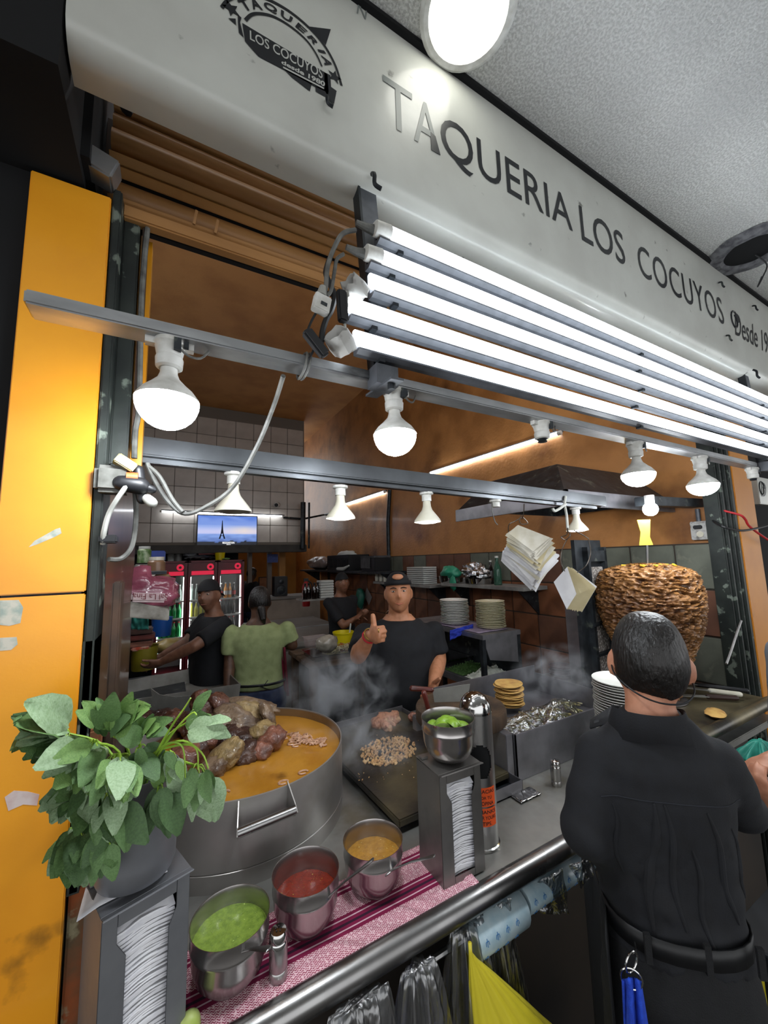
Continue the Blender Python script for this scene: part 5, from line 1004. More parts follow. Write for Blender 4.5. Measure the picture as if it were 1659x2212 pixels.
def hookset(name, lines, label):
    t = thing(name, label, 'hook', at(lines[0][0][0], lines[0][0][1], D=lines[0][0][2]))
    for L in lines: part('wire', MB().tube([at(x, y, D=d) for x, y, d in L], .0018, 6, sub=5), m_wirem, t)
hookset('wire_hook', [[(1132, 1088, 1.44), (1131, 1110, 1.45), (1127, 1122, 1.46)], [(1127, 1118, 1.46), (1112, 1126, 1.47), (1099, 1134, 1.48), (1099, 1155, 1.5)], [(1127, 1112, 1.46), (1122, 1122, 1.46), (1126, 1132, 1.46), (1140, 1130, 1.46), (1130, 1118, 1.46)]], 'thin wire hook holding the big sheaf of wrapping paper')
hookset('wire_hook', [[(1226, 1140, 1.40), (1224, 1155, 1.41), (1212, 1160, 1.41), (1222, 1166, 1.41), (1232, 1156, 1.41), (1226, 1146, 1.41)], [(1226, 1163, 1.41), (1214, 1188, 1.42), (1212, 1215, 1.42), (1220, 1234, 1.42)], [(1240, 1146, 1.41), (1258, 1155, 1.43), (1272, 1164, 1.43)], [(1271, 1165, 1.43), (1276, 1195, 1.43), (1266, 1222, 1.43), (1247, 1237, 1.43)]], 'bent wire loop holding the small sheaf of wrapping paper')
cable('string', [(1222, 1072, 1.12), (1220, 1090, 1.12), (1224, 1115, 1.13), (1226, 1142, 1.13)], .006, m_wire_w, 'pale string knotted on the steel rail above the small paper sheaf', cat='string')
cable('string', [(1222, 1088, 1.11), (1210, 1098, 1.11), (1198, 1104, 1.11), (1194, 1098, 1.11)], .006, m_wire_w, 'loose knotted string end on the steel rail', cat='string')
# ---------------------------------------------------------------- prep cabinet with plates, rag and fillings
k0 = at(1044, 1482, Z=.98); CX0, CY0 = k0.x, k0.y; CW, CLn = .34, .85
pc_ = thing('prep_cabinet', 'steel two tier prep cabinet with plates on top and fillings below', 'prep cabinet', (CX0+CW/2, CY0+CLn/2, 0))
part('shelf', MB().box(CX0, CX0+CW, CY0-.02, CY0+CLn, 1.26, 1.29), m_steelb, pc_, smooth=False, bevel=.002)
part('side_plate', MB().prism([(CX0+.01, CY0-.012, 1.26), (CX0+CW-.01, CY0-.012, 1.29), (CX0+CW-.01, CY0-.012, 1.08), (CX0+.06, CY0-.012, 1.13)], (0, .006, 0)), m_steelb, pc_, smooth=False)
part('lower_tray', MB().box(CX0, CX0+CW, CY0-.02, CY0+CLn, .94, .985), m_steelb, pc_, smooth=False, bevel=.002)
for x, y in ((CX0+.015, CY0), (CX0+CW-.015, CY0), (CX0+.015, CY0+CLn-.03), (CX0+CW-.015, CY0+CLn-.03)): part('post', MB().box(x-.014, x+.014, y-.014, y+.014, .0, 1.26), m_dark, pc_, smooth=False)
part('back_panel', MB().box(CX0+CW-.012, CX0+CW, CY0, CY0+CLn, .98, 1.26), m_dark, pc_, smooth=False)
def filling(name, y0, y1, m, label, cat, sz, n, seed, hump=.05):
    b = MB(); r = random.Random(seed)
    for k in range(n): u, v = r.random(), r.random(); p = V((CX0+.03+(CW-.07)*u, y0+(y1-y0)*v, .992+hump*math.sin(math.pi*u)*math.sin(math.pi*v)*r.random())); b.ell(p, (sz, sz*.7, sz*.6), (r.uniform(0, 3), r.uniform(0, 3), 0), 6, 4)
    b.grid(lambda u, v: (CX0+.02+(CW-.05)*u, y0+(y1-y0)*v, .987+hump*.85*math.sin(math.pi*u)*math.sin(math.pi*v)), 10, 10)
    o = part(name, b, m); tag(o, label, cat); o['kind'] = 'stuff'
filling('chopped_onion', CY0+.01, CY0+.20, mat('onion_white', 'd4d6cc', 'b9bdb0', 40, .5), 'heap of white chopped onion in the lower tray', 'onion', .008, 260, 1, .07)
filling('chopped_cilantro', CY0+.22, CY0+.42, mat('cilantro', '2f4a20', '4a6a35', 60, .7), 'heap of chopped green cilantro in the lower tray', 'cilantro', .007, 260, 2)
t = thing('steel_pan', 'shallow steel pan of red sauce at the back of the lower tray', 'pan', (CX0+CW/2, CY0+.6, .985)); part('walls', MB().rings([[V((x, y, z)) for x, y in ((CX0+.02-e, CY0+.46-e), (CX0+CW-.03+e, CY0+.46-e), (CX0+CW-.03+e, CY0+.78+e), (CX0+.02-e, CY0+.78+e))] for e, z in ((0, .986), (.01, 1.03), (.016, 1.03))], cap=True), m_chrome, t, smooth=False)
b = MB(); b.grid(lambda u, v: (CX0+.025+(CW-.06)*u, CY0+.465+.31*v, 1.026+.006*nz((u*9, v*9, 2))), 16, 16); one('red_filling', b, mat('red_paste', '8f1414', '6d0e10', 30, .4, bump=1, bsc=60), 'red chile filling in the shallow steel pan', 'sauce', loc=(CX0+.15, CY0+.6, 1.02))
stack((CX0+.22, CY0+.13, 1.292), 17, .0105, pmc, 'cream plate in the right stack on the prep cabinet', 'cream plates on the prep cabinet', .003)
stack((CX0+.14, CY0+.42, 1.292), 15, .0115, pm, 'white plate in the left stack on the prep cabinet', 'white plates on the prep cabinet', .004)
b = MB(); b.grid(lambda u, v: (CX0+.02+.26*u, CY0+.04+.5*v, 1.294+.004*nz((u*4, v*4, 1))), 12, 14); one('cloth', b, mat('lilac_cloth', '8d7f92', '77697d', 30, .95), 'lilac cloth lying on top of the prep cabinet', 'cloth', loc=(CX0+.1, CY0+.3, 1.29), solid=.003)
rg_ = [at(x, y, D=d) for x, y, d in ((975, 1362, 2.75), (990, 1350, 2.7), (1005, 1352, 2.65), (1022, 1343, 2.7))]; b = MB()
b.grid(lambda u, v: at(972+50*u, 1362-14*u+(22-10*u)*v*(1+.3*nz((u*4, 0, 2))), D=2.58+.1*u+.02*nz((u*7, v*4, 3))), 22, 12); one('rag', b, mat('blue_rag', '2438a8', '1c2c8a', 20, .9), 'blue rag draped over the edge of the prep cabinet', 'rag', loc=(CX0, CY0, 1.28), ang=2, solid=.004)
b = MB(); rg2 = random.Random(4)
for k in range(60): b.ell(at(943-rg2.random()*18, 1345+rg2.random()*28, D=3.3), .018, nu=7, nv=5)
o = part('garlic_heap', b, mat('garlic', '9c8a68', '7d6c4e', 20, .7)); tag(o, 'heap of onions and garlic in a crate behind the thumbs up man', 'garlic'); o['kind'] = 'stuff'
# ---------------------------------------------------------------- wall shelves on the right wall
def shelf(px0, px1, X, label, m, th=.03, dep=.3):
    a, b_ = at(px0[0], px0[1], X=X), at(px1[0], px1[1], X=X); z = (a.z+b_.z)/2; y0, y1 = min(a.y, b_.y), max(a.y, b_.y)
    t = thing('wall_shelf', label, 'shelf', (X+.15, (y0+y1)/2, z), 'shelves on the side wall'); part('board', MB().box(X, 2.79, y0, y1, z-th, z), m, t, smooth=False, bevel=.002)
    for y in (y0+.1, y1-.1): part('bracket', MB().prism([(X+.05, y, z-th), (2.79, y, z-th), (2.79, y, z-.25)], (0, .012, 0)), m_dark, t, smooth=False)
    return y0, y1, z
m_shelfw = mat('grey_shelf', '8a8884', '6f6d69', 8, .6)
sy0, sy1, sz = shelf((952, 1260), (1130, 1268), 2.5, 'grey wall shelf with foil wrapped pans behind the paper sheaf', m_shelfw)
ty0, ty1, tz_ = shelf((806, 1258), (928, 1262), 2.5, 'grey wall shelf with white trays behind the thumbs up man', m_shelfw)
uy0, uy1, uz = shelf((648, 1233), (822, 1232), 2.4, 'dark wall shelf with a black crate at the back of the shop', m_dark)
def pan_(c, r, h, m, label): return one('pan', MB().lathe([(.001, 0), (r*.9, 0), (r, h), (r+.012, h), (r*.97, h-.003), (r*.88, .004), (.001, .004)], c, 28), m, label, 'pan', 'pans on the wall shelf', loc=c)
def sy(px, X=2.6): return at(px, 1262, X=X).y
pan_(V((2.62, sy(968), sz+.001)), .11, .07, m_chrome, 'steel pan with a green bag on the wall shelf'); pan_(V((2.62, sy(1035), sz+.001)), .12, .055, m_chrome, 'steel pan under the foil on the wall shelf'); pan_(V((2.6, sy(1003), sz+.001)), .06, .05, m_chrome, 'small steel pan between the two larger ones on the wall shelf')
m_green = mat('green_bag', '2c8c6c', '237358', 8, .4, bump=.8, bsc=25)
mb = MB().ell((2.6, sy(975), sz+.10), (.08, .13, .07), nu=22, nv=14, fn=lambda q: 1+.3*nz(q*2.2, 1, 8)+.12*nz(q*6)); mb.ell((2.53, sy(990), sz+.0), (.015, .05, .07), nu=14, nv=10, fn=lambda q: 1+.3*nz(q*3, 1, 5)); one('plastic_bag', mb, m_green, 'green plastic bag crumpled over a pan on the wall shelf', 'plastic bag', loc=(2.6, sy(975), sz+.1), ang=2)
m_foil = mat('foil', 'b5b6b8', rough=.2, metal=1, bump=1.5, bsc=45)
mb = MB().ell((2.62, sy(1028), sz+.1), (.12, .16, .07), nu=30, nv=18, fn=lambda q: (1+.25*nz(q*2.5, 1, 3)+.15*nz(q*7))*(1+.5*max(0, q.z)*(abs(q.y-.25) < .35))); one('foil_heap', mb, m_foil, 'crumpled aluminium foil heaped over a pan on the wall shelf', 'foil', loc=(2.62, sy(1028), sz+.1), ang=.3)
def bottle_mesh(m, mc, h=.24, r=.03, lab=None):
    b = MB(); b.lathe([(.001, 0), (r*.9, 0), (r, h*.03), (r, h*.52), (r*.9, h*.6), (r*.42, h*.78), (r*.38, h*.93), (r*.4, h*.94)], n=14); b.m = 1; b.lathe([(r*.45, h*.93), (r*.46, h), (.001, h)], n=14)
    if lab: b.m = 2; b.lathe([(r*1.01, h*.2), (r*1.015, h*.21), (r*1.015, h*.46), (r*1.01, h*.47)], n=14)
    me = mesh(b, 'bottle', ang=.7)
    for x in [m, mc]+([lab] if lab else []): me.materials.append(x)
    return me
m_glassg = mat('green_glass', '2f5a48', rough=.08, alpha=.75, coat=.5); m_cola = mat('cola', '120806', rough=.1, coat=.5); m_wat = mat('water', '7f9088', rough=.08, coat=.5); m_oran = mat('orange_soda', 'c9831f', rough=.12, coat=.5); m_yels = mat('yellow_soda', 'a8a830', rough=.12, coat=.5); m_grs = mat('green_soda', '1f8a4a', rough=.12, coat=.5); m_redc = mat('red_cap', '8f1a1c', rough=.4); m_labw = mat('bottle_label', 'b5b8b4', rough=.6)
for me, px, X, lab in ((bottle_mesh(m_glassg, m_white, .26, .036), 1076, 2.6, 'pale green glass bottle on the wall shelf'), (bottle_mesh(m_cola, m_white, .22, .026), 1062, 2.68, 'dark bottle with a pale label on the wall shelf')):
    o = bpy.data.objects.new('bottle', me); COL.objects.link(o); o.location = (X, sy(px, X), sz); tag(o, lab, 'bottle', 'bottles on the wall shelf')
def sy2(px, X=2.6): return at(px, 1258, X=X).y
for k in range(9): one('tray', MB().box(2.53, 2.72, sy2(926), sy2(890), tz_+.004+.022*k, tz_+.022*k+.02), m_labw, 'white foam tray in the stack on the shelf behind the thumbs up man', 'tray', 'foam trays', bevel=.003, loc=(2.6, sy2(908), tz_+.022*k))
for k, px in enumerate((815, 824, 833)): c = V((2.58, sy2(px, 2.58), tz_)); one('jar', MB().lathe([(.001, 0), (.03, 0), (.032, .06), (.026, .075), (.026, .1), (.001, .1)], c, 14), m_cream, ('first', 'second', 'third')[k]+' small pale jar on the shelf, counted from the shop end', 'jar', 'pale jars', loc=c)
# upper shelf at the back
uz_ = uz; c = V((2.62, 6.0, uz+.125)); t = thing('crate', 'black plastic crate on the upper shelf at the back', 'crate', V((2.62, 6.0, uz))); W_, H_, Dp = .34, .25, .9
for s in (-1, 1):
    part('side_panel', MB().box(c.x+s*W_/2-.006, c.x+s*W_/2+.006, c.y-Dp/2, c.y+Dp/2, c.z+H_/2-.05, c.z+H_/2).box(c.x+s*W_/2-.006, c.x+s*W_/2+.006, c.y-Dp/2, c.y+Dp/2, c.z-H_/2, c.z-H_/2+.05), m_black, t, smooth=False)
    for k in range(15): y = c.y-Dp/2+Dp*k/14; part('slat', MB().box(c.x+s*W_/2-.005, c.x+s*W_/2+.005, y-.014, y+.014, c.z-H_/2, c.z+H_/2), m_black, t, smooth=False)
    part('side_panel', MB().box(c.x-W_/2, c.x+W_/2, c.y+s*Dp/2-.006, c.y+s*Dp/2+.006, c.z-H_/2, c.z+H_/2), m_black, t, smooth=False)
mb = MB().ell(c+V((0, 0, H_/2)), (.12, .3, .07), nu=20, nv=12, fn=lambda q: 1+.3*nz(q*2.5, 1, 2)); one('plastic_bag', mb, m_labw, 'white plastic bag stuffed in the black crate', 'plastic bag', loc=c+V((0, 0, H_/2)), ang=2)
c = V((2.6, 7.3, uz+.13)); mb = MB().ell(c, (.16, .5, .13), nu=26, nv=16, fn=lambda q: 1+.22*nz(q*2, 1, 5)+.08*nz(q*7)); one('plastic_bag', mb, mat('cloudy_bag', '8f7f78', '776863', 12, .3, coat=.4), 'cloudy clear bag of foam cups beside the black crate', 'plastic bag', loc=c, ang=2)
c = V((2.6, 4.95, uz+.115)); t = thing('covered_box', 'dark box draped with a grey cloth beside the black crate', 'box', c-V((0, 0, .115))); part('body', MB().obox(c+V((0, 0, -.02)), (.25, .42, .19)), m_black, t, smooth=False, bevel=.01); part('cover', MB().obox(c+V((0, 0, .085)), (.27, .44, .03)).obox(c+V((-.135, .05, .0)), (.01, .3, .16)), mat('grey_cloth', '4d4d4f', '3d3d3f', 12, .9), t, smooth=False, bevel=.008)
c = V((2.43, 5.7, uz+.03)); one('rolled_cloth', MB().tube([c+V((0, .25, 0)), c, c+V((0, -.2, .05))], [.025, .03, .012], 10, rnd=True), m_labw, 'white rolled cloth lying at the shelf edge under the crate', 'cloth', loc=c)
# lower shelf at the back with bottles and cups, extinguisher, hanging bags
a = at(690, 1292, D=5.0); t = thing('wall_shelf', 'small low shelf with cups and bottles behind the far cook', 'shelf', a); part('board', MB().box(a.x-.25, a.x+.3, a.y-.1, a.y+.2, a.z-.02, a.z), m_shelfw, t, smooth=False)
mb = MB()
c = V((a.x+.08, a.y, a.z)); 
for k in range(7): one('foam_box', MB().box(c.x-.09, c.x+.09, c.y-.08, c.y+.08, c.z+.002+.032*k, c.z+.031+.032*k), m_labw, 'white foam box in the stack behind the far cook', 'box', 'foam boxes', bevel=.006, loc=c+V((0, 0, .032*k)))
bmd = bottle_mesh(m_cola, m_black, .2, .035)
for k in range(4): o = bpy.data.objects.new('bottle', bmd); COL.objects.link(o); o.location = (a.x-.2+.06*k, a.y-.04+.05*(k % 2), a.z); tag(o, 'dark sauce bottle beside the foam boxes on the low shelf', 'bottle', 'dark sauce bottles')
c = at(661, 1262, D=5.4); t = thing('fire_extinguisher', 'red fire extinguisher hanging at the end of the low shelf', 'fire extinguisher', c); part('cylinder', MB().lathe([(.001, -.3), (.05, -.3), (.055, -.28), (.055, -.02), (.03, .02), (.02, .04), (.001, .04)], c, 16), m_redc, t); part('valve', MB().obox(c+V((0, 0, .06)), (.06, .03, .04)), m_black, t, smooth=False); part('hose', MB().tube([c+V((.03, 0, .05)), c+V((.08, -.02, -.02)), c+V((.065, -.03, -.2))], .01, 6, sub=4), m_black, t)
c = at(778, 1285, X=2.72); mb = MB().ell(c, (.05, .13, .22), nu=20, nv=14, fn=lambda q: (1-.55*max(0, q.z))*(1+.2*nz(q*2.2))); one('plastic_bag', mb, mat('teal_clear', '2a6f5c', '235c4e', 10, .35), 'teal plastic bag hanging behind the raised thumb', 'plastic bag', loc=c, ang=2)
for k, (px, r) in enumerate((((779, 1305), .5), ((795, 1288), .7))): c = at(*px, X=2.78); one('paper_note', MB().obox(c, (.002, .22, .17), (r, 0, 0)), mat('note_paper', '8a8480', rough=.9), ('square paper note hanging askew under the teal bag', 'folded paper note hanging beside the teal bag')[k], 'paper', loc=c, smooth=False)
# ---------------------------------------------------------------- chopping table with bucket and vegetables
q = at(669, 1437, Z=.88); t = thing('wooden_table', 'old wooden table with a vegetable tray and yellow bucket', 'table', (q.x+.4, q.y+.35, 0)); m_tabw = mat('old_wood', '5a4632', '43331f', 8, .7, stretch=(.3, 1, 1), bump=.6, bsc=40)
for k in range(5): part('plank', MB().box(q.x, q.x+.85, q.y+.14*k, q.y+.14*k+.135, .84, .88), m_tabw, t, smooth=False, bevel=.004)
for x in (.05, .8):
    for y in (.05, .62): part('leg', MB().box(q.x+x-.03, q.x+x+.03, q.y+y-.03, q.y+y+.03, 0, .84), m_tabw, t, smooth=False)
c = V((q.x+.30, q.y+.22, .882)); t = thing('vegetable_tray', 'steel tray of shredded vegetables on the wooden table', 'tray', c)
part('walls', MB().rings([[c+V((sx*(.24+e), sy_*(.17+e), z)) for sx, sy_ in ((-1, -1), (1, -1), (1, 1), (-1, 1))] for e, z in ((-.01, 0), (.0, .05), (.015, .05), (.015, .047))]), m_chrome, t, smooth=False)
b = MB(); rv = random.Random(3)
for k in range(120): p = c+V((rv.uniform(-.05, .21), rv.uniform(-.15, .1), .055+.03*rv.random())); a = rv.uniform(0, 6); d = V((math.cos(a), math.sin(a), .1))*.025; b.tube([p-d, p+V((0, 0, .006)), p+d], .0035, 4)
o = part('shredded_onion', b, mat('onion_shred', 'bdb79a', '9a9476', 20, .6)); tag(o, 'pale shredded onion heaped in the vegetable tray', 'onion'); o['kind'] = 'stuff'
b = MB()
for k in range(60): b.ell(c+V((rv.uniform(.08, .22), rv.uniform(-.02, .14), .055+.03*rv.random())), .011, nu=6, nv=4)
o = part('carrot_bits', b, mat('carrot', 'a8682a', '7a4a20', 20, .6)); tag(o, 'orange carrot bits in the vegetable tray', 'carrot'); o['kind'] = 'stuff'
c = at(742, 1403, Z=.885); t = thing('bucket', 'yellow plastic bucket on the wooden table', 'bucket', c); m_ybk = mat('yellow_plastic', 'd2c210', 'c2b20c', 5, .4)
part('body', MB().lathe([(.001, 0), (.082, 0), (.104, .165), (.110, .167), (.110, .178), (.101, .178), (.079, .006), (.001, .006)], c, 32), m_ybk, t, ang=.8); part('spoon_handle', MB().tube([c+V((.05, 0, .02)), c+V((.085, .0, .25))], .008, 8), m_labw, t)
c = at(706, 1390, D=3.45); mb = MB().ell(c, (.10, .08, .075), nu=22, nv=14, fn=lambda p: 1+.2*nz(p*2.4, 1, 6)+.08*nz(p*7)); one('plastic_bag', mb, mat('hazy_bag', '9a9488', '7d776c', 14, .25, coat=.5), 'hazy plastic bag of vegetables beside the yellow bucket', 'plastic bag', loc=c, ang=2)
c = at(682, 1385, D=3.6); t = thing('tub', 'clear plastic tub left of the yellow bucket', 'tub', c); part('wall', MB().rings([[c+V((sx*(.10+e), s2*(.07+e), z)) for sx, s2 in ((-1, -1), (1, -1), (1, 1), (-1, 1))] for e, z in ((-.015, -.05), (0, .04), (.01, .042))], cap=False), mat('tub_plastic', 'a89a98', rough=.2, alpha=.45), t, smooth=False)
c = at(708, 1392, Z=.965); one('avocado_half', MB().ell(c, (.032, .022, .026), (0, 0, 0), 14, 10), mat('avocado', '4a5a24', '8a8a4a', 16, .5), 'halved avocado lying at the tray rim', 'avocado', loc=c)
# chest freezer, counter, black speaker in the back
a = at(620, 1400, Z=.92); t = thing('chest_freezer', 'grey white chest freezer behind the wooden table', 'freezer', (a.x+.5, a.y+1.2, 0)); m_frz = mat('freezer_grey', '77736d', '65615c', 3, .5)
part('body', MB().box(a.x-.1, a.x+.95, a.y+.2, a.y+2.0, 0, .86), m_frz, t, smooth=False, bevel=.02); part('lid', MB().box(a.x-.12, a.x+.97, a.y+.18, a.y+2.02, .865, .93), m_frz, t, smooth=False, bevel=.015); part('trim_strip', MB().box(a.x-.1, a.x+.95, a.y+1.05, a.y+1.08, .93, .938), m_alu, t, smooth=False)
a = at(630, 1340, D=6.5); t = thing('bar_counter', 'pale counter at the very back of the shop', 'counter', (a.x, a.y, 0)); part('front', MB().box(a.x-.5, a.x+.5, a.y, a.y+.5, 0, 1.18), mat('pale_counter', '8f8377', '7a6f64', 3, .6), t, smooth=False); part('top', MB().box(a.x-.52, a.x+.52, a.y-.03, a.y+.53, 1.18, 1.22), m_frz, t, smooth=False)
c = V((at(610, 1280, D=6.5).x, a.y+.2, 1.22)); t = thing('speaker', 'black loudspeaker standing on the pale back counter', 'speaker', c); part('cabinet', MB().box(c.x-.11, c.x+.11, c.y-.1, c.y+.1, c.z, c.z+.33), m_black, t, smooth=False, bevel=.008)
for z, r in ((.1, .075), (.24, .04)): part('cone', MB().lathe([(.001, .01), (r, .0), (r*1.1, .004)], T=MX.Translation((c.x, c.y-.101, c.z+z)) @ MX.Rotation(math.pi/2, 4, 'X'), n=18), m_dark, t)
# ---------------------------------------------------------------- drinks fridges with bottles
m_fred = mat('fridge_red', '6d1020', '520b18', 3, .4); m_fin = mat('fridge_inside', '8f8f8c', rough=.5); m_fhead = mat('fridge_header', 'b02038', emit=.5); m_strip = lampmat('fridge_strip', (.95, 1, 1), 3.5)
FY = 7.0; m_fglass = mat('fridge_glass', 'cfd8d8', rough=.05, alpha=.10, spec=.8)
def fridge(x0, x1, label, rows, seed, openp=False):
    t = thing('drinks_fridge', label, 'fridge', ((x0+x1)/2, FY, 0), 'drinks fridges'); H = 1.85; r = random.Random(seed)
    part('case', MB().box(x0, x0+.03, FY-.3, FY+.3, 0, H).box(x1-.03, x1, FY-.3, FY+.3, 0, H).box(x0, x1, FY-.3, FY+.3, H-.03, H).box(x0, x1, FY-.3, FY+.3, 0, .2), m_fred, t, smooth=False)
    part('inside', MB().box(x0+.03, x1-.03, FY+.26, FY+.28, .2, H-.03), m_fin, t, smooth=False)
    hd_ = part('header', MB().box(x0+.03, x1-.03, FY-.31, FY-.29, H-.22, H-.03), m_fred, t, smooth=False); part('glow_strip', MB().box(x0+.05, x1-.05, FY-.314, FY-.311, H-.22, H-.16), m_fhead, hd_, smooth=False)
    part('emblem', MB().lathe([(.02, 0), (.045, .002), (.05, 0)], T=MX.Translation((x1-.10, FY-.312, H-.10)) @ MX.Rotation(math.pi/2, 4, 'X'), n=20), m_fhead, hd_)
    part('lamp_strip', MB().box(x0+.04, x0+.052, FY-.24, FY-.22, .25, H-.25).box(x1-.052, x1-.04, FY-.24, FY-.22, .25, H-.25), m_strip, t, smooth=False)
    dr = part('door', MB().box(x0+.005, x0+.04, FY-.335, FY-.315, .2, H-.01).box(x1-.04, x1-.005, FY-.335, FY-.315, .2, H-.01).box(x0+.005, x1-.005, FY-.335, FY-.315, H-.03, H-.005).box(x0+.005, x1-.005, FY-.335, FY-.315, .2, .24), m_fred, t, smooth=False)
    if not openp: part('pane', MB().box(x0+.04, x1-.04, FY-.328, FY-.324, .24, H-.23), m_fglass, dr, smooth=False)
    for k, z in enumerate((.42, .72, .995, 1.25)):
        part('rack', MB().box(x0+.035, x1-.035, FY-.27, FY+.25, z-.022, z), m_labw, t, smooth=False)
        n = int((x1-x0-.1)/.062)
        for i in range(n):
            kind, lab = rows[3-k][i % len(rows[3-k])]; o = bpy.data.objects.new('bottle', BM[kind]); COL.objects.link(o); o.location = (x0+.075+.062*i, FY-.2+r.uniform(-.01, .01), z); tag(o, lab+(' in the right fridge' if x0 > .65 else ' in the middle fridge' if x0 > .2 else ' in the open fridge'), 'bottle', 'bottles in the drinks fridges')
BM = {'cola': bottle_mesh(m_cola, m_labw, .235, .029, m_redc), 'water': bottle_mesh(m_wat, m_labw, .24, .029), 'orange': bottle_mesh(m_oran, m_labw, .24, .029, m_labw), 'yellow': bottle_mesh(m_yels, m_labw, .22, .028), 'green': bottle_mesh(m_grs, m_redc, .22, .03), 'red': bottle_mesh(m_redc, m_cola, .2, .03), 'cola2': bottle_mesh(m_cola, m_redc, .235, .029)}
fridge(.70, 1.10, 'red drinks fridge with orange sodas on top, rightmost of the three', [[('cola', 'dark bottle on the top rack'), ('orange', 'orange soda bottle with pale label on the top rack'), ('orange', 'orange soda bottle with pale label on the top rack'), ('cola', 'dark bottle on the top rack'), ('orange', 'orange soda bottle with pale label on the top rack')], [('cola2', 'dark cola bottle on the second rack')], [('cola2', 'dark cola bottle on the third rack')], [('red', 'red drink bottle on the lowest rack'), ('red', 'red drink bottle on the lowest rack'), ('green', 'green drink bottle on the lowest rack')]], 1)
fridge(.28, .695, 'red drinks fridge with water bottles on top, in the middle of the three', [[('water', 'clear water bottle on the top rack')], [('yellow', 'yellow soda bottle on the second rack')], [('cola', 'dark bottle on the third rack')], [('cola', 'dark bottle on the lowest rack')]], 2)
fridge(-.14, .275, 'red drinks fridge with its door ajar, leftmost of the three', [[('water', 'clear bottle on the top rack')], [('green', 'green bottle on the second rack')], [('green', 'green bottle on the third rack')], [('water', 'clear bottle on the lowest rack')]], 3, True)
c0, c1 = at(375, 1372, D=6.1), at(404, 1222, D=6.1); one('fridge_door', MB().box(c0.x, c1.x, c0.y-.02, c0.y+.02, c0.z-.2, c1.z), mat('dark_mirror', '2d302c', '434741', 14, .2, .6), 'dark mirrored door leaning open before the leftmost fridge', 'door', loc=(c0.x, c0.y, c0.z), smooth=False)
FT = 1.852
def tub(name, px, D, r, h, m, label, cat, tp=1.15, z=None):
    c = at(px[0], px[1], D=D); c.z = z if z is not None else c.z; return one(name, MB().lathe([(.001, 0), (r, 0), (r*tp, h), (r*tp*1.05, h), (r*tp*.96, h-.004), (r*.95, .006), (.001, .006)], c, 24), m, label, cat, loc=c)
tub('bucket', (369, 1216), 6.7, .06, .2, m_labw, 'white tub standing on the leftmost fridge', 'tub', z=FT); tub('bucket', (385, 1216), 6.7, .055, .2, m_fin, 'greyish tub between the white tub and the clear container', 'tub', z=FT); tub('container', (411, 1204), 6.75, .12, .16, mat('clear_tub', 'a9b0b8', rough=.25, coat=.4), 'wide clear container on top of the middle fridge', 'container', z=FT+.09); tub('bucket', (475, 1209), 6.6, .07, .13, m_ybk, 'small yellow bucket on top of the rightmost fridge', 'bucket', z=FT)
c = at(430, 1207, D=6.6); c.z = FT+.05; mb = MB().ell(c, (.24, .12, .045), nu=34, nv=14, fn=lambda q: 1+.3*nz(q*3, 1, 2)+.15*nz(q*8)); one('black_bag', mb, m_black, 'crumpled black bag lying along the top of the fridges', 'bag', loc=c, ang=1)
c = at(446, 1197, D=6.8); c.z = FT+.12; one('red_tray', MB().obox(c, (.26, .15, .03)), m_redc, 'flat red tray on the black bag', 'tray', loc=c, bevel=.006)
c = at(488, 1210, D=6.6); c.z = FT+.02; mb = MB().ell(c, (.07, .05, .018), nu=14, nv=8, fn=lambda q: 1+.3*nz(q*2)); one('green_leaf', mb, lm[3], 'green leaf lying beside the small yellow bucket', 'leaf', loc=c)
# doorway to the back room
c = at(589, 1206, Y=7.6); one('blue_sign', MB().obox(c, (.2, .01, .16)), mat('sign_blue', '1d2f6a', '33488a', 40, .5), 'small blue sign above the back doorway', 'sign', loc=c, smooth=False)
c = at(568, 1260, Y=9.55); t = thing('picture', 'framed picture on the ochre wall of the back room', 'picture', c); part('frame', MB().obox(c, (.2, .02, .3)), m_black, t, smooth=False); part('print', MB().obox(c+V((0, -.012, 0)), (.16, .004, .26)), mat('print_paper', 'b58a6a', '94664c', 4, .7), t, smooth=False)
struct('trim_6', MB().box(1.33, 1.40, YB+.16, YB+.3, 0, 2.1).box(1.72, 1.80, YB+.3, YB+.4, 0, 2.1), mat('grey_post', '6a6058', rough=.6), smooth=False)
# ---------------------------------------------------------------- left side shelf, bag, tubs, tray
sA, sB = at(246, 1292, Y=2.0), at(366, 1316, Y=2.0)
t = thing('side_shelf', 'thick grimy white shelf slab on the left inside wall', 'shelf', (sA.x, 2.1, sA.z-.05)); part('slab', MB().prism([sA, sB, sB+V((0, 0, -.05)), sA+V((.06, 0, -.085)), sA+V((0, 0, -.075))], (0, .45, 0)), mat('grimy_shelf', 'a5a29a', '6b6860', 14, .7, c3='3a3733', sc3=6, mix3=(.6, .7)), t, smooth=False, bevel=.004); part('bracket', MB().box(sA.x, sA.x+.03, 2.0, 2.4, sA.z-.5, sA.z-.07), m_dark, t, smooth=False)
c = at(307, 1280, Y=2.12); m_pink = mat('pink_bag', '9c5468', '7d3f52', 7, .18, bump=1.4, bsc=26, coat=.6)
mb = MB().ell(c, (.155, .10, .085), (0, .08, 0), 34, 20, fn=lambda q: (1+.20*nz(q*2.1, 1, 4)+.12*nz(q*6))*(1+.45*max(0, q.z)**2*(q.x < .1))); o = one('plastic_bag', mb, m_pink, 'pink plastic bag of salt lying on the white shelf slab', 'plastic bag', loc=c, ang=2)
sp_ = MB().obox(at(322, 1291, Y=2.02), (.14, .03, .04), (0, .10, .1)); part('salt_packet', sp_, mat('salt_packet', 'c9b3b5', 'b59a9f', 20, .4), o, bevel=.01)
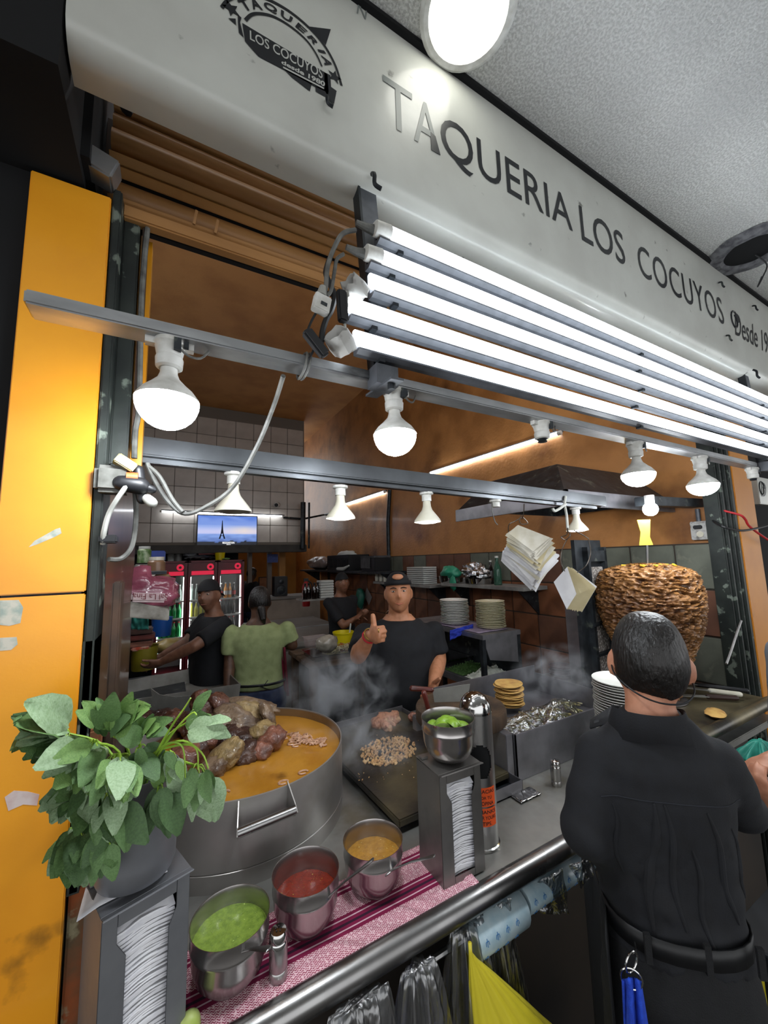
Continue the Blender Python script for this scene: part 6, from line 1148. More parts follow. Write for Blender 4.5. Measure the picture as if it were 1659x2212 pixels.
tb = MB(); p0 = at(362, 1290, Y=1.998); p1 = at(287, 1290, Y=1.998); tb2 = at(362, 1302, Y=1.998); text(tb, 'Sal La Fina', quadmap(p0+V((0, 0, .012)), p1+V((0, 0, .016)), p0+V((0, 0, -.012)))); part('lettering', tb, mat('red_ink', '6a1c26', rough=.7), o, smooth=False)
m_jarb = mat('brown_jar', '8a6a50', '6d523e', 6, .4, coat=.4)
def box_(name, x0, x1, y0, y1, D, m, label, cat, dep=.12): a, b_ = at(x0, y1, D=D), at(x1, y0, D=D); c = (a+b_)/2; return one(name, MB().obox(c, (abs(b_.x-a.x), dep, abs(b_.z-a.z))), m, label, cat, loc=c, bevel=.008)
def jar(x, y0, y1, D, r, m, ml, label): b_, a = at(x, y1, D=D), at(x, y0, D=D); h = a.z-b_.z; t = thing('jar', label, 'jar', b_, 'jars on the left'); part('glass', MB().lathe([(.001, 0), (r, 0), (r, h*.75), (r*.8, h*.84), (.001, h*.84)], b_, 20), m, t); part('lid', MB().lathe([(r*.85, h*.84), (r*.85, h), (.001, h)], b_, 20), ml, t)
jar(337, 1203, 1248, 2.7, .055, m_jarb, m_cream, 'brown plastic jar with a pale lid above the pink bag'); jar(311, 1180, 1216, 2.9, .045, mat('green_jar', '4a6a3a', '9aa88a', 30, .4, stretch=(1, 1, .6)), m_labw, 'green and white jar at the left end of the upper shelf')
jar(345, 1235, 1268, 2.6, .06, mat('beige_jar', 'a58a6c', '8f7256', 5, .4), m_redc, 'beige jar with a red lid behind the pink bag')
box_('blue_crate', 323, 358, 1190, 1212, 3.3, mat('blue_plastic', '1f3a8a', '18307a', 4, .4), 'blue plastic crate on the upper left shelf', 'crate', .2); box_('carton', 290, 322, 1218, 1250, 2.8, mat('grey_carton', '7d7a76', '6a6764', 8, .7), 'grey carton behind the pink bag', 'carton')
one('upper_ledge', MB().box(-.25, -.0, 2.55, 3.0, 1.735, 1.75), m_dark, 'dark ledge carrying the jars at the left', 'ledge', loc=(0, 2.7, 1.74), smooth=False)
lc = thing('side_counter', 'dark low counter along the left inside wall under the shelf slab', 'counter', (-.1, 3.0, 0)); part('top', MB().box(-.45, .14, 2.32, 3.6, .90, .95), m_dark, lc, smooth=False); part('body', MB().box(-.45, .12, 2.32, 3.6, 0, .90), m_panel, lc, smooth=False)
tub('bucket', (349, 1373), 3.1, .065, .14, mat('blue_bucket', '1f56a8', '184a94', 4, .4), 'blue bucket under the white shelf slab', 'bucket')
b = MB(); b.grid(lambda u, v: at(283+38*u, 1332+28*v+4*nz((u*3, v, 1)), D=2.7+.03*nz((u*6, v*2, 4))), 14, 8); one('cloth', b, mat('teal_cloth', '2f7d72', '256860', 14, .9), 'teal cloth hanging under the white shelf slab', 'cloth', loc=at(300, 1345, D=2.7), ang=2, solid=.004)
for k, (x0, x1, y0, y1, m, lab) in enumerate(((270, 330, 1356, 1368, mat('brown_pack', '4a2e26', '3a241e', 10, .4), 'dark brown packet on top of the pile under the shelf'), (266, 335, 1369, 1381, mat('red_pack', '6d3028', '54241f', 10, .4), 'reddish packet in the pile under the shelf'), (268, 330, 1383, 1396, mat('striped_pack', '8a5a48', '5a3428', 30, .4, stretch=(.3, 1, 4)), 'striped packet at the bottom of the pile under the shelf'), (285, 325, 1393, 1402, mat('orange_pack', 'b0452c', 'c9b8a8', 20, .5), 'flat red and white carton on the yellow tub'))): box_('packet', x0, x1, y0, y1, 2.75, m, lab, 'packet', .15)
tub('tub', (310, 1445), 2.75, .075, .16, mat('olive_tub', '857a1e', '6d6418', 4, .5), 'dull yellow tub beside the arms of the capped man', 'tub')
c = at(365, 1395, D=3.0); mb = MB().ell(c, (.11, .08, .055), nu=22, nv=12, fn=lambda q: 1+.2*nz(q*2.2)+.08*nz(q*7)); one('plastic_bag', mb, mat('cream_bag', 'a8945a', '8f7c48', 9, .4), 'cream coloured bag behind the yellow tub', 'plastic bag', loc=c, ang=2)
for k in range(3): c = at(395+7*k, 1384+(k % 2)*3, D=2.95); one('tomato', MB().ell(c, .024, nu=14, nv=8), mat('tomato', '9a1c18', rough=.3) if k == 0 else bpy.data.materials['tomato'], 'red tomato in the small pile behind the cream bag', 'tomato', 'tomatoes', loc=c)
m_tray = mat('tray_steel', '9a9791', '7d7a74', 8, .42, .4)
T4 = [at(x, y, Z=1.03) for x, y in ((262, 1472), (474, 1433), (520, 1477), (256, 1516))]; cen = sum(T4, V())/4
t = thing('steel_tray', 'large deep steel tray in front of the capped man', 'tray', cen); ins = lambda s, dz: [cen+(p-cen)*s+V((0, 0, dz)) for p in T4]
part('wall', MB().rings([ins(.97, -.10), ins(1, 0), ins(.975, .0), ins(.95, -.095)], cap=False), m_tray, t, smooth=False); part('bottom', MB().prism(ins(.955, -.098), (0, 0, .003)), mat('greasy_steel', '8d8a84', '5a564f', 4, .42, .3, r2=.5), t, smooth=False)
one('stove', MB().box(-.12, .56, 1.965, 2.30, 0, .985), m_tray, 'grey steel stove body between the pot and the capped man', 'stove', loc=(.2, 2.3, 0), smooth=False)
# ---------------------------------------------------------------- people
def fuse(mb, vox, it=3, fac=.5, name='body'):
    me = mesh(mb, name, smooth=False); o = bpy.data.objects.new('t', me); COL.objects.link(o)
    r = o.modifiers.new('r', 'REMESH'); r.mode = 'VOXEL'; r.voxel_size = vox
    if it: s = o.modifiers.new('s', 'SMOOTH'); s.factor = fac; s.iterations = it
    dg = bpy.context.evaluated_depsgraph_get(); out = bpy.data.meshes.new_from_object(o.evaluated_get(dg)); bpy.data.objects.remove(o); bpy.data.meshes.remove(me)
    out.shade_smooth(); return out
def ringz(T, z, yo, a, b, n=28, p=2.3, xo=0):
    out = []
    for k in range(n):
        t = 2*math.pi*k/n; c, s = math.cos(t), math.sin(t)
        out.append(T @ V((xo+a*math.copysign(abs(c)**(2/p), c), yo+b*math.copysign(abs(s)**(2/p), s), z)))
    return out
def torso(mb, T, g, inf=0, z0=.82, z1=1.46, belly=0, lean=0):
    secs = [(.80, 0, .150, .100), (.88, -.01, .168, .118), (.96, -.005, .160, .112), (1.04, .005, .146, .104), (1.12, .01, .150, .108), (1.20, .01, .160, .116), (1.28, .005, .170, .116), (1.34, -.005, .166, .104), (1.39, -.012, .132, .084), (1.43, -.018, .092, .066), (1.46, -.018, .070, .058)]
    R = []
    for z, y, a, b in secs:
        if z0-1e-6 <= z <= z1+1e-6:
            bl = belly*math.exp(-((z-1.02)/.12)**2); R.append(ringz(T, z, y+bl*.5+lean*(z-.9), a*g+inf+bl*.35, b*g+inf+bl*.5))
    mb.rings(R)
def head_mesh(mb, T, k=1.0, fat=0, hs=None, cut=None, nose=1):
    NU, NV = 44, 34; R = []
    G = lambda x, s: math.exp(-(x/s)**2)
    for i in range(NV+1):
        ph = -math.pi/2+math.pi*(i+.02)/(NV+.04); row = []
        for j in range(NU):
            th = 2*math.pi*j/NU; cp_h = math.cos(ph)**(.78 if ph > 0 else 1); x, y, z = cp_h*math.sin(th), cp_h*math.cos(th), math.sin(ph)
            px, py, pz = x*.076, y*.097, z*.117; t = max(0, -z)
            px *= 1-(.30-fat)*t**1.6; py *= 1-(.40 if y < 0 else .10)*t**1.5; py += .012*t
            if y > 0:
                py *= .95
                py += nose*.022*G(px, .011)*G(pz+.022, .02)+nose*.010*G(px, .009)*G(pz-.005, .025)+.005*G(pz-.034, .012)*G(px, .05)-.008*(G(px-.031, .015)+G(px+.031, .015))*G(pz-.014, .011)
                py += .006*G(pz+.058, .009)*G(px, .022)+.004*G(pz+.072, .008)*G(px, .018)-.004*G(pz+.065, .0035)*G(px, .024)+.007*G(pz+.098, .016)*G(px, .022)+.005*(G(px-.045, .018)+G(px+.045, .018))*G(pz+.03, .025)
            q = V((px*(1+fat*.5), py, pz))*k
            if hs: q = q*hs
            row.append(T @ q)
        R.append(row)
    if cut is None: mb.rings(R)
    return R
def ears(mb, T, k=1.0):
    for s in (-1, 1): mb.ell(T @ V((s*.079*k, -.006*k, -.006*k)), (.011*k, .018*k, .032*k), T.to_3x3().to_4x4() @ MX.Rotation(s*.35, 4, 'Z'), 12, 10)
def capshape(mb, T, line, k=1.06, lift=.004, n=44):
    """hair or cap shell over the skull above the height line(theta)"""
    R = []
    for i in range(12):
        row = []
        for j in range(n):
            th = 2*math.pi*j/n; zl = line(th); z0_ = math.asin(max(-.98, min(.95, zl))); ph = z0_+(math.pi/2-.01-z0_)*i/11
            cp_h = math.cos(ph)**(.78 if ph > 0 else 1); x, y, z = cp_h*math.sin(th), cp_h*math.cos(th), math.sin(ph); t = max(0, -z)
            px, py, pz = x*.076*(1-.30*t**1.6), y*.097*(1-(.40 if y < 0 else .1)*t**1.5)+.012*t, z*.117
            row.append(T @ (V((px, py, pz))*k+V((0, 0, lift))))
        R.append(row)
    mb.rings([[T @ (T.inverted() @ p*.93) for p in R[0]]]+R, cap=True)
def hand(mb, w, fwd, up, curl=(.35, .45, .3), thumb=(.7, .5), s=1.0, side=1, tl=1.0, tr=1.0):
    """w wrist, fwd along the palm, up = thumb side; fingers curl towards fwd x up * side"""
    fwd = V(fwd).normalized(); up = V(up); up = (up-fwd*up.dot(fwd)).normalized(); nrm = fwd.cross(up)*side
    R = MX((fwd, up, nrm)).transposed().to_4x4()
    mb.tube([w-fwd*.02*s, w+fwd*.02*s], [.026*s, .028*s], 12, rnd=True); mb.ell(w+fwd*.05*s, (.052*s, .043*s, .018*s), R, 16, 10)
    for k, (o, L) in enumerate(((.031, .074), (.011, .082), (-.010, .076), (-.029, .060))):
        p = w+fwd*(.088-.006*abs(k-1))*s+up*o*s; a = 0; P = [p-fwd*.02*s, p]; Ls = (.45, .32, .26)
        for c, l in zip(curl, Ls): a += c; p = p+(fwd*math.cos(a)+nrm*math.sin(a))*L*l*s; P.append(p)
        mb.tube(P, [.0105*s, .0105*s, .0098*s, .0088*s, .0075*s], 9, rnd=True)
    p = w+fwd*.03*s+up*.03*s+nrm*.006*s; d = fwd*math.cos(thumb[0])+up*math.sin(thumb[0])+nrm*.25; d.normalize(); d2 = fwd*math.cos(thumb[0]+thumb[1])+up*math.sin(thumb[0]+thumb[1]); d2.normalize()
    mb.tube([p-d*.012*s, p+d*.028*s*tl, p+d*.028*s*tl+d2*.03*s*tl, p+d*.028*s*tl+d2*.055*s*tl], [.015*s*tr, .0125*s*tr, .0118*s*tr, .0105*s*tr], 10, rnd=True)
def skinmat(n, a, b_): return mat('skin_'+n, a, b_, 30, .5, attr=None, sss=.08, bump=.12, bsc=180)
def person(label, x, y, yaw, H, g=1.0, belly=0, arms=None, hd=(0, 0, 0), skin='9a6a4c', skin2='86573d', fat=0, shirt=None, sleeve=.5, sl_long=False, pants=None, vox=.009, svox=.011, hoff=(0, 0, 0), lean=0, wrinkle=.004, hem=.86, shirtfn=None, armw=1.0, name='person', face=True, brow='1a1210', shoulder=.185, legs=True, sz=1.375, waist=.96, coll=1.43, hk=1.0, smile=0, sm=3):
    k = H/1.70; T = MX.Translation((x, y, 0)) @ MX.Rotation(yaw, 4, 'Z') @ MX.Scale(k, 4); L = lambda p: T @ V(p)
    Hc = V((0, .02+lean*.68, 1.583))+V(hoff); HT = MX.Translation(L(Hc)) @ MX.Rotation(yaw, 4, 'Z') @ Euler((hd[1], hd[2], hd[0])).to_matrix().to_4x4()
    t = thing(name, label, 'person', (x, y, 0)); b = MB()
    torso(b, T, g*.96, -.004, belly=belly, lean=lean); nb_ = L((0, -.015+lean*.55, 1.40)); b.tube([nb_, L((0, -.008+lean*.6, 1.48)), (L((0, .004+lean*.66, 1.535))+L(Hc+V((0, -.02, -.05))))/2], [.066*k*g**.5, .057*k*g**.5, .058*k*g**.3], 16, rnd=True, sub=3)
    head_mesh(b, HT, k*hk, fat); ears(b, HT, k*hk)
    P = {}
    for s, sd in ((-1, 'L'), (1, 'R')):
        sh = L((s*shoulder*g, -.012+lean*.5, sz)); A = (arms or {}).get(sd) or {}
        el = V(A['el']) if 'el' in A else L((s*(shoulder+.045)*g, -.02, 1.10)); wr = V(A['wr']) if 'wr' in A else L((s*(shoulder+.05)*g, .06, .86)); P[sd] = (sh, el, wr)
        b.tube([sh, (sh+el)/2, el], [.052*k*armw, .048*k*armw, .042*k*armw], 14, rnd=True, sub=3); b.tube([el, el*.65+wr*.35, wr], [.042*k*armw, .042*k*armw, .027*k*armw**.5], 14, rnd=True, sub=3)
        fw = V(A['fwd']) if 'fwd' in A else (wr-el); hand(b, wr, fw, V(A['up']) if 'up' in A else T.to_3x3() @ V((0, 1, .1)), A.get('curl', (.35, .45, .3)), A.get('thumb', (.7, .4)), k*A.get('hs', 1), A.get('side', -s), A.get('tl', 1), A.get('tr', 1))
        if legs: b.tube([L((s*.088*g, 0, .86)), L((s*.095, .015, .47)), L((s*.10, -.01, .08))], [.088*k*g, .056*k, .04*k], 14, rnd=True, sub=3)
    me = fuse(b, vox, sm); put(me, 'body', [skinmat(skin, skin, skin2)], t)
    for v in me.vertices: v.co -= wloc(t)
    # clothing: shirt and trousers follow the same joints
    b = MB(); torso(b, T, g, .012*k, z0=hem, z1=coll, belly=belly, lean=lean)
    for sd in 'LR':
        sh, el, wr = P[sd]; e = sh+(el-sh)*(1 if sl_long else min(1, sleeve*1.6))
        R_ = [.063*k*armw, .062*k*armw, (.056 if sl_long else .066)*k*armw]; b.tube([sh-(el-sh)*.08, (sh+e)/2, e], R_, 16, rnd=sl_long, sub=3); b.ell(sh, .063*k*armw, nu=16, nv=10)
        if sl_long and not (arms or {}).get(sd, {}).get('rolled'): b.tube([el, el*.5+wr*.5, wr-(wr-el).normalized()*.02], [.056*k, .052*k, .04*k], 16, rnd=True, sub=3)
        elif sl_long: b.tube([el, el*.65+wr*.35], [.056*k, .058*k], 16, rnd=True)
    me = fuse(b, svox, 4); Ti = T.inverted()
    for v in me.vertices:
        q = Ti @ v.co; n = v.normal; d = wrinkle*(nz(V((q.x*9, q.y*9, q.z*16+q.x*8)), 1, 3)+.6*nz(V((q.x*22+q.z*10, q.y*20, q.z*24)), 1, 7))
        if shirtfn: d += shirtfn(q)
        v.co = v.co+n*d-wloc(t)
    so = put(me, 'shirt', shirt, t); smd = so.modifiers.new('s', 'SMOOTH'); smd.factor = .5; smd.iterations = 3
    if legs:
        b = MB(); torso(b, T, g, .009*k, z0=.80, z1=waist, belly=belly*.6)
        for s in (-1, 1): b.tube([L((s*.088*g, 0, .86)), L((s*.095, .015, .47)), L((s*.10, -.01, .09))], [.100*k*g, .074*k, .064*k], 16, rnd=True, sub=3)
        me = fuse(b, svox, 4)
        for v in me.vertices: q = Ti @ v.co; v.co = v.co+v.normal*wrinkle*.8*(nz(V((q.x*10, q.y*10, q.z*15)), 1, 5)+.5*nz(q*26))-wloc(t)
        put(me, 'trousers', pants, t); b = MB()
        for s in (-1, 1): b.ell(L((s*.10, .06, .045)), (.05*k, .14*k, .05*k), MX.Rotation(yaw, 4, 'Z'), 14, 8); 
        part('shoes', b, m_black, t)
    if face:
        hp = lambda p: HT @ (V(p)*k)
        for s in (-1, 1):
            e = part('eye', MB().ell(hp((s*.031, .079, .013)), (.0122*k, .007*k, .0050*k), HT.to_3x3().to_4x4(), 12, 8), mat('eye_white', 'b9aca0', rough=.3) if 'eye_white' not in bpy.data.materials else bpy.data.materials['eye_white'], t)
            part('iris', MB().ell(hp((s*.031, .0845, .013)), (.0052*k, .0025*k, .0048*k), HT.to_3x3().to_4x4(), 10, 6), m_black, e)
            part('eyebrow', MB().tube([hp((s*.014, .0915, .030)), hp((s*.031, .0905, .0345)), hp((s*.05, .077, .029))], [.0026*k, .0032*k, .0018*k], 6, rnd=True, sub=3), m_hair, t)
        part('lips', MB().tube([hp((-.025, .0865, -.061+smile)), hp((-.01, .0955, -.0615+smile*.2)), hp((0, .0965, -.063)), hp((.01, .0955, -.0615+smile*.2)), hp((.025, .0865, -.061+smile))], [.0015*k, .0042*k, .0045*k, .0042*k, .0015*k], 8, rnd=True, sub=3), mat('lips_'+skin, lin(skin)[0:3] and tuple(c*f for c, f in zip(lin(skin), (.75, .5, .5))), rough=.4), t)
    return t, T, HT, k*hk, P
m_hair = mat('black_hair', '15110f', '0b0908', 30, .42, bump=1.5, bsc=130, stretch=(1, 1, .25))
m_blackshirt = mat('black_shirt', '101217', '0c0d11', 30, .85, bump=.15, bsc=300)
m_seam = mat('seam_thread', '1d1f25', rough=.9)
m_blackcap = mat('black_cap', '0c0d11', rough=.8); m_blackp = mat('black_trousers', '0b0c0f', '08090b', 30, .85, bump=.3, bsc=400); m_jean = mat('blue_jeans', '2b3550', '1f2740', 20, .85)
# --- the waiter, seen from behind at the counter
wx, wy = 1.03, .56; wyaw = math.atan2(wy, wx)-math.pi/2+.36
def waiter_fn(q):
    d = 0
    if q.y < 0:
        f = max(0, min(1, (1.29-q.z)*7)); d += .010*f*math.exp(-((q.x+.06)/.03)**2)-.007*f*math.exp(-((q.x+.0)/.03)**2)+.009*f*math.exp(-((q.x-.07-.2*(1.3-q.z))/.035)**2)
        d += .007*math.exp(-((q.z-1.0)/.07)**2)*math.sin(q.x*24+q.z*26)
    return d
t, T, HT, k, P = person('waiter in black seen from behind at the counter, blue cloth hanging at his hip', wx, wy, wyaw, 1.64, .86, .02, {'L': {'el': at(1262, 1795, D=.90), 'wr': at(1330, 1830, D=1.08), 'rolled': 1}, 'R': {'el': at(1602, 1745, D=.97), 'wr': at(1560, 1730, D=1.17), 'rolled': 1}},
    hd=(-.22, -.10, .05), skin='b07c62', skin2='9c6850', shirt=m_blackshirt, sl_long=True, pants=m_blackp, vox=.008, svox=.009, shirtfn=waiter_fn, wrinkle=.006, hem=.96, shoulder=.150, armw=.9, hoff=(.018, -.002, -.022), hk=1.06, sz=1.335, waist=1.04, coll=1.46)
from mathutils.bvhtree import BVHTree
_sh = [c for c in t.children if c.name.startswith('shirt')][0].data; _bv = BVHTree.FromPolygons([v.co+wloc(t) for v in _sh.vertices], [tuple(p.vertices) for p in _sh.polygons]); _bd = T.to_3x3().normalized() @ V((0, 1, 0))
def onback(x_, z_, o=.001):
    h = _bv.ray_cast(T @ V((x_, -.6, z_)), _bd); return h[0]-_bd*o if h[0] else T @ V((x_, -.12, z_))
part('yoke_seam', MB().tube([onback(-.15+.30*i/24, 1.285+.012*math.cos((i-12)/8)) for i in range(25)], .0013, 6), m_seam, t)
for x0, x1, z0, z1, w in ((-.048, -.075, 1.29, 1.03, .011), (-.028, -.012, 1.29, 1.04, .009), (.055, .10, 1.28, 1.05, .008), (-.125, -.115, 1.27, 1.12, .007), (.11, .135, 1.24, 1.08, .007), (.02, .04, 1.2, 1.0, .007)):
    part('pleat', MB().tube([onback(x0+(x1-x0)*i/10+.006*math.sin(i*.7), z0+(z1-z0)*i/10, -w*.45*math.sin(math.pi*(i+.3)/10.6)) for i in range(11)], [w*(.25+.75*math.sin(math.pi*(i+.3)/10.6)) for i in range(11)], 10, rnd=True), m_blackshirt, t)
b = MB(); capshape(b, HT, lambda th: .30*math.cos(th)-.30-.10*max(0, math.cos(th))+(.5 if abs(math.sin(th)) > .86 and math.cos(th) > -.45 else 0)*0, k*1.05, .002); part('hair', b, m_hair, t)
part('elastic_strap', MB().tube([HT @ (V(p)*k) for p in ((-.080, .0, .0), (-.078, -.05, -.025), (-.045, -.093, -.052), (0, -.099, -.066), (.045, -.088, -.062), (.076, -.04, -.045), (.080, .0, -.02))], .0019, 6, sub=5), m_black, t)
# collar: stand and fall round the neck, left point lifting
b = MB(); R = []
for zo, rr_, in ((1.415, .072), (1.47, .068), (1.475, .071), (1.425, .088)):
    R.append([T @ V((rr_*1.08*math.sin(a)-.008, -.012+rr_*math.cos(a)*1.02, zo-.012-.022*math.cos(a)*(1 if math.cos(a) > 0 else .3)-(.012 if zo == 1.425 else 0)*abs(math.sin(a)))) for a in [.55+(2*math.pi-1.1)*i/30 for i in range(31)]])
b.rings(R, closed=False, cap=False)
b.add([T @ V(p) for p in ((-.068, .035, 1.452), (-.075, .075, 1.425), (-.125, .05, 1.405), (-.135, .02, 1.395), (-.092, .0, 1.42))], [(0, 1, 2, 3, 4)])
cp = T @ V((-.085, .055, 1.42)); part('collar', b, m_blackshirt, t, solid=.003, ang=1)
bl = part('belt', MB().rings([ringz(T, z, -.006, .160*.86+.007, .112*.86+.012) for z in (.985, 1.025)], cap=False), mat('belt_leather', '08090b', rough=.5), t, solid=.004)
for xx in (-.09, .02, .12): part('belt_loop', MB().obox(T @ V((xx, -.112+.25*xx*xx*3, 1.005)), (.012, .008, .055), (0, 0, wyaw)), m_blackp, t, smooth=False)
part('back_pocket', MB().rings([[T @ V((.03+u*.11, -.150+.05*(u-.2)**2*3-(.004 if q else 0), z-.02*u)) for u in (0, .25, .5, .75, 1)] for q, z in ((0, .80), (1, .797), (1, .79), (0, .787))], closed=False, cap=False), m_blackp, t)
b = MB(); b.grid(lambda u, v: T @ V((-.168+.02*u+.025*math.sin(u*3), -.09+.28*u, 1.0-.72*v+.02*math.sin(u*9))), 14, 14); part('apron', b, mat('black_apron', '0f1014', '0b0c0f', 20, .8), t, solid=.003)
c = at(1366, 2052, D=.76); tt = thing('blue_cloth', 'bright blue cloth hanging from two metal rings at the hip of the waiter', 'cloth', c)
def ringm(c, r, rot): part('ring', MB().tube([c+(CR*math.cos(a)+CU*math.sin(a)*1.15+_f*rot*math.cos(a))*r for a in [i*math.pi/10 for i in range(21)]], .0018, 6, cap=False), m_chrome, tt)
ringm(at(1364, 2078, D=.755), .0165, .5); ringm(at(1364, 2114, D=.75), .017, -.4); part('hook', MB().tube([at(1370, 2036, D=.79), at(1373, 2052, D=.765), at(1366, 2060, D=.757)], .002, 6, sub=4), m_chrome, tt)
b = MB(); b.grid(lambda u, v: at(1345+38*u+(22*v)*(u-.15)+12*v, 2118+190*v-6*math.sin(u*3.1)*(1-v), D=.748+.012*math.sin(u*13+v*2)*(.4+v)), 26, 16); part('towel', b, mat('blue_towel', '1f49c4', '183aa8', 60, .95, bump=.6, bsc=350), tt, solid=.004, ang=2)
# --- the cook giving a thumbs up
cx_, cy_ = 1.262, 2.11; cyaw = math.atan2(-cy_, -cx_)-math.pi/2+.05
wr_ = at(799, 1373, D=2.02); toC = (V((0, 0, CAMZ))-wr_).normalized()
t, T, HT, k, P = person('man in a black T-shirt and cap giving a thumbs up behind the griddle', cx_, cy_, cyaw, 1.68, 1.24, .06, {'R': {'el': at(774, 1416, D=2.14), 'wr': wr_, 'fwd': CR*.5+CU*.3-_f*.8, 'up': CU*1.0, 'curl': (1.35, 1.6, .9), 'thumb': (1.25, .25), 'side': -1, 'hs': 1.08, 'tl': .74, 'tr': 1.22}, 'L': {'el': at(948, 1425, D=2.36), 'wr': at(936, 1478, D=2.12)}},
    hd=(-.02, .06, .03), skin='b87f5f', skin2='a8714f', fat=.12, smile=.006, shirt=m_blackshirt, sleeve=.5, pants=m_blackp, vox=.0052, svox=.012, sm=2, armw=1.12, hem=.84, wrinkle=.007, hoff=(0, .015, .012), sz=1.345, shoulder=.172)
hp = lambda p: HT @ (V(p)*k)
cap_ = MB(); capshape(cap_, HT, lambda th: .40+.04*math.cos(th), k*1.10, .004); co = part('cap', cap_, m_blackcap, t)
part('cap_band', MB().rings([[hp((.083*math.sin(a), .106*math.cos(a), z+.004*math.cos(a))) for a in [i*math.pi/16-math.pi/2 for i in range(17)]] for z in (.047, .072)], closed=False, cap=False), m_blackcap, co, solid=.004)
part('cap_opening', MB().ell(hp((0, .078, .098)), (.034, .022, .014), HT.to_3x3().to_4x4() @ MX.Rotation(-.75, 4, 'X'), 14, 8), bpy.data.materials['skin_b87f5f'], co)
b = MB(); b.grid(lambda u, v: hp(((u-.5)*.15*(1-.2*v*v), -.09-.065*v, .05-.012*v-.02*(2*u-1)**2)), 12, 6); part('cap_brim', b, m_blackcap, co, solid=.004)
b = MB(); capshape(b, HT, lambda th: .62 if math.cos(th) > .1 else -.35, k*1.035, 0); part('hair', b, m_hair, t)
part('necklace', MB().tube([T @ V((.085*math.sin(a), -.012+.078*math.cos(a), 1.455-.035*math.cos(a))) for a in [i*math.pi/12-math.pi for i in range(25)]], .002, 5, cap=False), m_chrome, t)
wd = (wr_-at(772, 1418, D=2.14)).normalized(); o1 = wd.orthogonal().normalized(); o2 = wd.cross(o1)
for s, r, m, lab in ((-.012, .036, mat('red_bracelet', 'b01f2e', rough=.5), 'red beaded bracelet'), (.012, .034, mat('gold_bracelet', 'a8894a', rough=.4, metal=.8), 'thin gold bracelet')):
    part('bracelet', MB().tube([wr_+wd*s+(o1*math.cos(a)+o2*math.sin(a))*r for a in [i*math.pi/10 for i in range(21)]], .0042, 6, cap=False), m, t, label=lab)
c = at(818, 1362, D=1.945); part('ring', MB().tube([c+(CU*math.cos(a)*.8-_f*math.sin(a))*.012 for a in [i*math.pi/8 for i in range(17)]], .0028, 6, cap=False), mat('gold', 'c9a85a', rough=.25, metal=1), t)
# --- the man in the pale green T-shirt
gx, gy = at(560, 1330, D=2.85).xy; gyaw = math.atan2(gy, gx)-math.pi/2-.12
t, T, HT, k, P = person('man in a pale green T-shirt and jeans seen from behind, black apron string tied', gx, gy, gyaw, 1.60, 1.14, .03, {'L': {'el': at(496, 1425, D=2.75), 'wr': at(492, 1500, D=2.6)}, 'R': {'el': at(632, 1394, D=2.86), 'wr': at(596, 1385, D=3.1)}},
    hd=(.25, -.15, 0), skin='5c4030', skin2='4c3427', shirt=mat('pale_green_shirt', '8f9a6c', '828d60', 20, .9, bump=.2, bsc=200), sleeve=.5, pants=m_jean, vox=.011, svox=.012, wrinkle=.006, face=False, hem=.92)
b = MB(); capshape(b, HT, lambda th: -.25 if math.cos(th) < .3 else .25, k*1.12, 0); b.tube([HT @ V((0, -.09, -.05)), HT @ V((.01, -.10, -.12)), HT @ V((.02, -.085, -.15))], [.03, .022, .008], 10, rnd=True); part('hair', b, m_hair, t)
ap = part('apron_string', MB().rings([ringz(T, z, .005, .150*1.14+.036, .106*1.14+.040) for z in (1.0, 1.018)], cap=False), m_black, t, solid=.003); part('bow', MB().bar(T @ V((.02, -.165, 1.01)), T @ V((.10, -.16, .975)), .012, .004).bar(T @ V((.05, -.165, 1.0)), T @ V((.085, -.165, 1.045)), .012, .004), m_black, ap, smooth=False)
b = MB(); b.grid(lambda u, v: at(607+9*u+8*v, 1398+105*v, D=2.8+.03*math.sin(u*6)), 6, 10); one('cloth', b, mat('crimson_cloth', '7a1a34', '5f1428', 20, .9), 'crimson cloth hanging at the hip of the man in pale green', 'cloth', loc=at(607, 1398, D=2.8), solid=.005, ang=2)
# --- the man in the backwards cap by the tray
dx, dy = at(462, 1340, D=2.95).xy; dyaw = math.pi/2+.25
t, T, HT, k, P = person('man in a black T-shirt and backwards cap working over the left counter', dx, dy, dyaw, 1.66, 1.12, .03, {'L': {'el': at(420, 1395, D=2.62), 'wr': at(352, 1428, D=2.6)}, 'R': {'el': at(405, 1385, D=2.95), 'wr': at(348, 1418, D=2.85)}},
    hd=(.75, .05, .08), skin='7a5440', skin2='684535', shirt=m_blackshirt, sleeve=.5, pants=m_blackp, vox=.010, svox=.012, wrinkle=.005, lean=.03)
cap_ = MB(); capshape(cap_, HT, lambda th: .28-.25*(math.cos(th) < -.2), k*1.09, .004); co = part('cap', cap_, m_blackcap, t)
b = MB(); b.grid(lambda u, v: HT @ (V(((u-.5)*.14*(1-.2*v), -.09-.055*v, .025-.02*v-.02*(2*u-1)**2))*k), 10, 5); part('cap_brim', b, m_blackcap, co, solid=.004)
# --- the far cook looking up
fx, fy = at(738, 1330, D=4.4).xy; fyaw = math.atan2(-fy, -fx)-math.pi/2+.75
t, T, HT, k, P = person('far cook in a black T-shirt and cap glancing towards the street', fx, fy, fyaw, 1.64, 1.05, .0, {'R': {'el': at(742, 1352, D=4.15), 'wr': at(764, 1338, D=4.15)}, 'L': {'el': at(758, 1345, D=4.35), 'wr': at(774, 1332, D=4.25)}}, hd=(-.55, .12, .1), skin='7d543e', skin2='6b4633', shirt=m_blackshirt, pants=m_blackp, vox=.013, svox=.015)
cap_ = MB(); capshape(cap_, HT, lambda th: .30-.2*(math.cos(th) < -.2), k*1.09, .004); part('cap', cap_, m_blackcap, t)
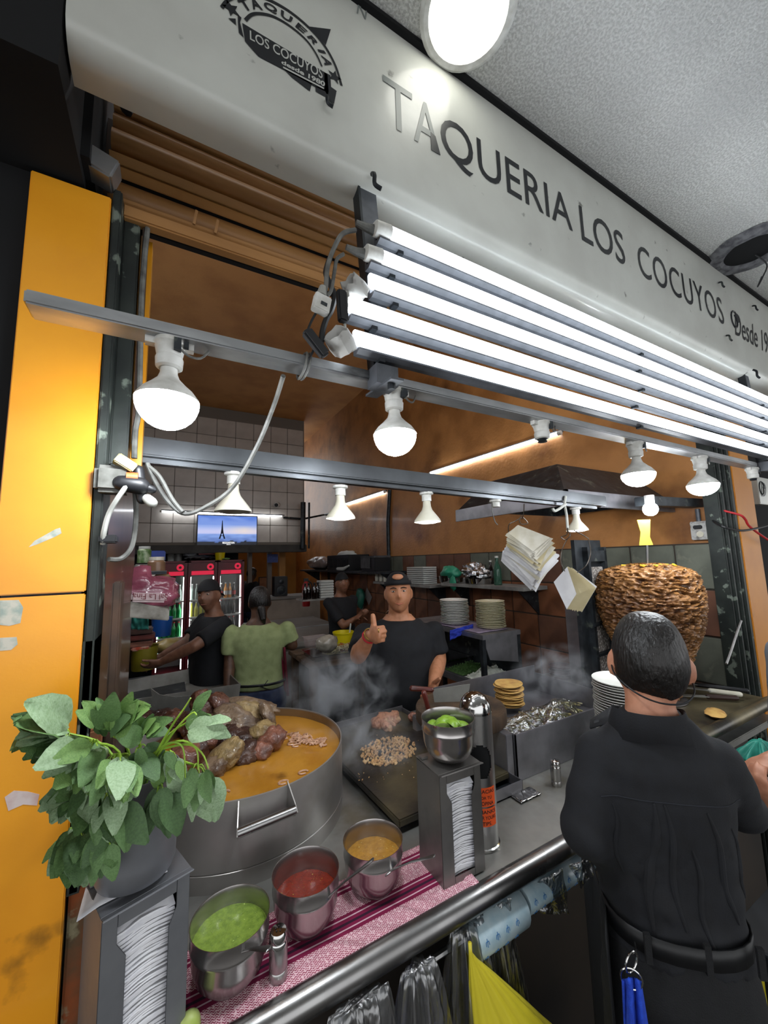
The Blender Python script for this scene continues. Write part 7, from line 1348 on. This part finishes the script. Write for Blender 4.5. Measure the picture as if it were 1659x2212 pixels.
# --- a guest in the back doorway
ex, ey = at(541, 1300, D=7.3).xy
t, T, HT, k, P = person('guest in dark clothes standing at the back doorway', ex, ey, -1.2, 1.70, 1.0, 0, None, skin='4a3428', skin2='3c2a20', shirt=m_blackshirt, pants=m_jean, vox=.02, svox=.022, sl_long=True, face=False)
b = MB(); capshape(b, HT, lambda th: -.2 if math.cos(th) < .3 else .3, k*1.08, 0); part('hair', b, m_hair, t)
# --- the customer cut off by the right edge
rx, ry = 2.08, .44; ryaw = math.pi/2-.2
t, T, HT, k, P = person('customer with grey black hair cut off by the right edge, holding a paper napkin', rx, ry, ryaw, 1.70, 1.0, .0, {'R': {'el': at(1715, 1640, D=1.42), 'wr': at(1672, 1640, D=1.35), 'fwd': -CR*.85-CU*.35, 'up': CU*.2-_f, 'side': -1, 'curl': (.7, .8, .4)}, 'L': {'el': at(1720, 1790, D=1.32), 'wr': at(1676, 1742, D=1.30), 'fwd': -CR*.6+CU*.6, 'up': CU*.6-_f*.8, 'side': 1, 'curl': (.6, .7, .4)}}, hd=(0, -.15, 0), skin='b07c62', skin2='9c6850', shirt=mat('grey_shirt', '4a4d52', rough=.9), pants=m_jean, vox=.0075, svox=.012, hoff=(0, .16, -.03))
b = MB(); capshape(b, HT, lambda th: -.15 if math.cos(th) < .1 else .38, k*1.07, .004); part('hair', b, mat('grey_hair', '2c2b2c', '4a494a', 60, .5, stretch=(1, 1, .3), bump=1.5, bsc=120), t)
c = at(1650, 1690, D=1.30); b = MB(); b.grid(lambda u, v: c+CR*(u-.5)*.05+CU*(v-.5)*.035-_f*.01*math.sin(u*5+v*3), 6, 6); one('napkin', b, m_nap, 'crumpled white napkin in the hands of the customer at the right edge', 'napkin', loc=c, solid=.002)
# ---------------------------------------------------------------- steam drifting off the griddle and the box pan
def steam(c, r, dens, label, sc, seed):
    m = bpy.data.materials.new('steam'); m.use_nodes = True; nt = m.node_tree; N = nt.nodes; L = nt.links; N.remove(N['Principled BSDF'])
    v = N.new('ShaderNodeVolumePrincipled'); v.inputs['Color'].default_value = (.95, .96, 1, 1); L.new(v.outputs[0], N['Material Output'].inputs['Volume'])
    tc = N.new('ShaderNodeTexCoord'); mp = N.new('ShaderNodeMapping'); mp.inputs['Location'].default_value = (seed, seed*.7, 0); L.new(tc.outputs['Object'], mp.inputs[0])
    n = N.new('ShaderNodeTexNoise'); n.inputs['Scale'].default_value = sc; n.inputs['Detail'].default_value = 5; n.inputs['Distortion'].default_value = 1.2; L.new(mp.outputs[0], n.inputs['Vector'])
    vm = N.new('ShaderNodeVectorMath'); vm.operation = 'DIVIDE'; vm.inputs[1].default_value = r; L.new(tc.outputs['Object'], vm.inputs[0])
    ln = N.new('ShaderNodeVectorMath'); ln.operation = 'LENGTH'; L.new(vm.outputs[0], ln.inputs[0])
    f = N.new('ShaderNodeMapRange'); f.inputs[1].default_value = 1; f.inputs[2].default_value = .35; L.new(ln.outputs['Value'], f.inputs[0])
    g = N.new('ShaderNodeMapRange'); g.inputs[1].default_value = .47; g.inputs[2].default_value = .72; g.inputs[4].default_value = dens; L.new(n.outputs['Fac'], g.inputs[0])
    mu = N.new('ShaderNodeMath'); mu.operation = 'MULTIPLY'; L.new(f.outputs[0], mu.inputs[0]); L.new(g.outputs[0], mu.inputs[1]); L.new(mu.outputs[0], v.inputs['Density'])
    o = one('steam', MB().ell(c, r, nu=20, nv=12), m, label, 'steam', loc=c); o['kind'] = 'stuff'
steam(at(735, 1495, D=1.95), (.36, .20, .22), 16, 'pale steam drifting up behind the pot and griddle', 7, 3)
steam(at(800, 1600, D=1.45), (.20, .22, .10), 9, 'thin steam rising off the griddle', 10, 8)
steam(at(1200, 1455, D=1.95), (.30, .16, .15), 9, 'thin steam rising off the steel box pan', 8, 5)
